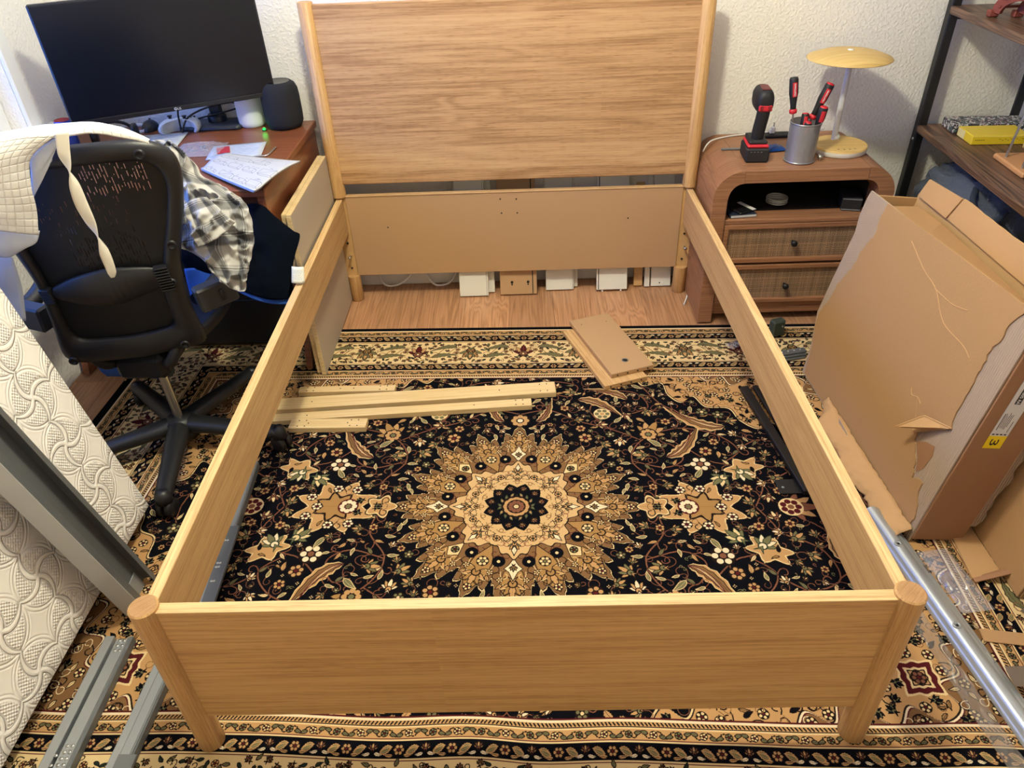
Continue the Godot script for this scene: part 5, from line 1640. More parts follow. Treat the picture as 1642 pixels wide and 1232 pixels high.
func mattress() -> void:
	var m := mat(rgb8(244, 238, 228), 0.95)
	m.rim_enabled = true; m.rim = 0.2
	m.heightmap_enabled = true; m.heightmap_texture = tex(quilting()); m.heightmap_scale = 0.8
	m.uv1_scale = Vector3(1, 1, 1)
	var t := thing("mattress", "white mattress with embossed swirl quilting leaning on its side at the left", "mattress", Vector3(-1.2, 0.01, 2.2))
	var up := Vector3(-0.158, 0.9874, 0); var n := Vector3(0.9874, 0.158, 0)
	var base := Vector3(-1.098, 0.035, 1.282)
	var H := 1.37; var L := 1.88; var T := 0.17; var R := 0.035
	# a rounded slab: face, rounded rim, back
	var st := mb(true)
	var NU := 48; var NV := 40
	sheet(st, NU, NV, func(u, v):
		var a: float = u * L; var b: float = v * H
		var ea: float = minf(a, L - a); var eb: float = minf(b, H - b)
		var dd := 0.0
		if ea < R: dd += R - sqrt(maxf(0.0, R * R - pow(R - ea, 2)))
		if eb < R: dd += R - sqrt(maxf(0.0, R * R - pow(R - eb, 2)))
		return base + Vector3(0, 0, L - a) + up * b - n * minf(dd, R * 1.4), 0.0, L / 0.30, H / 0.30)
	wobj("quilted_face", st, m, t)
	st = mb()
	box(st, Vector3.ZERO, Vector3(L - 0.004, H - 0.004, T - R), 0.02, Transform3D(Basis(Vector3(0, 0, -1), up, n), base + Vector3(0, 0, L / 2) + up * H / 2 - n * (R + (T - R) / 2)))
	wobj("border", st, mat(rgb8(206, 200, 190), 0.95), t)

func metal_beam() -> void:
	var t := thing("steel_beam", "long grey steel channel beam leaning on the white mattress", "beam", Vector3(-1.04, 0.01, 1.62))
	var n := Vector3(0.9874, 0.158, 0); var up := Vector3(-0.158, 0.9874, 0)
	var a := Vector3(-1.042, 0.012, 1.575); var dirv := (Vector3(-1.128, 0.56, 1.635) - a).normalized()
	var b := a + dirv * 1.25
	var z := (Vector3(0, 0, 1) - dirv * dirv.z).normalized()
	var nn := dirv.cross(z).normalized()
	if nn.dot(n) < 0: nn = -nn
	# profile (across z, out along n): web against the mattress, two flanges, small lips
	var pr := [Vector2(-0.018, 0.034), Vector2(-0.030, 0.034), Vector2(-0.030, 0.0), Vector2(0.036, 0.0), Vector2(0.052, 0.040), Vector2(0.088, 0.060)]
	var st := mb()
	for i in pr.size() - 1:
		var p: Vector2 = pr[i]; var q: Vector2 = pr[i + 1]
		var mid := (p + q) / 2
		var side := (z * (q - p).x + nn * (q - p).y)
		beam(st, a + z * mid.x + nn * mid.y, b + z * mid.x + nn * mid.y, side.normalized().cross(dirv), side.length() + 0.0015, 0.002, 0.0005)
	wobj("channel", st, M.zinc_dark, t)
	st = mb()
	beam(st, a + z * 0.088 + nn * 0.030, b + z * 0.088 + nn * 0.030, nn, 0.002, 0.062, 0.0005)
	wobj("flange", st, mat(rgb8(188, 190, 190), 0.4, 0.2), t)  # same steel as the channel, coloured paler to look lit
	st = mb()
	beam(st, a - dirv * 0.012 + z * 0.01 + nn * 0.004, a + dirv * 0.05 + z * 0.01 + nn * 0.004, nn, 0.05, 0.003, 0.001)
	wobj("end_tab", st, M.zinc, t)

func slide(called: String, label: String, a: Vector3, b: Vector3, w: float, style: int) -> void:
	var t := thing(called, label, "drawer slide", (a + b) / 2 * Vector3(1, 0, 1) + Vector3(0, 0.009, 0), 0, "" )
	var f := frame(a, b, Vector3.UP)
	var L := a.distance_to(b)
	var st := mb()
	box(st, Vector3(0, 0.001, 0), Vector3(L, 0.002, w), 0.0005, f)
	for s in [-1, 1]:
		box(st, Vector3(0, 0.011, s * (w / 2 - 0.001)), Vector3(L, 0.022, 0.002), 0.0005, f)
		box(st, Vector3(0, 0.021, s * (w / 2 - 0.005)), Vector3(L, 0.002, 0.009), 0.0005, f)
	wobj("outer_rail", st, M.zinc_dark, t)
	st = mb()
	if style == 0:
		box(st, Vector3(0, 0.024, -w * 0.31), Vector3(L, 0.002, w * 0.30), 0.0006, f)
		box(st, Vector3(0.0, 0.016, -w * 0.17), Vector3(L, 0.016, 0.002), 0.0006, f)
		box(st, Vector3(-0.004, 0.022, w * 0.18), Vector3(L - 0.008, 0.002, w * 0.42), 0.0006, f)
		box(st, Vector3(-0.004, 0.026, w * 0.40), Vector3(L - 0.008, 0.010, 0.002), 0.0006, f)
	else:
		box(st, Vector3(0, 0.021, -w * 0.30), Vector3(L, 0.003, w * 0.36), 0.0006, f)
		box(st, Vector3(0, 0.023, w * 0.12), Vector3(L, 0.002, w * 0.42), 0.0006, f)
		box(st, Vector3(0, 0.025, w * 0.42), Vector3(L, 0.006, 0.002), 0.0006, f)
	var inner := wobj("inner_rail", st, M.zinc, t)
	if style == 1:
		st = mb()
		box(st, Vector3(-L * 0.22, 0.0275, w * 0.30), Vector3(L * 0.5, 0.003, w * 0.80), 0.0006, f)
		box(st, Vector3(-L * 0.22, 0.024, w * 0.70), Vector3(L * 0.5, 0.010, 0.002), 0.0006, f)
		wobj("carriage", st, M.zinc_dark, t)
	# ball bearings and pressed bumps
	var spots := []
	for g in ([[0.42, 6], [-0.12, 8], [-0.2, 8]] if style == 0 else [[-0.06, 2], [-0.22, 4], [-0.3, 2]]):
		for k in g[1]: spots.append(Vector3(L * g[0] + 0.014 * (k / 2), 0.0235 if style == 0 else 0.0295, w * (0.10 + 0.16 * (k % 2))))
	if style == 0:
		for k in 8: spots.append(Vector3(-L * 0.08 - 0.022 * k, 0.0245, -w * 0.10))
	for p in spots:
		st = mb(true); lathe(st, [Vector2(0.0042, -0.001), Vector2(0.0042, 0.0008), Vector2(0.003, 0.0016), Vector2(0, 0.0018)], 10, f * Transform3D(Basis.IDENTITY, p))
		wobj("rivet", st, M.steel, inner)

func board(called: String, label: String, cat: String, at: Transform3D, size: Vector3, m: Material, group := "", holes := [], bev := 0.0015) -> Node3D:
	var t := thing(called, label, cat, at.origin, 0, group)
	t.transform = at
	var st := mb(); box(st, Vector3.ZERO, size, bev)
	var o := obj("board", st, m, t)
	for h in holes:
		st = mb(true)
		var bs: Basis = h[2] if h.size() > 2 else Basis.IDENTITY
		lathe(st, [Vector2(h[1], -0.003), Vector2(h[1], 0.0004), Vector2(0, 0.0004)], 14, Transform3D(bs, h[0]))
		obj("drilled_hole", st, M.hole, t)
	return t

func loose_boards() -> void:
	# greige side panels standing between desk and bed
	for k in 2:
		var x := -0.754 - 0.019 * k
		board("greige_board", ["tall greige panel standing on edge between bed rail and desk, nearer the bed", "tall greige panel standing on edge behind the first one, nearer the desk"][k], "panel", Transform3D(Basis(Vector3.UP, 0.012), Vector3(x - 0.0, 0.0095 + 0.318, 0.305 - 0.012 * k)), Vector3(0.016, 0.636 - 0.004 * k, 0.575), M.greige, "", [])
		var p := get_child(get_child_count() - 1)
		var st := mb(); box(st, Vector3(0, 0.3185 - 0.002 * k, 0), Vector3(0.0165, 0.003, 0.575), 0.0005)
		obj("oak_edge", st, M.pine, p)
		st = mb(); box(st, Vector3(0, 0, 0.288), Vector3(0.0165, 0.63, 0.002), 0.0005)
		obj("front_edge", st, M.pine, p)
	# pine slats on the rug
	var sl := [
		["long pine slat lying uppermost across the rug under the left rail", Vector3(-0.95, 0.0195, 0.797), Vector3(0.112, 0.0195, 0.733), 0.066],
		["long pine slat lying just in front of the uppermost one", Vector3(-0.95, 0.0195, 0.874), Vector3(0.026, 0.0195, 0.816), 0.040],
		["short pine slat nearest the foot of the bed, beside a chair caster", Vector3(-0.80, 0.0195, 0.905), Vector3(-0.535, 0.0195, 0.910), 0.050],
		["short pine slat farthest back, behind the long ones", Vector3(-0.815, 0.0195, 0.708), Vector3(-0.464, 0.0195, 0.712), 0.034]]
	for s in sl:
		var a: Vector3 = s[1]; var b: Vector3 = s[2]
		var L := a.distance_to(b)
		var hs := []
		for e in [-1, 1]:
			for q in [[0.03, -0.3], [0.03, 0.3], [0.055, -0.3], [0.055, 0.3], [0.20, 0.0]]:
				hs.append([Vector3(e * (L / 2 - q[0]), 0.011, q[1] * s[3]), 0.0022])
		board("pine_slat", s[0], "slat", frame(a, b, Vector3.UP), Vector3(L, 0.021, s[3]), M.pine, "loose pine slats on the rug", hs)
	# two particle board pieces, one on the other
	var e1 := (Vector3(0.475, 0, 0.627) - Vector3(0.346, 0, 0.253)).normalized()
	var c1 := Vector3(0.330, 0.037, 0.473)
	var hs := [[Vector3(0.135, 0.0092, 0.0), 0.0085], [Vector3(-0.14, 0.0092, -0.05), 0.002], [Vector3(-0.155, 0.0092, 0.05), 0.002]]
	var bx := Basis(Vector3.FORWARD, PI / 2) * Basis.IDENTITY
	for k in 4: hs.append([Vector3(0.201, 0.0, -0.06 + 0.04 * k), 0.003, Basis(Vector3(0, 0, 1), -PI / 2)])
	var fr := frame(c1 - e1 * 0.2, c1 + e1 * 0.2, Vector3.UP)
	board("brown_board", "small brown fibreboard lying on top of another board on the rug", "board", fr, Vector3(0.40, 0.018, 0.168), M.mdf, "", hs)
	var cam := get_child(get_child_count() - 1)
	var st2 := mb(true); lathe(st2, [Vector2(0.0125, 0.0), Vector2(0.0125, 0.0012), Vector2(0.009, 0.0012), Vector2(0.009, 0.0002)], 20, Transform3D(Basis.IDENTITY, Vector3(0.135, 0.009, 0.0)))
	obj("cam_fitting", st2, M.zinc_dark, cam)
	var c2 := c1 + e1 * 0.012 + Vector3(-0.032, -0.0185, 0.034)
	var hs2 := []
	for k in 4: hs2.append([Vector3(0.201, 0.0, -0.06 + 0.04 * k), 0.003, Basis(Vector3(0, 0, 1), -PI / 2)])
	board("oak_board", "small oak-veneered board lying under the brown fibreboard on the rug", "board", frame(c2 - e1 * 0.2, c2 + e1 * 0.2, Vector3.UP), Vector3(0.40, 0.018, 0.168), M.oak, "", hs2)
	# drawer parts leaning on the wall behind the headboard
	var tilt := Basis(Vector3.RIGHT, -0.235)
	var wp := mat(rgb8(222, 219, 206), 0.5)
	var pn := [
		["drawer_board", "white drawer panel leaning on the wall behind the headboard, leftmost of them", -0.2125, 0.125, 0.014, wp, 0],
		["drawer_board", "narrow white drawer panel tucked just right of the leftmost one, behind it", -0.158, 0.070, -0.016, wp, 0],
		["drawer_board", "brown fibreboard drawer panel with two keyhole slots leaning behind the headboard", -0.018, 0.160, 0.010, M.mdf, 1],
		["drawer_board", "white drawer panel behind the headboard, just right of the brown one", 0.163, 0.122, -0.020, wp, 0],
		["drawer_board", "narrow white drawer panel behind the second wide white one", 0.215, 0.055, -0.046, wp, 0],
		["drawer_board", "white drawer panel on two small white feet behind the headboard", 0.388, 0.132, 0.002, wp, 2],
		["drawer_board", "narrow brown board leaning on the wall between two white panels", 0.507, 0.038, -0.036, M.oak, 0],
		["drawer_board", "thin white strip leaning beside the narrow brown board", 0.545, 0.022, -0.026, wp, 0],
		["drawer_board", "white panel with one hole near the right rear post of the bed", 0.605, 0.085, -0.028, wp, 3]]
	for p in pn:
		var H := 0.60
		var hh := []
		if p[6] == 1: hh = [[Vector3(-0.028, -0.245, 0.0085), 0.006, Basis(Vector3.RIGHT, PI / 2)], [Vector3(-0.028, -0.255, 0.0085), 0.0035, Basis(Vector3.RIGHT, PI / 2)], [Vector3(0.042, -0.245, 0.0085), 0.006, Basis(Vector3.RIGHT, PI / 2)], [Vector3(0.042, -0.255, 0.0085), 0.0035, Basis(Vector3.RIGHT, PI / 2)]]
		if p[6] == 3: hh = [[Vector3(-0.005, -0.285, 0.0085), 0.003, Basis(Vector3.RIGHT, PI / 2)]]
		var foot := 0.006 if p[6] == 2 else 0.0
		var base := Vector3(p[2], 0.0005 + foot + 0.0035, p[4] - 0.008)
		board(p[0], p[1], "panel", Transform3D(tilt, base + tilt * Vector3(0, H / 2, 0)), Vector3(p[3], H, 0.016), p[5], "", hh)
		var nd := get_child(get_child_count() - 1)
		var st := mb()
		if p[6] == 1:
			box(st, Vector3(0.062, 0, 0.0082), Vector3(0.004, 0.594, 0.001), 0)
			obj("groove", st, M.hole, nd)
		elif p[6] == 2:
			for s in [-1, 1]:
				var f := mb(); box(f, Vector3(s * 0.04, -0.304, -0.002), Vector3(0.008, 0.012, 0.008), 0.001)
				obj("foot", f, M.white, nd)
			box(st, Vector3(-0.058, 0, 0.0082), Vector3(0.003, 0.594, 0.001), 0)
			obj("groove", st, M.hole, nd)
		elif p[3] > 0.1:
			box(st, Vector3(0.056, 0, 0.0082), Vector3(0.0015, 0.594, 0.0008), 0)
			obj("groove", st, M.zinc_dark, nd)
	# white cables looping behind the bed
	for c in [[[Vector3(-0.66, 0.13, -0.128), Vector3(-0.645, 0.06, -0.115), Vector3(-0.615, 0.018, -0.09), Vector3(-0.55, 0.02, -0.095), Vector3(-0.50, 0.06, -0.115), Vector3(-0.47, 0.14, -0.128)], "white cable looping down at the left behind the headboard"], [[Vector3(-0.45, 0.14, -0.128), Vector3(-0.43, 0.05, -0.115), Vector3(-0.39, 0.012, -0.09), Vector3(-0.33, 0.018, -0.095), Vector3(-0.295, 0.06, -0.115), Vector3(-0.28, 0.13, -0.128)], "white cable looping down just left of the white panels behind the headboard"]]:
		var t := thing("white_cable", c[1], "cable", c[0][2] * Vector3(1, 0, 1))
		var st := mb(true); tube(st, spline(c[0], 10), 0.0045, 10)
		wobj("cord", st, M.white, t)
		st = mb(); box(st, c[0][0] + Vector3(0, 0.012, -0.004), Vector3(0.02, 0.03, 0.014), 0.003)
		wobj("connector", st, M.white, t)

func right_materials() -> void:
	var wt := tex(wood_image(512, 256, rgb8(112, 74, 50), rgb8(152, 106, 74), rgb8(174, 126, 92), 71, 0, 0.35, 0.6))
	M.ns = wood_mat(wt, Vector3(0.9, 3, 3), 0.5)
	M.ns_v = wood_mat(wt, Vector3(0.9, 3, 3), 0.5, Color(0.97, 0.97, 0.97), Vector3(0.4, 0.3, 0.2))
	M.ns_shade = mat(rgb8(24, 17, 14), 0.7)  # near-black stands in for the shade inside the compartment
	M.card = mat(rgb8(168, 130, 88), 0.9)
	bump(M.card, M.n2, 0.05, 3.0)
	M.card_in = mat(rgb8(186, 146, 100), 0.9)
	M.card_out = mat(rgb8(150, 108, 76), 0.75)
	# bared corrugation: ribs across the width
	var im := Image.create(256, 64, false, Image.FORMAT_L8)
	for x in 256:
		im.fill_rect(Rect2i(x, 0, 1, 64), Color.WHITE * (0.5 + 0.5 * sin(x * TAU * 16.0 / 256.0)))
	M.corr = mat(rgb8(172, 150, 130), 0.95)
	M.corr.heightmap_enabled = true; M.corr.heightmap_texture = tex(im); M.corr.heightmap_scale = 0.18
	M.corr.uv1_scale = Vector3(9.0, 1, 1)
	M.red = mat(rgb8(196, 36, 48), 0.45)
	M.rubber = mat(rgb8(24, 24, 27), 0.6)
	# dark rustic shelf boards: streaky brown with darker knots
	M.rustic = wood_mat(tex(wood_image(512, 256, rgb8(50, 35, 28), rgb8(98, 71, 55), rgb8(140, 106, 80), 91, 0, 0.3, 1.6)), Vector3(1.1, 2.2, 2.2), 0.42)

func nightstand() -> void:
	var t := thing("nightstand", "brown arched nightstand with two woven rattan drawers beside the bed", "nightstand", Vector3(1.0275, 0, 0.08))
	var x0 := 0.703; var x1 := 1.352; var H := 0.630; var zf := 0.29; var zb := -0.128
	var R := 0.105; var tk := 0.046; var sd := 0.055
	var zc := (zf + zb) / 2; var D := zf - zb
	var st := mb(); box(st, Vector3((x0 + x1) / 2, H - tk / 2, zc), Vector3(x1 - x0 - 2 * R, tk, D), 0.002)
	wobj("top_board", st, M.ns, t)
	for s in [-1, 1]:
		var cx: float = x0 + R if s < 0 else x1 - R
		var poly := PackedVector2Array()
		for k in 13:
			var a := PI / 2 * k / 12.0
			poly.append(Vector2(cx + s * sin(a) * R, H - R + cos(a) * R))
		for k in 13:
			var a := PI / 2 * (1.0 - k / 12.0)
			poly.append(Vector2(cx + s * sin(a) * (R - sd), H - R + cos(a) * (R - tk)))
		st = mb(); prism(st, poly, D, Transform3D(Basis.IDENTITY, Vector3(0, 0, zc)))
		wobj("rounded_corner", st, M.ns_v, t)
		st = mb(); box(st, Vector3.ZERO, Vector3(H - R - 0.008, sd, D), 0.002, Transform3D(Basis(Vector3.UP, Vector3.LEFT, Vector3.BACK), Vector3(cx + s * (R - sd / 2), (H - R + 0.008) / 2, zc)))
		var sp := MeshInstance3D.new()
		sp.free()
		wobj("side_panel", st, M.ns_v, t)
	st = mb(); box(st, Vector3((x0 + x1) / 2, 0.435, zf - 0.046), Vector3(x1 - x0 - 2 * sd, 0.018, 0.08), 0.002)  # wood colour kept only as far as lamplight reaches the shelf
	wobj("shelf_lip", st, M.ns, t)
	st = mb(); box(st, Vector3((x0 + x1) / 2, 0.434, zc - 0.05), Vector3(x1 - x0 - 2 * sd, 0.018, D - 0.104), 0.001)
	wobj("shelf", st, M.ns_shade, t)  # inner shelf coloured dark in place of shadow
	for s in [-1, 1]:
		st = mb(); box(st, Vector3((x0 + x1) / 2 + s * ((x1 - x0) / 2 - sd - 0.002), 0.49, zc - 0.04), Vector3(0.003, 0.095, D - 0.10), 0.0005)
		wobj("shade_lining", st, M.ns_shade, t)  # thin sheets added to darken the compartment sides
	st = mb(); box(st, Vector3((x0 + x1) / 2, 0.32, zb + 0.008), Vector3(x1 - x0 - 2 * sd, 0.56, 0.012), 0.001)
	wobj("back_panel", st, M.ns_shade, t)
	st = mb(); box(st, Vector3((x0 + x1) / 2, 0.060, zf - 0.03), Vector3(x1 - x0 - 2 * sd, 0.05, 0.02), 0.002)
	wobj("base_rail", st, M.ns, t)
	# woven rattan
	var W := 128
	var rd := PackedByteArray(); rd.resize(W * W * 3)
	var hd := PackedByteArray(); hd.resize(W * W)
	var r := RandomNumberGenerator.new(); r.seed = 17
	var tone := []
	for i in 32: tone.append(r.randf_range(0.72, 1.1))
	var tone2 := []
	for i in 32: tone2.append(r.randf_range(0.72, 1.1))
	for y in W:
		for x in W:
			var cx := x / 4; var cy := y / 4
			var over := (cx + cy) % 2 == 0
			var c: float = tone[cy % 32] if over else tone2[cx % 32]
			var prof := sin(PI * ((y % 4) + 0.5) / 4.0) if over else sin(PI * ((x % 4) + 0.5) / 4.0)
			var k := (y * W + x) * 3
			c *= 0.62 + 0.38 * prof
			rd[k] = int(clampf(176 * c, 0, 255)); rd[k + 1] = int(clampf(140 * c, 0, 255)); rd[k + 2] = int(clampf(106 * c, 0, 255))
			hd[y * W + x] = int(255 * prof)
	var rm := mat(Color.WHITE, 0.8)
	rm.albedo_texture = tex(Image.create_from_data(W, W, false, Image.FORMAT_RGB8, rd))
	rm.heightmap_enabled = true; rm.heightmap_texture = tex(Image.create_from_data(W, W, false, Image.FORMAT_L8, hd)); rm.heightmap_scale = 0.1
	rm.uv1_triplanar = true; rm.uv1_scale = Vector3.ONE * 7.0
	for d in [[0.266, 0.424, 0.347], [0.090, 0.256, 0.165]]:
		var yc: float = (d[0] + d[1]) / 2; var h: float = d[1] - d[0]
		var wd := x1 - x0 - 2 * sd - 0.006; var xc := (x0 + x1) / 2
		st = mb()
		var fr := 0.018
		box(st, Vector3(xc, d[1] - fr / 2, zf - 0.014), Vector3(wd, fr, 0.02), 0.0015)
		box(st, Vector3(xc, d[0] + fr / 2, zf - 0.014), Vector3(wd, fr, 0.02), 0.0015)
		for s in [-1, 1]: box(st, Vector3(xc + s * (wd / 2 - fr / 2), yc, zf - 0.014), Vector3(fr, h - 2 * fr, 0.02), 0.0015)
		var dr := wobj("drawer", st, M.ns, t)
		st = mb(); box(st, Vector3(xc, yc, zf - 0.022), Vector3(wd - 2 * fr + 0.002, h - 2 * fr + 0.002, 0.012), 0)
		wobj("rattan_panel", st, rm, dr)
		st = mb(true); lathe(st, [Vector2(0.005, 0), Vector2(0.005, 0.012), Vector2(0.011, 0.018), Vector2(0.0125, 0.024), Vector2(0.010, 0.029), Vector2(0, 0.030)], 20, Transform3D(Basis(Vector3.RIGHT, PI / 2), Vector3(1.0275, d[2], zf - 0.016)))
		wobj("knob", st, M.black, dr)

func nightstand_things() -> void:
	var Y := 0.6305
	# cordless drill, seen from behind
	var t := thing("cordless_drill", "black and red cordless drill standing on its battery on the nightstand", "drill", Vector3(0.868, Y, 0.155), -4)
	var st := mb(); box(st, Vector3(0, 0.026, 0.0), Vector3(0.083, 0.050, 0.115), 0.005)
	var bat := obj("battery", st, M.rubber, t)
	st = mb()
	for i in 4: box(st, Vector3(-0.024 + i * 0.012, 0.040, 0.0578), Vector3(0.005, 0.0025, 0.001), 0)
	obj("charge_lights", st, mat(rgb8(120, 120, 124), 0.4), bat)
	st = mb(); box(st, Vector3(0, 0.057, 0.0), Vector3(0.076, 0.012, 0.105), 0.005)
	obj("battery_latch", st, M.red, t)
	st = mb(); box(st, Vector3(0, 0.068, -0.002), Vector3(0.066, 0.016, 0.092), 0.006)
	obj("foot", st, M.rubber, t)
	st = mb(true)
	tube(st, spline([Vector3(0, 0.07, 0.004), Vector3(0.001, 0.11, 0.012), Vector3(0.003, 0.15, 0.022), Vector3(0.004, 0.185, 0.028)], 8), 0.0205, 20, true, false, 1.1)
	obj("handle", st, M.rubber, t)
	st = mb(true)
	sheet(st, 36, 18, func(u, v):
		var a: float = u * TAU; var b: float = v * PI
		var q := Vector2(cos(a), sin(a))
		q = Vector2(signf(q.x) * pow(absf(q.x), 0.7), signf(q.y) * pow(absf(q.y), 0.7 if q.y < 0 else 0.95))
		var k: float = pow(sin(b), 0.45)
		var zz: float = -signf(cos(b)) * pow(absf(cos(b)), 0.6)
		return Vector3(0.004 + q.x * 0.032 * k, 0.208 + q.y * 0.042 * k, -0.012 - zz * 0.062))
	obj("motor_housing", st, M.rubber, t)
	st = mb(); box(st, Vector3(0.004, 0.190, 0.046), Vector3(0.046, 0.022, 0.012), 0.004)
	var ve := obj("red_vent", st, M.red, t)
	for s in [-1, 1]:
		for k in 3:
			st = mb(); box(st, Vector3(0.004 + s * 0.013, 0.184 + k * 0.006, 0.0522), Vector3(0.010, 0.0026, 0.001), 0)
			obj("slot", st, M.black, ve)
	st = mb(); box(st, Vector3(0.004, 0.226, 0.0395), Vector3(0.034, 0.004, 0.010), 0.0015, Transform3D.IDENTITY)
	obj("red_stripe", st, M.red, t)
	st = mb(); box(st, Vector3(0.004, 0.2485, 0.0), Vector3(0.030, 0.006, 0.06), 0.0025, Transform3D.IDENTITY)
	obj("top_grip", st, mat(rgb8(96, 34, 36), 0.5), t)
	st = mb(true); lathe(st, [Vector2(0, 0), Vector2(0.020, 0), Vector2(0.022, 0.012), Vector2(0.017, 0.035), Vector2(0.009, 0.042), Vector2(0, 0.042)], 20, Transform3D(Basis(Vector3.RIGHT, -PI / 2), Vector3(0.004, 0.205, -0.078)))
	obj("chuck", st, M.zinc_dark, t)
	st = mb(); box(st, Vector3(0.003, 0.155, -0.008), Vector3(0.016, 0.03, 0.018), 0.004)
	obj("trigger", st, M.red, t)
	# wire mesh pencil cup
	t = thing("mesh_pencil_cup", "silver wire mesh pencil cup full of screwdrivers on the nightstand", "cup", Vector3(1.02, Y, 0.197))
	var im := Image.create(64, 64, false, Image.FORMAT_RGBA8)
	im.fill(Color(0.66, 0.67, 0.69, 1))
	for y in range(0, 64, 8):
		for x in range(0, 64, 8):
			im.fill_rect(Rect2i(x + 2 + (4 if (y / 8) % 2 else 0), y + 2, 3, 3), Color(0.6, 0.6, 0.6, 0.0))
	var cm := mat(Color.WHITE, 0.38, 0.6); cm.albedo_texture = ImageTexture.create_from_image(im)
	cm.transparency = BaseMaterial3D.TRANSPARENCY_ALPHA_SCISSOR; cm.alpha_scissor_threshold = 0.5; cm.uv1_scale = Vector3(60, 50, 1)
	st = mb(true); lathe(st, [Vector2(0.0515, 0.006), Vector2(0.0525, 0.137)], 48, Transform3D.IDENTITY, 2.0)
	obj("mesh_wall", st, cm, t)
	var sil := mat(rgb8(176, 178, 182), 0.3, 0.8)
	for yy in [0.004, 0.138]:
		st = mb(true)
		var ring := []
		for i in 40: ring.append(Vector3(0.0525 * cos(TAU * i / 40), yy, 0.0525 * sin(TAU * i / 40)))
		tube(st, ring, 0.0025, 8, false, true)
		obj("rim", st, sil, t)
	st = mb(true); lathe(st, [Vector2(0, 0.002), Vector2(0.051, 0.002), Vector2(0.051, 0.0), Vector2(0, 0.0)], 40)
	obj("bottom", st, sil, t)
	# screwdrivers
	var sd := [
		[Vector3(0.987, Y + 0.012, 0.215), Vector3(0.951, 0.921, 0.195), 0.118, 0.0150, true, "upright screwdriver with a red collar and black handle, leftmost in the mesh cup"],
		[Vector3(1.005, Y + 0.012, 0.165), Vector3(1.088, 0.892, 0.178), 0.125, 0.0155, true, "large screwdriver leaning right with a red-capped black handle and white lettering, in the cup"],
		[Vector3(1.052, Y + 0.012, 0.19), Vector3(1.071, 0.822, 0.205), 0.095, 0.0150, false, "short thick screwdriver with a red stripe, rightmost in the mesh cup"],
		[Vector3(1.010, Y + 0.012, 0.21), Vector3(1.020, 0.795, 0.180), 0.085, 0.0125, false, "screwdriver with a black cap behind the others, in the middle of the mesh cup"],
		[Vector3(1.005, Y + 0.012, 0.205), Vector3(1.020, 0.777, 0.225), 0.080, 0.0120, false, "low screwdriver with a red front, at the near rim of the mesh cup"]]
	for s in sd:
		var a: Vector3 = s[0]; var b: Vector3 = s[1]
		var L := a.distance_to(b); var hl: float = s[2]; var r: float = s[3]
		var o := thing("screwdriver", s[5], "screwdriver", a, 0, "screwdrivers in the mesh cup")
		var y := (b - a).normalized(); var zz := (Vector3(0, 0.25, 1) - y * y.dot(Vector3(0, 0.25, 1))).normalized(); var xx := y.cross(zz)
		o.transform = Transform3D(Basis(xx, y, zz), a)
		var h0 := L - hl
		st = mb(true); lathe(st, [Vector2(0, 0), Vector2(0.0022, 0.001), Vector2(0.0032, 0.006), Vector2(0.0032, h0 + 0.01)], 12)
		obj("shaft", st, M.steel, o)
		st = mb(true)
		lathe(st, [Vector2(0, h0 + 0.001), Vector2(r * 0.62, h0 + 0.001), Vector2(r * 0.66, h0 + hl * 0.2), Vector2(r * 0.8, h0 + hl * 0.36), Vector2(r * 1.02, h0 + hl * 0.55), Vector2(r, h0 + hl * 0.93), Vector2(r * 0.85, L - 0.002), Vector2(0, L)], 20)
		obj("handle", st, M.rubber, o)
		if s[4]:
			st = mb(true); lathe(st, [Vector2(r * 0.6, h0 - 0.004), Vector2(r * 0.85, h0 - 0.002), Vector2(r * 0.88, h0 + 0.008), Vector2(r * 0.66, h0 + 0.012)], 20)
			obj("collar", st, M.red, o)
		if s[3] > 0.0152 or not s[4]:
			st = mb(true); lathe(st, [Vector2(r * 0.97, L - hl * 0.07), Vector2(r * 0.86, L - 0.0015), Vector2(0, L + 0.0006)], 20)
			obj("end_cap", st, M.red, o)
		st = mb(true)
		sheet(st, 6, 10, func(u, v):
			var an: float = lerpf(-0.5, 0.5, u)
			var q: float = h0 + hl * lerpf(0.46, 0.86, v)
			return Vector3(sin(an) * r * 1.04, q, cos(an) * r * 1.04))
		obj("red_panel", st, M.red, o)
		if s[4]:
			var tm := TextMesh.new(); tm.text = "CRAFTSMAN"; tm.font_size = 14; tm.pixel_size = 0.0005; tm.depth = 0.0008
			var lo := obj("lettering", tm, M.white, o)
			lo.transform = Transform3D(Basis(Vector3.UP, Vector3.LEFT, Vector3.BACK), Vector3(0, h0 + hl * 0.66, r * 1.06))
	# table lamp with a wooden disc shade
	t = thing("disc_lamp", "table lamp with a pale wooden disc shade and white stem on the nightstand", "lamp", Vector3(1.192, Y, 0.105))
	var lw := wood_mat(tex(wood_image(256, 256, rgb8(186, 148, 84), rgb8(212, 178, 110), rgb8(226, 196, 132), 101, 0, 0.2, 0.7)), Vector3(2.2, 5, 5), 0.5)
	st = mb(true); lathe(st, [Vector2(0, 0), Vector2(0.094, 0), Vector2(0.099, 0.004), Vector2(0.100, 0.019)], 48)
	obj("base", st, M.white, t)
	st = mb(true); lathe(st, [Vector2(0.100, 0.019), Vector2(0.099, 0.025), Vector2(0.096, 0.026)], 48)
	st.set_smooth_group(-1); lathe(st, [Vector2(0.096, 0.026), Vector2(0, 0.0262)], 48)
	var bt := obj("wooden_base_top", st, lw, t)
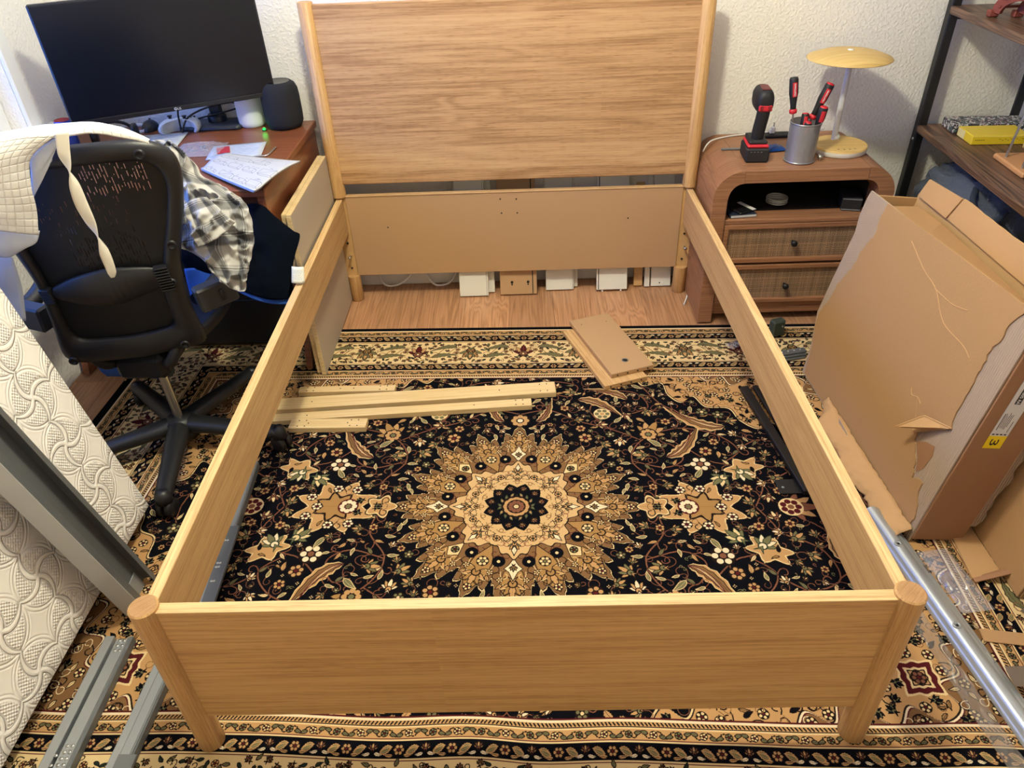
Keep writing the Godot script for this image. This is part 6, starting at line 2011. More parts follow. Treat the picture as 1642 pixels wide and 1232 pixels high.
	for k in 4:
		st = mb(true); lathe(st, [Vector2(0.004, 0), Vector2(0.003, 0.0006), Vector2(0, 0.0007)], 12, Transform3D(Basis.IDENTITY, Vector3(-0.025 + 0.02 * k, 0.0262, 0.072 - 0.004 * absf(k - 1.5))))
		obj("touch_button", st, mat(rgb8(120, 96, 60), 0.5), bt)
	st = mb(true); tube(st, [Vector3(-0.004, 0.024, -0.046), Vector3(-0.004, 0.325, -0.046)], 0.0105, 20)
	obj("stem", st, mat(rgb8(214, 214, 216), 0.25), t)
	st = mb(true); lathe(st, [Vector2(0.0, 0.0), Vector2(0.012, 0.0), Vector2(0.012, 0.018), Vector2(0, 0.018)], 16, Transform3D(Basis(Vector3.FORWARD, PI / 2), Vector3(-0.006, 0.034, -0.046)))
	obj("hinge", st, M.white, t)
	st = mb(true); lathe(st, [Vector2(0.0, 0.0075), Vector2(0.05, 0.007), Vector2(0.10, 0.001), Vector2(0.142, -0.014), Vector2(0.144, -0.017), Vector2(0.140, -0.019), Vector2(0.10, -0.008), Vector2(0.0, -0.004)], 56, Transform3D(Basis.IDENTITY, Vector3(-0.016, 0.333, -0.032)))
	var sh := obj("shade", st, lw, t)
	st = mb(true); lathe(st, [Vector2(0.011, 0.006), Vector2(0.010, 0.0095), Vector2(0, 0.010)], 20, Transform3D(Basis.IDENTITY, Vector3(-0.012, 0.333, -0.046)))
	obj("cap", st, M.white, sh)
	# small things on the top
	t = thing("blue_wrapper", "crumpled glossy blue wrapper lying between drill and mesh cup", "wrapper", Vector3(0.962, Y + 0.001, 0.075), 10)
	crumple(t, Vector2(0.10, 0.06), 0.03, 31, mat(rgb8(24, 70, 150), 0.22), 14)
	t = thing("metal_file", "thin grey metal file lying left of the drill's battery", "file", Vector3(0.815, Y, 0.06), -3)
	st = mb(); box(st, Vector3(0, 0.003, 0), Vector3(0.09, 0.005, 0.012), 0.0015)
	obj("blade", st, M.zinc_dark, t)
	t = thing("metal_ball", "small shiny metal knob beside the lamp base", "knob", Vector3(1.093, Y, 0.205))
	st = mb(true); lathe(st, [Vector2(0, 0), Vector2(0.005, 0.001), Vector2(0.005, 0.005), Vector2(0.010, 0.010), Vector2(0.0105, 0.015), Vector2(0.007, 0.020), Vector2(0, 0.0215)], 18)
	obj("body", st, M.steel, t)
	t = thing("black_tray", "thin black pad at the back edge of the nightstand behind the blue wrapper", "pad", Vector3(0.985, Y, -0.078))
	st = mb(); box(st, Vector3(0, 0.006, 0), Vector3(0.17, 0.011, 0.05), 0.003)
	obj("pad", st, M.rubber, t)
	t = thing("usb_charger", "small white plug standing at the back of the nightstand on a white cable", "charger", Vector3(1.0, Y + 0.0115, -0.08))
	st = mb(); box(st, Vector3(0, 0.014, 0), Vector3(0.016, 0.026, 0.014), 0.003)
	box(st, Vector3(-0.009, 0.010, 0.002), Vector3(0.010, 0.018, 0.012), 0.003)
	obj("body", st, M.white, t)
	st = mb()
	box(st, Vector3(0.001, 0.034, 0), Vector3(0.004, 0.016, 0.002), 0.0004)
	obj("prong", st, M.steel, t)
	t = thing("charger_cable", "thin white cord running from the white pole along the back of the nightstand", "cable", Vector3(0.80, Y, -0.06))
	st = mb(true); tube(st, spline([Vector3(0.722, 0.600, -0.02), Vector3(0.732, 0.629, -0.012), Vector3(0.76, 0.637, -0.04), Vector3(0.83, 0.6345, -0.085), Vector3(0.91, 0.6345, -0.105), Vector3(0.985, 0.645, -0.09)], 10), 0.0028, 8)
	wobj("cord", st, M.white, t)
	# in the open compartment
	var S := 0.4445
	t = thing("dark_notebook", "dark blue notebook lying at the left of the nightstand's open shelf", "notebook", Vector3(0.822, S, 0.20), 6)
	st = mb(); box(st, Vector3(0, 0.007, 0), Vector3(0.10, 0.013, 0.14), 0.002)
	obj("cover", st, mat(rgb8(22, 32, 52), 0.6), t)
	st = mb(); box(st, Vector3(0.001, 0.007, 0.0), Vector3(0.096, 0.009, 0.1405), 0.0005)
	obj("pages", st, M.paper, t)
	t = thing("phone", "dark phone with a pale strip lying on the dark notebook", "phone", Vector3(0.825, S + 0.0135, 0.215), 28)
	st = mb(); box(st, Vector3(0, 0.005, 0), Vector3(0.075, 0.009, 0.10), 0.003)
	obj("body", st, M.black, t)
	st = mb(); box(st, Vector3(0.026, 0.0098, 0.01), Vector3(0.018, 0.001, 0.085), 0.0004)
	obj("pale_strip", st, M.white, t)
	t = thing("glass_dish", "small round glass dish in the middle of the nightstand's open shelf", "dish", Vector3(0.985, S, 0.145))
	var gl := mat(Color(0.93, 0.95, 0.93, 0.25), 0.06); gl.transparency = BaseMaterial3D.TRANSPARENCY_ALPHA
	st = mb(true); lathe(st, [Vector2(0, 0.003), Vector2(0.030, 0.003), Vector2(0.038, 0.012), Vector2(0.040, 0.028), Vector2(0.037, 0.028), Vector2(0.034, 0.012), Vector2(0, 0.008)], 36)
	obj("bowl", st, gl, t)
	st = mb(true)
	for k in 3:
		var ring := []
		for i in 36: ring.append(Vector3(0.039 * cos(TAU * i / 36), 0.010 + k * 0.008, 0.039 * sin(TAU * i / 36)))
		tube(st, ring, 0.0018, 6, false, true)
	obj("ribs", st, mat(rgb8(196, 196, 190), 0.2, 0.4), t)
	t = thing("black_box", "small black box with pale edges at the right of the nightstand's open shelf", "box", Vector3(1.245, S, 0.19), -14)
	st = mb(); box(st, Vector3(0, 0.026, 0), Vector3(0.07, 0.05, 0.10), 0.003)
	obj("body", st, M.rubber, t)
	st = mb()
	for yy in [0.006, 0.046]:
		st = mb(); box(st, Vector3(0, yy, 0.0505), Vector3(0.066, 0.003, 0.0015), 0)
		obj("pale_edge", st, M.zinc, t)
	# white pole against the wall and the cord hanging from it
	t = thing("white_pole", "thin white pole standing between bed post and nightstand", "pole", Vector3(0.7235, 0.0, -0.045))
	t.position.x = 0.689; t.position.z = -0.09
	st = mb(true)
	tube(st, [Vector3(0.689, 0.012, -0.085), Vector3(0.693, 0.63, -0.10)], 0.0085, 14)
	wobj("rod", st, M.white, t)
	st = mb(true); lathe(st, [Vector2(0, 0), Vector2(0.010, 0), Vector2(0.010, 0.018), Vector2(0.008, 0.020), Vector2(0, 0.020)], 14, Transform3D(Basis.IDENTITY, Vector3(0.689, 0.0005, -0.085)))
	wobj("foot_cap", st, M.white, t)
	t = thing("loose_wire", "short white wire end hanging down to the floor by the right rear bed post", "cable", Vector3(0.69, 0.0, 0.08))
	st = mb(true); tube(st, spline([Vector3(0.712, 0.075, 0.012), Vector3(0.712, 0.035, 0.03), Vector3(0.706, 0.010, 0.06), Vector3(0.690, 0.0035, 0.105), Vector3(0.678, 0.0035, 0.135)], 8), 0.003, 8)
	wobj("wire", st, M.white, t)

func shelf_unit() -> void:
	var t := thing("shelf_unit", "tall open shelf with black metal frame and dark rustic boards along the right wall", "shelf", Vector3(1.74, 0, 0.46))
	var ang := deg_to_rad(-2.5)
	var O := Transform3D(Basis(Vector3.UP, ang), Vector3(1.745, 0, -0.10))
	var w := 0.372; var L := 1.15
	for sx in [-1, 1]:
		for zz in [0.016, L - 0.016]:
			var st := mb()
			# an open channel: two flanges with a groove between
			box(st, Vector3(sx * (w / 2 - 0.008), 0.95, zz), Vector3(0.012, 1.9, 0.034), 0.002, O)
			box(st, Vector3(sx * (w / 2 - 0.020), 0.95, zz + (0.013 if zz < 0.5 else -0.013)), Vector3(0.030, 1.9, 0.010), 0.002, O)
			wobj("upright", st, M.black, t)
	for yy in [0.20, 0.655, 1.075, 1.49, 1.88]:
		var st := mb(); box(st, Vector3.ZERO, Vector3(L - 0.03, 0.026, w - 0.02), 0.002, O * Transform3D(Basis(Vector3(0, 0, 1), Vector3.UP, Vector3(-1, 0, 0)), Vector3(0, yy - 0.013, L / 2)))
		var bd := obj("board", st, M.rustic, t)
		# keep the grain along the board: mesh in its own axes
		st = mb(); box(st, Vector3.ZERO, Vector3(L - 0.03, 0.026, w - 0.004), 0.002)
		st.generate_normals()
		bd.mesh = st.commit()
		bd.transform = t.transform.affine_inverse() * O * Transform3D(Basis(Vector3(0, 0, 1), Vector3.UP, Vector3(-1, 0, 0)), Vector3(0, yy - 0.013, L / 2))
		for zz in [0.016, L - 0.016]:
			st = mb(); box(st, Vector3(0, yy - 0.036, zz), Vector3(w - 0.04, 0.020, 0.02), 0.002, O)
			wobj("cross_bar", st, M.black, t)
	for q in [[0.60, -1]]:
		var st := mb(true); lathe(st, [Vector2(0.006, 0), Vector2(0.0055, 0.002), Vector2(0, 0.003)], 12, O * Transform3D(Basis(Vector3.FORWARD, -PI / 2), Vector3(-w / 2 + 0.002, q[0], 0.02)))
		wobj("bolt", st, M.steel, t)

func shelf_things() -> void:
	var Y := 0.6555
	var t := thing("patterned_box", "flat box with black and white floral print at the back of the middle shelf", "box", Vector3(1.775, Y, -0.005), -4)
	var im := Image.create(256, 128, false, Image.FORMAT_RGB8)
	im.fill(rgb8(48, 48, 62))
	var r := RandomNumberGenerator.new(); r.seed = 8
	for i in 700:
		var c: Color = [rgb8(226, 224, 220), rgb8(226, 224, 220), rgb8(150, 110, 120), rgb8(90, 120, 110), rgb8(30, 30, 44)][r.randi_range(0, 4)]
		var p := Vector2i(r.randi_range(0, 255), r.randi_range(0, 127))
		for k in 5: im.fill_rect(Rect2i(p.x + r.randi_range(-5, 5), p.y + r.randi_range(-4, 4), r.randi_range(2, 5), r.randi_range(2, 4)), c)
	var pm := mat(Color.WHITE, 0.5); pm.albedo_texture = tex(im); pm.uv1_triplanar = true; pm.uv1_scale = Vector3.ONE * 4.0
	var st := mb(); box(st, Vector3(0, 0.017, 0), Vector3(0.27, 0.034, 0.10), 0.002)
	obj("lid", st, pm, t)
	st = mb(); box(st, Vector3(0, 0.004, 0), Vector3(0.266, 0.007, 0.097), 0.001)
	obj("tray", st, pm, t)
	t = thing("yellow_box", "flat bright yellow printed carton on the middle shelf before the patterned box", "box", Vector3(1.742, Y, 0.118), -3)
	var yi := Image.create(256, 64, false, Image.FORMAT_RGB8)
	yi.fill(rgb8(228, 196, 40))
	yi.fill_rect(Rect2i(0, 0, 256, 6), rgb8(236, 214, 110))
	for i in 5: yi.fill_rect(Rect2i(12 + i * 9, 28, 6, 5), rgb8(60, 52, 20))
	for i in 9: yi.fill_rect(Rect2i(120 + i * 13, 22 + (i % 2) * 10, 8, 4), rgb8(120, 100, 30))
	var ym := mat(Color.WHITE, 0.4); ym.albedo_texture = tex(yi)
	st = mb(); box(st, Vector3(0, 0.0165, 0), Vector3(0.20, 0.033, 0.118), 0.002)
	obj("carton", st, mat(rgb8(230, 200, 58), 0.4), t)
	st = mb()
	quad(st, Vector3(-0.097, 0.002, 0.0595), Vector3(0.097, 0.002, 0.0595), Vector3(0.097, 0.031, 0.0595), Vector3(-0.097, 0.031, 0.0595), Vector2(0, 1), Vector2(1, 1), Vector2(1, 0), Vector2(0, 0))
	obj("front_print", st, ym, t)
	st = mb()
	quad(st, Vector3(-0.1004, 0.002, -0.055), Vector3(-0.1004, 0.002, 0.0), Vector3(-0.1004, 0.031, 0.0), Vector3(-0.1004, 0.031, -0.055), Vector2(0, 1), Vector2(1, 1), Vector2(1, 0), Vector2(0, 0))
	obj("side_print", st, mat(rgb8(232, 216, 160), 0.5), t)
	# desk cradle of steel balls on a wooden base
	t = thing("ball_cradle", "wooden base with bent metal rods and hanging steel balls on the middle shelf", "desk toy", Vector3(1.735, Y, 0.415), -3)
	st = mb(); box(st, Vector3(0, 0.010, 0), Vector3(0.19, 0.019, 0.20), 0.005)
	obj("base", st, mat(rgb8(196, 142, 94), 0.45), t)
	for s in [-1, 1]:
		st = mb(true); tube(st, spline([Vector3(-0.075, 0.018, 0.055 * s), Vector3(-0.068, 0.10, 0.055 * s), Vector3(-0.060, 0.165, 0.055 * s), Vector3(-0.040, 0.180, 0.055 * s), Vector3(0.040, 0.180, 0.055 * s), Vector3(0.060, 0.165, 0.055 * s), Vector3(0.068, 0.10, 0.055 * s), Vector3(0.075, 0.018, 0.055 * s)], 8), 0.0042, 10)
		obj("rod", st, M.steel, t)
	for k in 5:
		var bx := -0.036 + 0.018 * k
		st = mb(true)
		var pf := []
		for i in 13: pf.append(Vector2(0.009 * sin(PI * i / 12.0), 0.045 - 0.009 * cos(PI * i / 12.0)))
		lathe(st, pf, 18, Transform3D(Basis.IDENTITY, Vector3(bx, 0, 0)))
		var bl := obj("ball", st, M.steel, t)
		st = mb()
		for s in [-1, 1]: beam(st, Vector3(bx, 0.053, 0), Vector3(bx, 0.179, 0.054 * s), Vector3.RIGHT, 0.0008, 0.0008, 0)
		obj("string", st, M.zinc, bl)
	# framed dark picture behind the cradle
	t = thing("framed_print", "small dark brown picture in a thin pale frame beside the yellow carton", "picture frame", Vector3(1.845, Y, 0.235), -28)
	st = mb()
	for s in [-1, 1]:
		box(st, Vector3(s * 0.045, 0.055, 0), Vector3(0.006, 0.11, 0.010), 0.001)
		box(st, Vector3(0, 0.055 + s * 0.052, 0), Vector3(0.09, 0.006, 0.010), 0.001)
	obj("frame", st, mat(rgb8(206, 176, 120), 0.5), t)
	st = mb(); box(st, Vector3(0, 0.055, -0.002), Vector3(0.086, 0.10, 0.004), 0)
	obj("picture", st, M.rustic, t)
	# rust red model on the upper shelf: an arched riveted truss on feet
	t = thing("rust_red_model", "rust-red arched model on feet on the upper shelf", "model", Vector3(1.635, 1.0755, 0.245), 0)
	var rr := mat(rgb8(122, 56, 42), 0.6); bump(rr, M.n2, 0.05, 8.0)
	for k in 2:
		st = mb()
		var poly := PackedVector2Array()
		for i in 17:
			var a := PI * (1.0 - i / 16.0)
			poly.append(Vector2(cos(a) * 0.115, 0.012 + sin(a) * 0.085))
		for i in 17:
			var a := PI * i / 16.0
			poly.append(Vector2(cos(a) * 0.085, 0.008 + sin(a) * 0.048))
		prism(st, poly, 0.014, Transform3D(Basis(Vector3.UP, -1.15), Vector3(0.0 + 0.07 * k, 0.004, 0.02 * k)))
		obj("arch", st, rr, t)
	for p in [Vector3(-0.045, 0.011, -0.105), Vector3(0.025, 0.011, -0.085), Vector3(0.048, 0.011, 0.095), Vector3(0.118, 0.011, 0.115)]:
		st = mb(); box(st, p, Vector3(0.032, 0.021, 0.024), 0.003)
		obj("foot", st, rr, t)
	for k in 9:
		var a := PI * (k + 0.5) / 9.0
		st = mb(); box(st, Vector3(0.035 + cos(a) * 0.040, 0.02 + sin(a) * 0.078, 0.01 + cos(a) * 0.09), Vector3(0.085, 0.008, 0.010), 0.002, Transform3D.IDENTITY)
		obj("rib", st, rr, t)
	st = mb(true); lathe(st, [Vector2(0, 0.09), Vector2(0.016, 0.09), Vector2(0.018, 0.10), Vector2(0.012, 0.115), Vector2(0, 0.118)], 16, Transform3D(Basis.IDENTITY, Vector3(0.035, 0.006, 0.01)))
	obj("cap", st, M.black, t)
	# bags under the middle shelf
	t = thing("navy_bag", "slumped dark slate-blue bag under the middle shelf behind the cardboard", "bag", Vector3(1.71, 0.2005, 0.24))
	var bgm := mat(rgb8(76, 82, 96), 0.85); bump(bgm, M.n2, 0.3, 3.0)
	st = mb(true)
	var nz := FastNoiseLite.new(); nz.seed = 4; nz.frequency = 2.2
	sheet(st, 40, 28, func(u, v):
		var a: float = u * TAU; var b: float = v * PI
		var p := Vector3(cos(a) * sin(b), -cos(b), -sin(a) * sin(b))
		var q := Vector3(signf(p.x) * pow(absf(p.x), 0.75) * 0.20, signf(p.y) * pow(absf(p.y), 0.7) * 0.195 + 0.195, signf(p.z) * pow(absf(p.z), 0.75) * 0.235)
		q += p * 0.022 * nz.get_noise_3d(p.x * 1.6, p.y * 1.6, p.z * 1.6) * 2.0
		q.y = maxf(q.y, 0.0)
		return q)
	obj("body", st, bgm, t)
	st = mb(true); tube(st, spline([Vector3(-0.10, 0.37, 0.10), Vector3(-0.15, 0.34, 0.19), Vector3(-0.10, 0.28, 0.235), Vector3(-0.04, 0.32, 0.215)], 8), 0.010, 10, true, false, 0.4)
	obj("strap", st, mat(rgb8(38, 46, 62), 0.8), t)
	for p in [Vector3(-0.09, 0.345, 0.17), Vector3(-0.02, 0.335, 0.20)]:
		st = mb(true); lathe(st, [Vector2(0, 0), Vector2(0.004, 0), Vector2(0.003, 0.002), Vector2(0, 0.003)], 10, Transform3D(Basis(Vector3.RIGHT, 1.0), p))
		obj("rivet", st, M.steel, t)
	t = thing("striped_cloth", "folded slate blue ribbed cloth below the navy bag, behind the open flap", "cloth", Vector3(1.47, 0.30, 0.26))
	st = mb(true)
	for k in 6:
		var yy := 0.30 + 0.024 * k
		var sm := spline([Vector3(1.435 + 0.008 * k, yy, 0.36), Vector3(1.455 + 0.006 * k, yy + 0.006, 0.24), Vector3(1.475 + 0.005 * k, yy, 0.13)], 6)
		tube(st, sm, 0.014, 10)
	wobj("folds", st, mat(rgb8(96, 110, 136), 0.9), t)
	t = thing("black_bag", "glossy black bag with a looped handle under the middle shelf, right of the navy one", "bag", Vector3(1.70, 0.2005, 0.62))
	st = mb(true)
	sheet(st, 32, 20, func(u, v):
		var a: float = u * TAU; var b: float = v * PI
		var p := Vector3(cos(a) * sin(b), -cos(b), -sin(a) * sin(b))
		return Vector3(p.x * 0.15, p.y * 0.12 + 0.12, p.z * 0.13) + p * 0.012 * nz.get_noise_3d(p.x * 2.0, p.y * 2.0 + 4, p.z * 2.0))
	obj("body", st, mat(rgb8(14, 14, 18), 0.3), t)
	st = mb(true); tube(st, spline([Vector3(-0.11, 0.17, -0.07), Vector3(-0.13, 0.25, -0.10), Vector3(-0.07, 0.29, -0.12), Vector3(-0.02, 0.24, -0.10)], 8), 0.008, 10)
	obj("handle", st, mat(rgb8(20, 22, 30), 0.35), t)

# ---------------------------------------------------------------- the torn cardboard carton and what lies round it
const BX0 := Vector3(1.010, 0.0105, 0.654)
func bf(s: float, v: float, off := 0.0) -> Vector3:
	return BX0 + Vector3(0.0449, 0, 0.99899) * s + Vector3(0.11678, 0.99314, -0.00525) * v + Vector3(0.99214, 0.0, -0.04459) * off

func bprism(st: SurfaceTool, poly: Array, off: float, th: float, wob := 0.0) -> void:
	# polygon in the carton's face plane, off = distance inward of its middle
	var f := Transform3D(Basis(Vector3(0.0449, 0, 0.99899), Vector3(0.11678, 0.99314, -0.00525), Vector3(-0.99214, 0.0, 0.04459)), BX0)
	prism(st, PackedVector2Array(poly), th, f * Transform3D(Basis(Vector3(-1, 0, 0), Vector3(0, 1, 0), Vector3(0, 0, -1)).inverse() if false else Basis.IDENTITY, Vector3(0, 0, -off)))

func ragged(p: Array, amp: float, seed_: int, step := 0.012) -> Array:
	var r := RandomNumberGenerator.new(); r.seed = seed_
	var out := []
	for i in p.size() - 1:
		var a: Vector2 = p[i]; var b: Vector2 = p[i + 1]
		var m := maxi(1, int(a.distance_to(b) / step))
		for k in m:
			var q := a.lerp(b, float(k) / m)
			if k > 0: q += Vector2(r.randf_range(-amp, amp), r.randf_range(-amp, amp))
			out.append(q)
	out.append(p[-1])
	return out

func carton() -> void:
	var t := thing("large_carton", "large flat torn cardboard carton with a yellow number 3 label, standing by the right rail", "box", Vector3(1.10, 0.0095, 1.05))
	# core board: corrugation bared where the liner is torn away
	var st := mb()
	var outl := [Vector2(0.005, 0.686), Vector2(-0.004, 0.655), Vector2(-0.010, 0.60), Vector2(0.0, 0.547), Vector2(-0.014, 0.455), Vector2(-0.030, 0.352), Vector2(-0.046, 0.225), Vector2(-0.035, 0.191), Vector2(-0.008, 0.104), Vector2(0.0, 0.002), Vector2(0.40, 0.0), Vector2(0.812, 0.002), Vector2(0.815, 0.20), Vector2(0.820, 0.41), Vector2(0.828, 0.652), Vector2(0.832, 0.705), Vector2(0.40, 0.70)]
	bprism(st, outl, 0.004, 0.005)
	wobj("corrugated_core", st, M.corr, t)
	# the tan liner over it, with torn edges at left and right
	var tr := [Vector2(0.80, 0.722), Vector2(0.783, 0.708), Vector2(0.771, 0.688), Vector2(0.759, 0.661), Vector2(0.758, 0.612), Vector2(0.747, 0.595), Vector2(0.747, 0.545), Vector2(0.750, 0.491), Vector2(0.748, 0.442), Vector2(0.747, 0.388), Vector2(0.757, 0.354), Vector2(0.677, 0.311), Vector2(0.655, 0.262), Vector2(0.660, 0.236), Vector2(0.697, 0.200), Vector2(0.719, 0.150), Vector2(0.748, 0.170), Vector2(0.761, 0.169), Vector2(0.767, 0.128), Vector2(0.793, 0.084), Vector2(0.796, 0.012)]
	var tl := [Vector2(0.02, 0.010), Vector2(0.006, 0.11), Vector2(-0.026, 0.192), Vector2(-0.026, 0.235), Vector2(0.004, 0.303), Vector2(0.016, 0.368), Vector2(0.033, 0.396), Vector2(0.073, 0.477), Vector2(0.074, 0.51), Vector2(0.105, 0.572), Vector2(0.117, 0.594), Vector2(0.110, 0.648), Vector2(0.117, 0.665), Vector2(0.122, 0.692)]
	st = mb()
	bprism(st, ragged(tr, 0.0035, 3) + ragged(tl, 0.003, 4) + [Vector2(0.45, 0.708)], -0.0005, 0.003)
	wobj("face_liner", st, M.card, t)
	# creases and a peeled triangular flap and, in the tear below, a darker patch for its shade
	st = mb()
	bprism(st, [Vector2(0.640, 0.256), Vector2(0.677, 0.311), Vector2(0.757, 0.354), Vector2(0.70, 0.300), Vector2(0.660, 0.262)], -0.006, 0.002)
	var tip := [bf(0.632, 0.262, -0.05), bf(0.672, 0.330, -0.018), bf(0.758, 0.356, -0.002), bf(0.690, 0.300, -0.006)]
	quad(st, tip[0], tip[3], tip[2], tip[1])
	for k in 4:
		var a: Vector3 = tip[k]; var b: Vector3 = tip[(k + 1) % 4]
		beam(st, a, b, Vector3(-1, 0, 0), 0.003, 0.004, 0.0006)
	wobj("peeled_flap", st, M.card_in, t)
	st = mb(); bprism(st, [Vector2(0.668, 0.236), Vector2(0.700, 0.262), Vector2(0.735, 0.275), Vector2(0.744, 0.25), Vector2(0.735, 0.196), Vector2(0.718, 0.172), Vector2(0.70, 0.205)], 0.0008, 0.0012)
	wobj("torn_hole_shade", st, M.card_out, t)
	st = mb()
	var cr := [[Vector2(0.30, 0.655), Vector2(0.40, 0.618), Vector2(0.48, 0.60), Vector2(0.56, 0.548), Vector2(0.66, 0.542), Vector2(0.70, 0.530)], [Vector2(0.48, 0.60), Vector2(0.56, 0.602), Vector2(0.62, 0.618)], [Vector2(0.56, 0.34), Vector2(0.575, 0.325), Vector2(0.60, 0.335), Vector2(0.62, 0.328)], [Vector2(0.60, 0.33), Vector2(0.64, 0.27)]]
	st = mb(true)
	for c in cr:
		var q := []
		for p in spline(c, 6): q.append(bf(p.x, p.y, -0.0022))
		tube(st, q, 0.0013, 6)
	wobj("crease", st, M.card_in, t)
	# the rest of the carton: end faces, back, bottom
	st = mb()
	var c := [bf(0.812, 0.002, 0.008), bf(0.812, 0.002, 0.150), bf(0.832, 0.70, 0.150), bf(0.832, 0.70, 0.008)]
	beam(st, (c[0] + c[1]) / 2, (c[2] + c[3]) / 2, Vector3(0.045, 0, 1), 0.142, 0.006, 0.001)
	wobj("end_face", st, M.card_out, t)
	st = mb(); bprism(st, [Vector2(0.0, 0.002), Vector2(0.812, 0.002), Vector2(0.832, 0.70), Vector2(0.02, 0.676)], 0.150, 0.006)
	wobj("back_face", st, M.card_in, t)
	st = mb(); beam(st, bf(0.0, 0.004, 0.078), bf(0.81, 0.004, 0.078), Vector3(0.117, 0.993, 0), 0.142, 0.005, 0.001)
	wobj("bottom_face", st, M.card_out, t)
	st = mb(); beam(st, bf(0.004, 0.02, 0.078), bf(0.02, 0.67, 0.078), Vector3(0.045, 0, 1), 0.142, 0.005, 0.001)
	wobj("far_end_face", st, M.card_in, t)
	# open flaps at the top
	st = mb(); bprism(st, ragged([Vector2(0.237, 0.745), Vector2(0.40, 0.741), Vector2(0.60, 0.738), Vector2(0.83, 0.742)], 0.002, 6, 0.03) + [Vector2(0.86, 0.655), Vector2(0.60, 0.661), Vector2(0.205, 0.672)], 0.142, 0.005)
	wobj("back_flap", st, M.card_in, t)
	st = mb(); bprism(st, [Vector2(0.059, 0.735), Vector2(0.236, 0.745), Vector2(0.203, 0.674), Vector2(0.036, 0.676)], 0.138, 0.005)
	wobj("side_flap", st, M.card_in, t)
	st = mb()
	quad(st, bf(0.10, 0.675, 0.015), bf(0.33, 0.690, 0.018), bf(0.215, 0.665, 0.12), bf(0.08, 0.660, 0.12))
	quad(st, bf(0.33, 0.690, 0.018), bf(0.80, 0.700, 0.02), bf(0.80, 0.640, 0.12), bf(0.215, 0.665, 0.12))
	wobj("inner_flap", st, M.card, t)
	# crumpled torn strip along the bottom edge
	st = mb(true)
	var nz := FastNoiseLite.new(); nz.seed = 9; nz.frequency = 9.0
	sheet(st, 44, 8, func(u, v):
		var s: float = lerpf(0.22, 0.812, u)
		var k: float = nz.get_noise_2d(s * 2.2, v * 0.6)
		var wdt: float = 0.075 * (0.75 + 0.5 * nz.get_noise_2d(s * 1.5, 7.0)) * smoothstep(0.0, 0.15, u)
		return bf(s + 0.004 * k, 0.052 - 0.046 * (1.0 - v), -0.004 - 0.010 * sin(v * PI) - (1.0 - v) * wdt * 0.9 - 0.012 * absf(k)), 0.002, 1, 1)
	wobj("torn_bottom_strip", st, M.card_in, t)
	st = mb(); bprism(st, [Vector2(0.34, 0.055), Vector2(0.40, 0.050), Vector2(0.452, 0.030), Vector2(0.42, 0.006), Vector2(0.37, 0.012)], -0.018, 0.002)
	wobj("bared_patch", st, M.corr, t)
	# torn liner hanging off behind the end face
	st = mb()
	var f2 := Transform3D(Basis(Vector3(0.99214, -0.1169, -0.04459), Vector3(0.11678, 0.99314, -0.00525), Vector3(0.0449, 0, 0.99899)), bf(0.806, 0.0, 0.0))
	var tear := ragged([Vector2(0.172, 0.06), Vector2(0.185, 0.10), Vector2(0.178, 0.16), Vector2(0.196, 0.23), Vector2(0.182, 0.26), Vector2(0.194, 0.33), Vector2(0.183, 0.42), Vector2(0.19, 0.52), Vector2(0.18, 0.66)], 0.005, 12, 0.02)
	prism(st, PackedVector2Array([Vector2(0.154, 0.66), Vector2(0.154, 0.06)] + tear), 0.003, f2)
	wobj("torn_liner_edge", st, M.corr, t)
	# the printed label: white strip and yellow square, reading downwards
	var f3 := Transform3D(Basis(-Vector3(0.1181, 0.9931, 0.0234).normalized(), Vector3(0.99214, -0.1169, -0.04459), Vector3(0.0449, -0.0286, 0.99899)).orthonormalized(), bf(0.8123 + 0.0109 + 0.0042, 0.383, 0.065))
	st = mb(); box(st, Vector3(-0.148, 0, -0.0005), Vector3(0.296, 0.046, 0.001), 0, f3)
	var lb := wobj("white_label", st, mat(rgb8(214, 210, 208), 0.5), t)
	st = mb(); box(st, Vector3(0.019, 0, -0.0004), Vector3(0.040, 0.046, 0.001), 0, f3)
	wobj("yellow_label", st, mat(rgb8(236, 204, 20), 0.5), t)
	var ink := mat(rgb8(24, 22, 22), 0.6)
	var tm := TextMesh.new(); tm.text = "3"; tm.font_size = 48; tm.pixel_size = 0.00058; tm.depth = 0.0006
	var o := obj("lettering", tm, ink, t)
	o.transform = t.transform.affine_inverse() * f3 * Transform3D(Basis(Vector3(1.5, 0, 0), Vector3(0, 1, 0), Vector3(0, 0, 1)), Vector3(0.019, -0.001, 0.0003))
	st = mb(); box(st, Vector3(-0.130, -0.004, 0.0002), Vector3(0.060, 0.014, 0.0006), 0, f3)
	var bk := wobj("black_bar", st, ink, lb)
	tm = TextMesh.new(); tm.text = "USA 805 AA"; tm.font_size = 16; tm.pixel_size = 0.00066; tm.depth = 0.0004
	o = obj("lettering", tm, M.white, t)
	o.transform = t.transform.affine_inverse() * f3 * Transform3D(Basis.IDENTITY, Vector3(-0.130, -0.004, 0.0006))
	st = mb()
	for i in 6: box(st, Vector3(-0.045 - 0.004 * (i % 2), -0.016 + i * 0.0042, 0.0002), Vector3(0.05 - 0.006 * (i % 3), 0.0016 if i == 0 else 0.0009, 0.0004), 0, f3)
	box(st, Vector3(-0.03, 0.014, 0.0002), Vector3(0.035, 0.001, 0.0004), 0, f3)
	for i in 4: box(st, Vector3(-0.006, -0.016 + 0.010 * i, 0.0002), Vector3(0.0035, 0.006, 0.0004), 0, f3)
	for i in 3: box(st, Vector3(-0.178, 0.006 + i * 0.005, 0.0002), Vector3(0.011, 0.002, 0.0004), 0, f3)
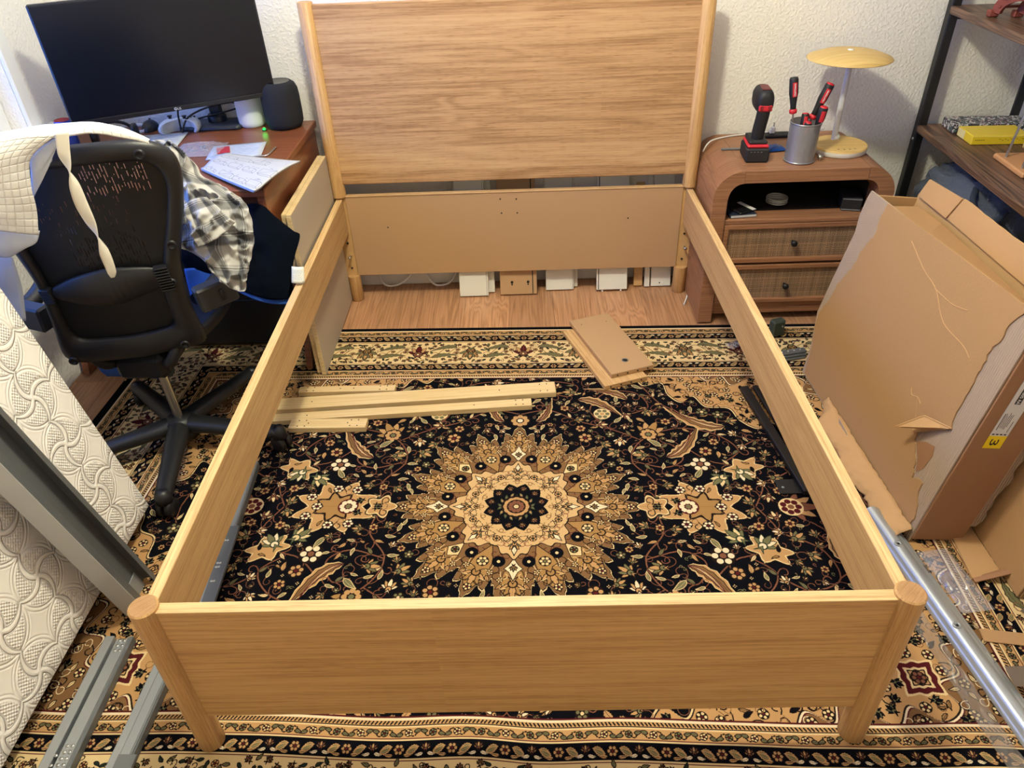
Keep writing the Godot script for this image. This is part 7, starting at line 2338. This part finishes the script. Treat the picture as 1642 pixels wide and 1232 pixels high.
	for i in 6: box(st, Vector3(-0.225, -0.018 + i * 0.0034, 0.0002), Vector3(0.024, 0.0014, 0.0004), 0, f3)
	box(st, Vector3(-0.220, 0.012, 0.0002), Vector3(0.018, 0.013, 0.0004), 0, f3)
	wobj("small_print", st, ink, lb).set_meta("kind", "stuff")

func floor_right() -> void:
	# second carton lying open behind
	var t := thing("open_carton", "brown cardboard box with an open flap on the floor, right of the torn carton", "box", Vector3(1.45, 0.0095, 1.5))
	var st := mb()
	for w in [[Vector3(1.243, 0.015, 1.33), Vector3(1.238, 0.015, 1.66), Vector3(0.05, 0.37, 0)], [Vector3(1.62, 0.015, 1.33), Vector3(1.62, 0.015, 1.66), Vector3(0.05, 0.37, 0)]]:
		st = mb(); beam(st, w[0] + w[2] / 2, w[1] + w[2] / 2, w[2], 0.005, 0.373, 0.001)
		wobj("side_wall", st, M.card, t)
	for z in [1.333, 1.66]:
		st = mb(); prism(st, PackedVector2Array([Vector2(1.243, 0.015), Vector2(1.62, 0.015), Vector2(1.67, 0.385), Vector2(1.293, 0.385)]), 0.005, Transform3D(Basis.IDENTITY, Vector3(0, 0, z)))
		wobj("end_wall", st, M.card, t)
	st = mb(); box(st, Vector3(1.43, 0.016, 1.495), Vector3(0.375, 0.005, 0.325), 0.001)
	wobj("bottom", st, M.card, t)
	st = mb(); prism(st, PackedVector2Array([Vector2(1.155, -1.60), Vector2(1.236, -1.585), Vector2(1.238, -1.345), Vector2(1.180, -1.37)]), 0.005, Transform3D(Basis(Vector3.RIGHT, -PI / 2), Vector3(0, 0.0145, 0)))
	wobj("floor_flap", st, M.card_in, t)
	st = mb()
	quad(st, Vector3(1.157, 0.013, 1.605), Vector3(1.300, 0.055, 1.600), Vector3(1.240, 0.03, 1.580), Vector3(1.180, 0.016, 1.590))
	beam(st, Vector3(1.157, 0.0145, 1.605), Vector3(1.295, 0.06, 1.600), Vector3.UP, 0.014, 0.004, 0.001)
	wobj("bent_tab", st, M.card_out, t)
	# torn scrap standing by it, and a flat strip
	t = thing("torn_scrap", "curled scrap of torn cardboard at the right edge by the open box", "scrap", Vector3(1.28, 0.0095, 1.68))
	st = mb(true)
	sheet(st, 14, 10, func(u, v):
		return Vector3(1.225 + 0.11 * u + 0.02 * sin(v * 3.0), 0.012 + 0.10 * v * (0.5 + 0.5 * u) + 0.006 * sin(u * 9.0), 1.70 - 0.05 * u + 0.05 * sin(v * 2.2)), 0.003)
	wobj("scrap", st, M.corr, t)
	t = thing("flat_strip", "flat strip of brown cardboard on the rug at the right edge", "strip", Vector3(1.22, 0.0095, 1.785), -9)
	st = mb(); box(st, Vector3(0, 0.0025, 0), Vector3(0.25, 0.0035, 0.036), 0.001)
	obj("strip", st, M.card, t)
	t = thing("grey_scrap", "rumpled grey-brown scrap of packing lying across the long silver rail", "scrap", Vector3(1.135, 0.040, 1.895))
	crumple(t, Vector2(0.09, 0.05), 0.022, 77, M.corr, 12)
	# the long silver rail
	t = thing("long_rail", "long shiny silver rounded rail lying on the rug outside the right bed rail", "rail", Vector3(1.055, 0.0095, 1.75))
	st = mb(true)
	var prof := [Vector2(-0.033, 0.0), Vector2(-0.033, 0.010), Vector2(-0.030, 0.012), Vector2(-0.024, 0.012), Vector2(-0.021, 0.014), Vector2(-0.019, 0.020), Vector2(-0.015, 0.022), Vector2(-0.009, 0.022), Vector2(-0.006, 0.025), Vector2(0.0, 0.029), Vector2(0.010, 0.031), Vector2(0.020, 0.029), Vector2(0.026, 0.022), Vector2(0.028, 0.012), Vector2(0.031, 0.010), Vector2(0.033, 0.0)]
	var a := Vector3(0.993, 0.0105, 1.36); var b := Vector3(1.105, 0.0105, 2.22)
	var f := frame(a, b, Vector3.UP)
	var L := a.distance_to(b)
	for i in prof.size() - 1:
		var p: Vector2 = prof[i]; var q: Vector2 = prof[i + 1]
		quad(st, f * Vector3(-L / 2, p.y, p.x), f * Vector3(-L / 2, q.y, q.x), f * Vector3(L / 2, q.y, q.x), f * Vector3(L / 2, p.y, p.x))
	wobj("profile", st, mat(rgb8(186, 192, 196), 0.34, 0.6), t)
	for k in 4:
		var x := -L / 2 + 0.14 + 0.26 * k
		st = mb(true); lathe(st, [Vector2(0.0095, 0.0), Vector2(0.0095, 0.0032), Vector2(0.0075, 0.004), Vector2(0.0055, 0.0035), Vector2(0.0045, 0.001), Vector2(0, 0.001)], 18, f * Transform3D(Basis.IDENTITY, Vector3(x, 0.0295, 0.012)))
		wobj("grommet", st, M.zinc, t)
		st = mb(true); lathe(st, [Vector2(0.0035, 0.0), Vector2(0.0033, 0.0012), Vector2(0, 0.0013)], 12, f * Transform3D(Basis.IDENTITY, Vector3(x, 0.0308, 0.011)))
		wobj("screw_hole", st, M.hole, t)
		st = mb(); box(st, Vector3(x + 0.08, 0.0135, -0.026), Vector3(0.03, 0.004, 0.008), 0.002, f)
		wobj("clip", st, M.steel, t)
	# clear plastic sleeve along the rail and crumpled wrap beside it
	var film := mat(Color(0.62, 0.58, 0.54, 0.30), 0.14); film.transparency = BaseMaterial3D.TRANSPARENCY_ALPHA
	t = thing("plastic_sleeve", "flattened clear plastic sleeve lying along the left of the silver rail", "plastic wrap", Vector3(1.0, 0.0095, 1.85))
	st = mb()
	var nz := FastNoiseLite.new(); nz.seed = 2; nz.frequency = 14.0
	sheet(st, 6, 50, func(u, v):
		var z: float = lerpf(2.25, 1.45, v)
		var x0: float = lerpf(0.955, 1.072, (z - 1.3) / 0.92) - 0.034 + 0.012
		return Vector3(x0 - 0.042 * (1.0 - u) , 0.012 + 0.010 * absf(nz.get_noise_2d(z * 2.0, u * 0.7)) + 0.004 * u, z))
	wobj("sleeve", st, film, t)
	t = thing("crumpled_wrap", "crumpled clear plastic wrap on the rug between silver rail and open box", "plastic wrap", Vector3(1.115, 0.0105, 1.60), 8)
	crumple(t, Vector2(0.085, 0.20), 0.05, 55, M.film, 22)
	# black steel bracket under the right rail
	t = thing("black_bracket", "black steel bar with an end plate lying under the right bed rail", "bracket", Vector3(0.80, 0.0095, 1.0))
	st = mb()
	beam(st, Vector3(0.775, 0.020, 0.755), Vector3(0.835, 0.020, 1.28), Vector3.UP, 0.030, 0.020, 0.003)
	beam(st, Vector3(0.815, 0.018, 0.745), Vector3(0.850, 0.018, 1.05), Vector3.UP, 0.018, 0.014, 0.003)
	wobj("bar", st, M.black, t)
	st = mb(); box(st, Vector3(0.815, 0.0125, 1.245), Vector3(0.12, 0.005, 0.06), 0.001)
	var pl := wobj("end_plate", st, M.black, t)
	for s in [-1, 1]:
		st = mb(true); lathe(st, [Vector2(0.004, 0), Vector2(0.004, 0.0006), Vector2(0, 0.0007)], 12, Transform3D(Basis.IDENTITY, Vector3(0.815 + s * 0.045, 0.0151, 1.25)))
		wobj("screw_hole", st, M.zinc, pl)
	# odds and ends between rail and nightstand
	t = thing("dark_green_case", "small dark green case standing on the rug behind the right bed rail", "case", Vector3(0.985, 0.0095, 0.40), 20)
	st = mb(); box(st, Vector3(0, 0.035, 0), Vector3(0.055, 0.069, 0.035), 0.006)
	obj("case", st, mat(rgb8(54, 62, 52), 0.6), t)
	st = mb(true); lathe(st, [Vector2(0.004, 0), Vector2(0.003, 0.0015), Vector2(0, 0.002)], 10, Transform3D(Basis(Vector3.RIGHT, PI / 2), Vector3(0.012, 0.045, 0.0175)))
	obj("stud", st, M.steel, t)
	t = thing("hinge_bundle", "dark metal brackets stacked on the rug behind the torn carton's corner", "bracket", Vector3(1.0, 0.0095, 0.565), 12)
	for k in 3:
		st = mb(); box(st, Vector3(0.004 * k, 0.004 + 0.0085 * k, -0.006 * k), Vector3(0.10, 0.008, 0.028), 0.002)
		obj("bar", st, M.zinc_dark, t)
	for k in 4:
		st = mb(true); lathe(st, [Vector2(0.004, 0), Vector2(0.003, 0.002), Vector2(0, 0.0025)], 10, Transform3D(Basis.IDENTITY, Vector3(-0.036 + 0.024 * k, 0.0255, -0.012)))
		obj("bolt_head", st, M.steel, t)
	t = thing("screw_packet", "small clear packet of screws on the rug inside the right bed rail", "packet", Vector3(0.815, 0.0105, 0.465), 30)
	crumple(t, Vector2(0.06, 0.04), 0.014, 91, M.film, 10)
	for i in 4:
		st = mb(true); lathe(st, [Vector2(0, 0), Vector2(0.0035, 0), Vector2(0.0035, 0.003), Vector2(0.0018, 0.004), Vector2(0.0015, 0.018), Vector2(0, 0.019)], 8, rot(Vector3(84, 70 * i, 0), Vector3(-0.012 + 0.008 * i, 0.004, 0.004 * sin(i * 3.0))))
		obj("screw", st, M.steel, t)
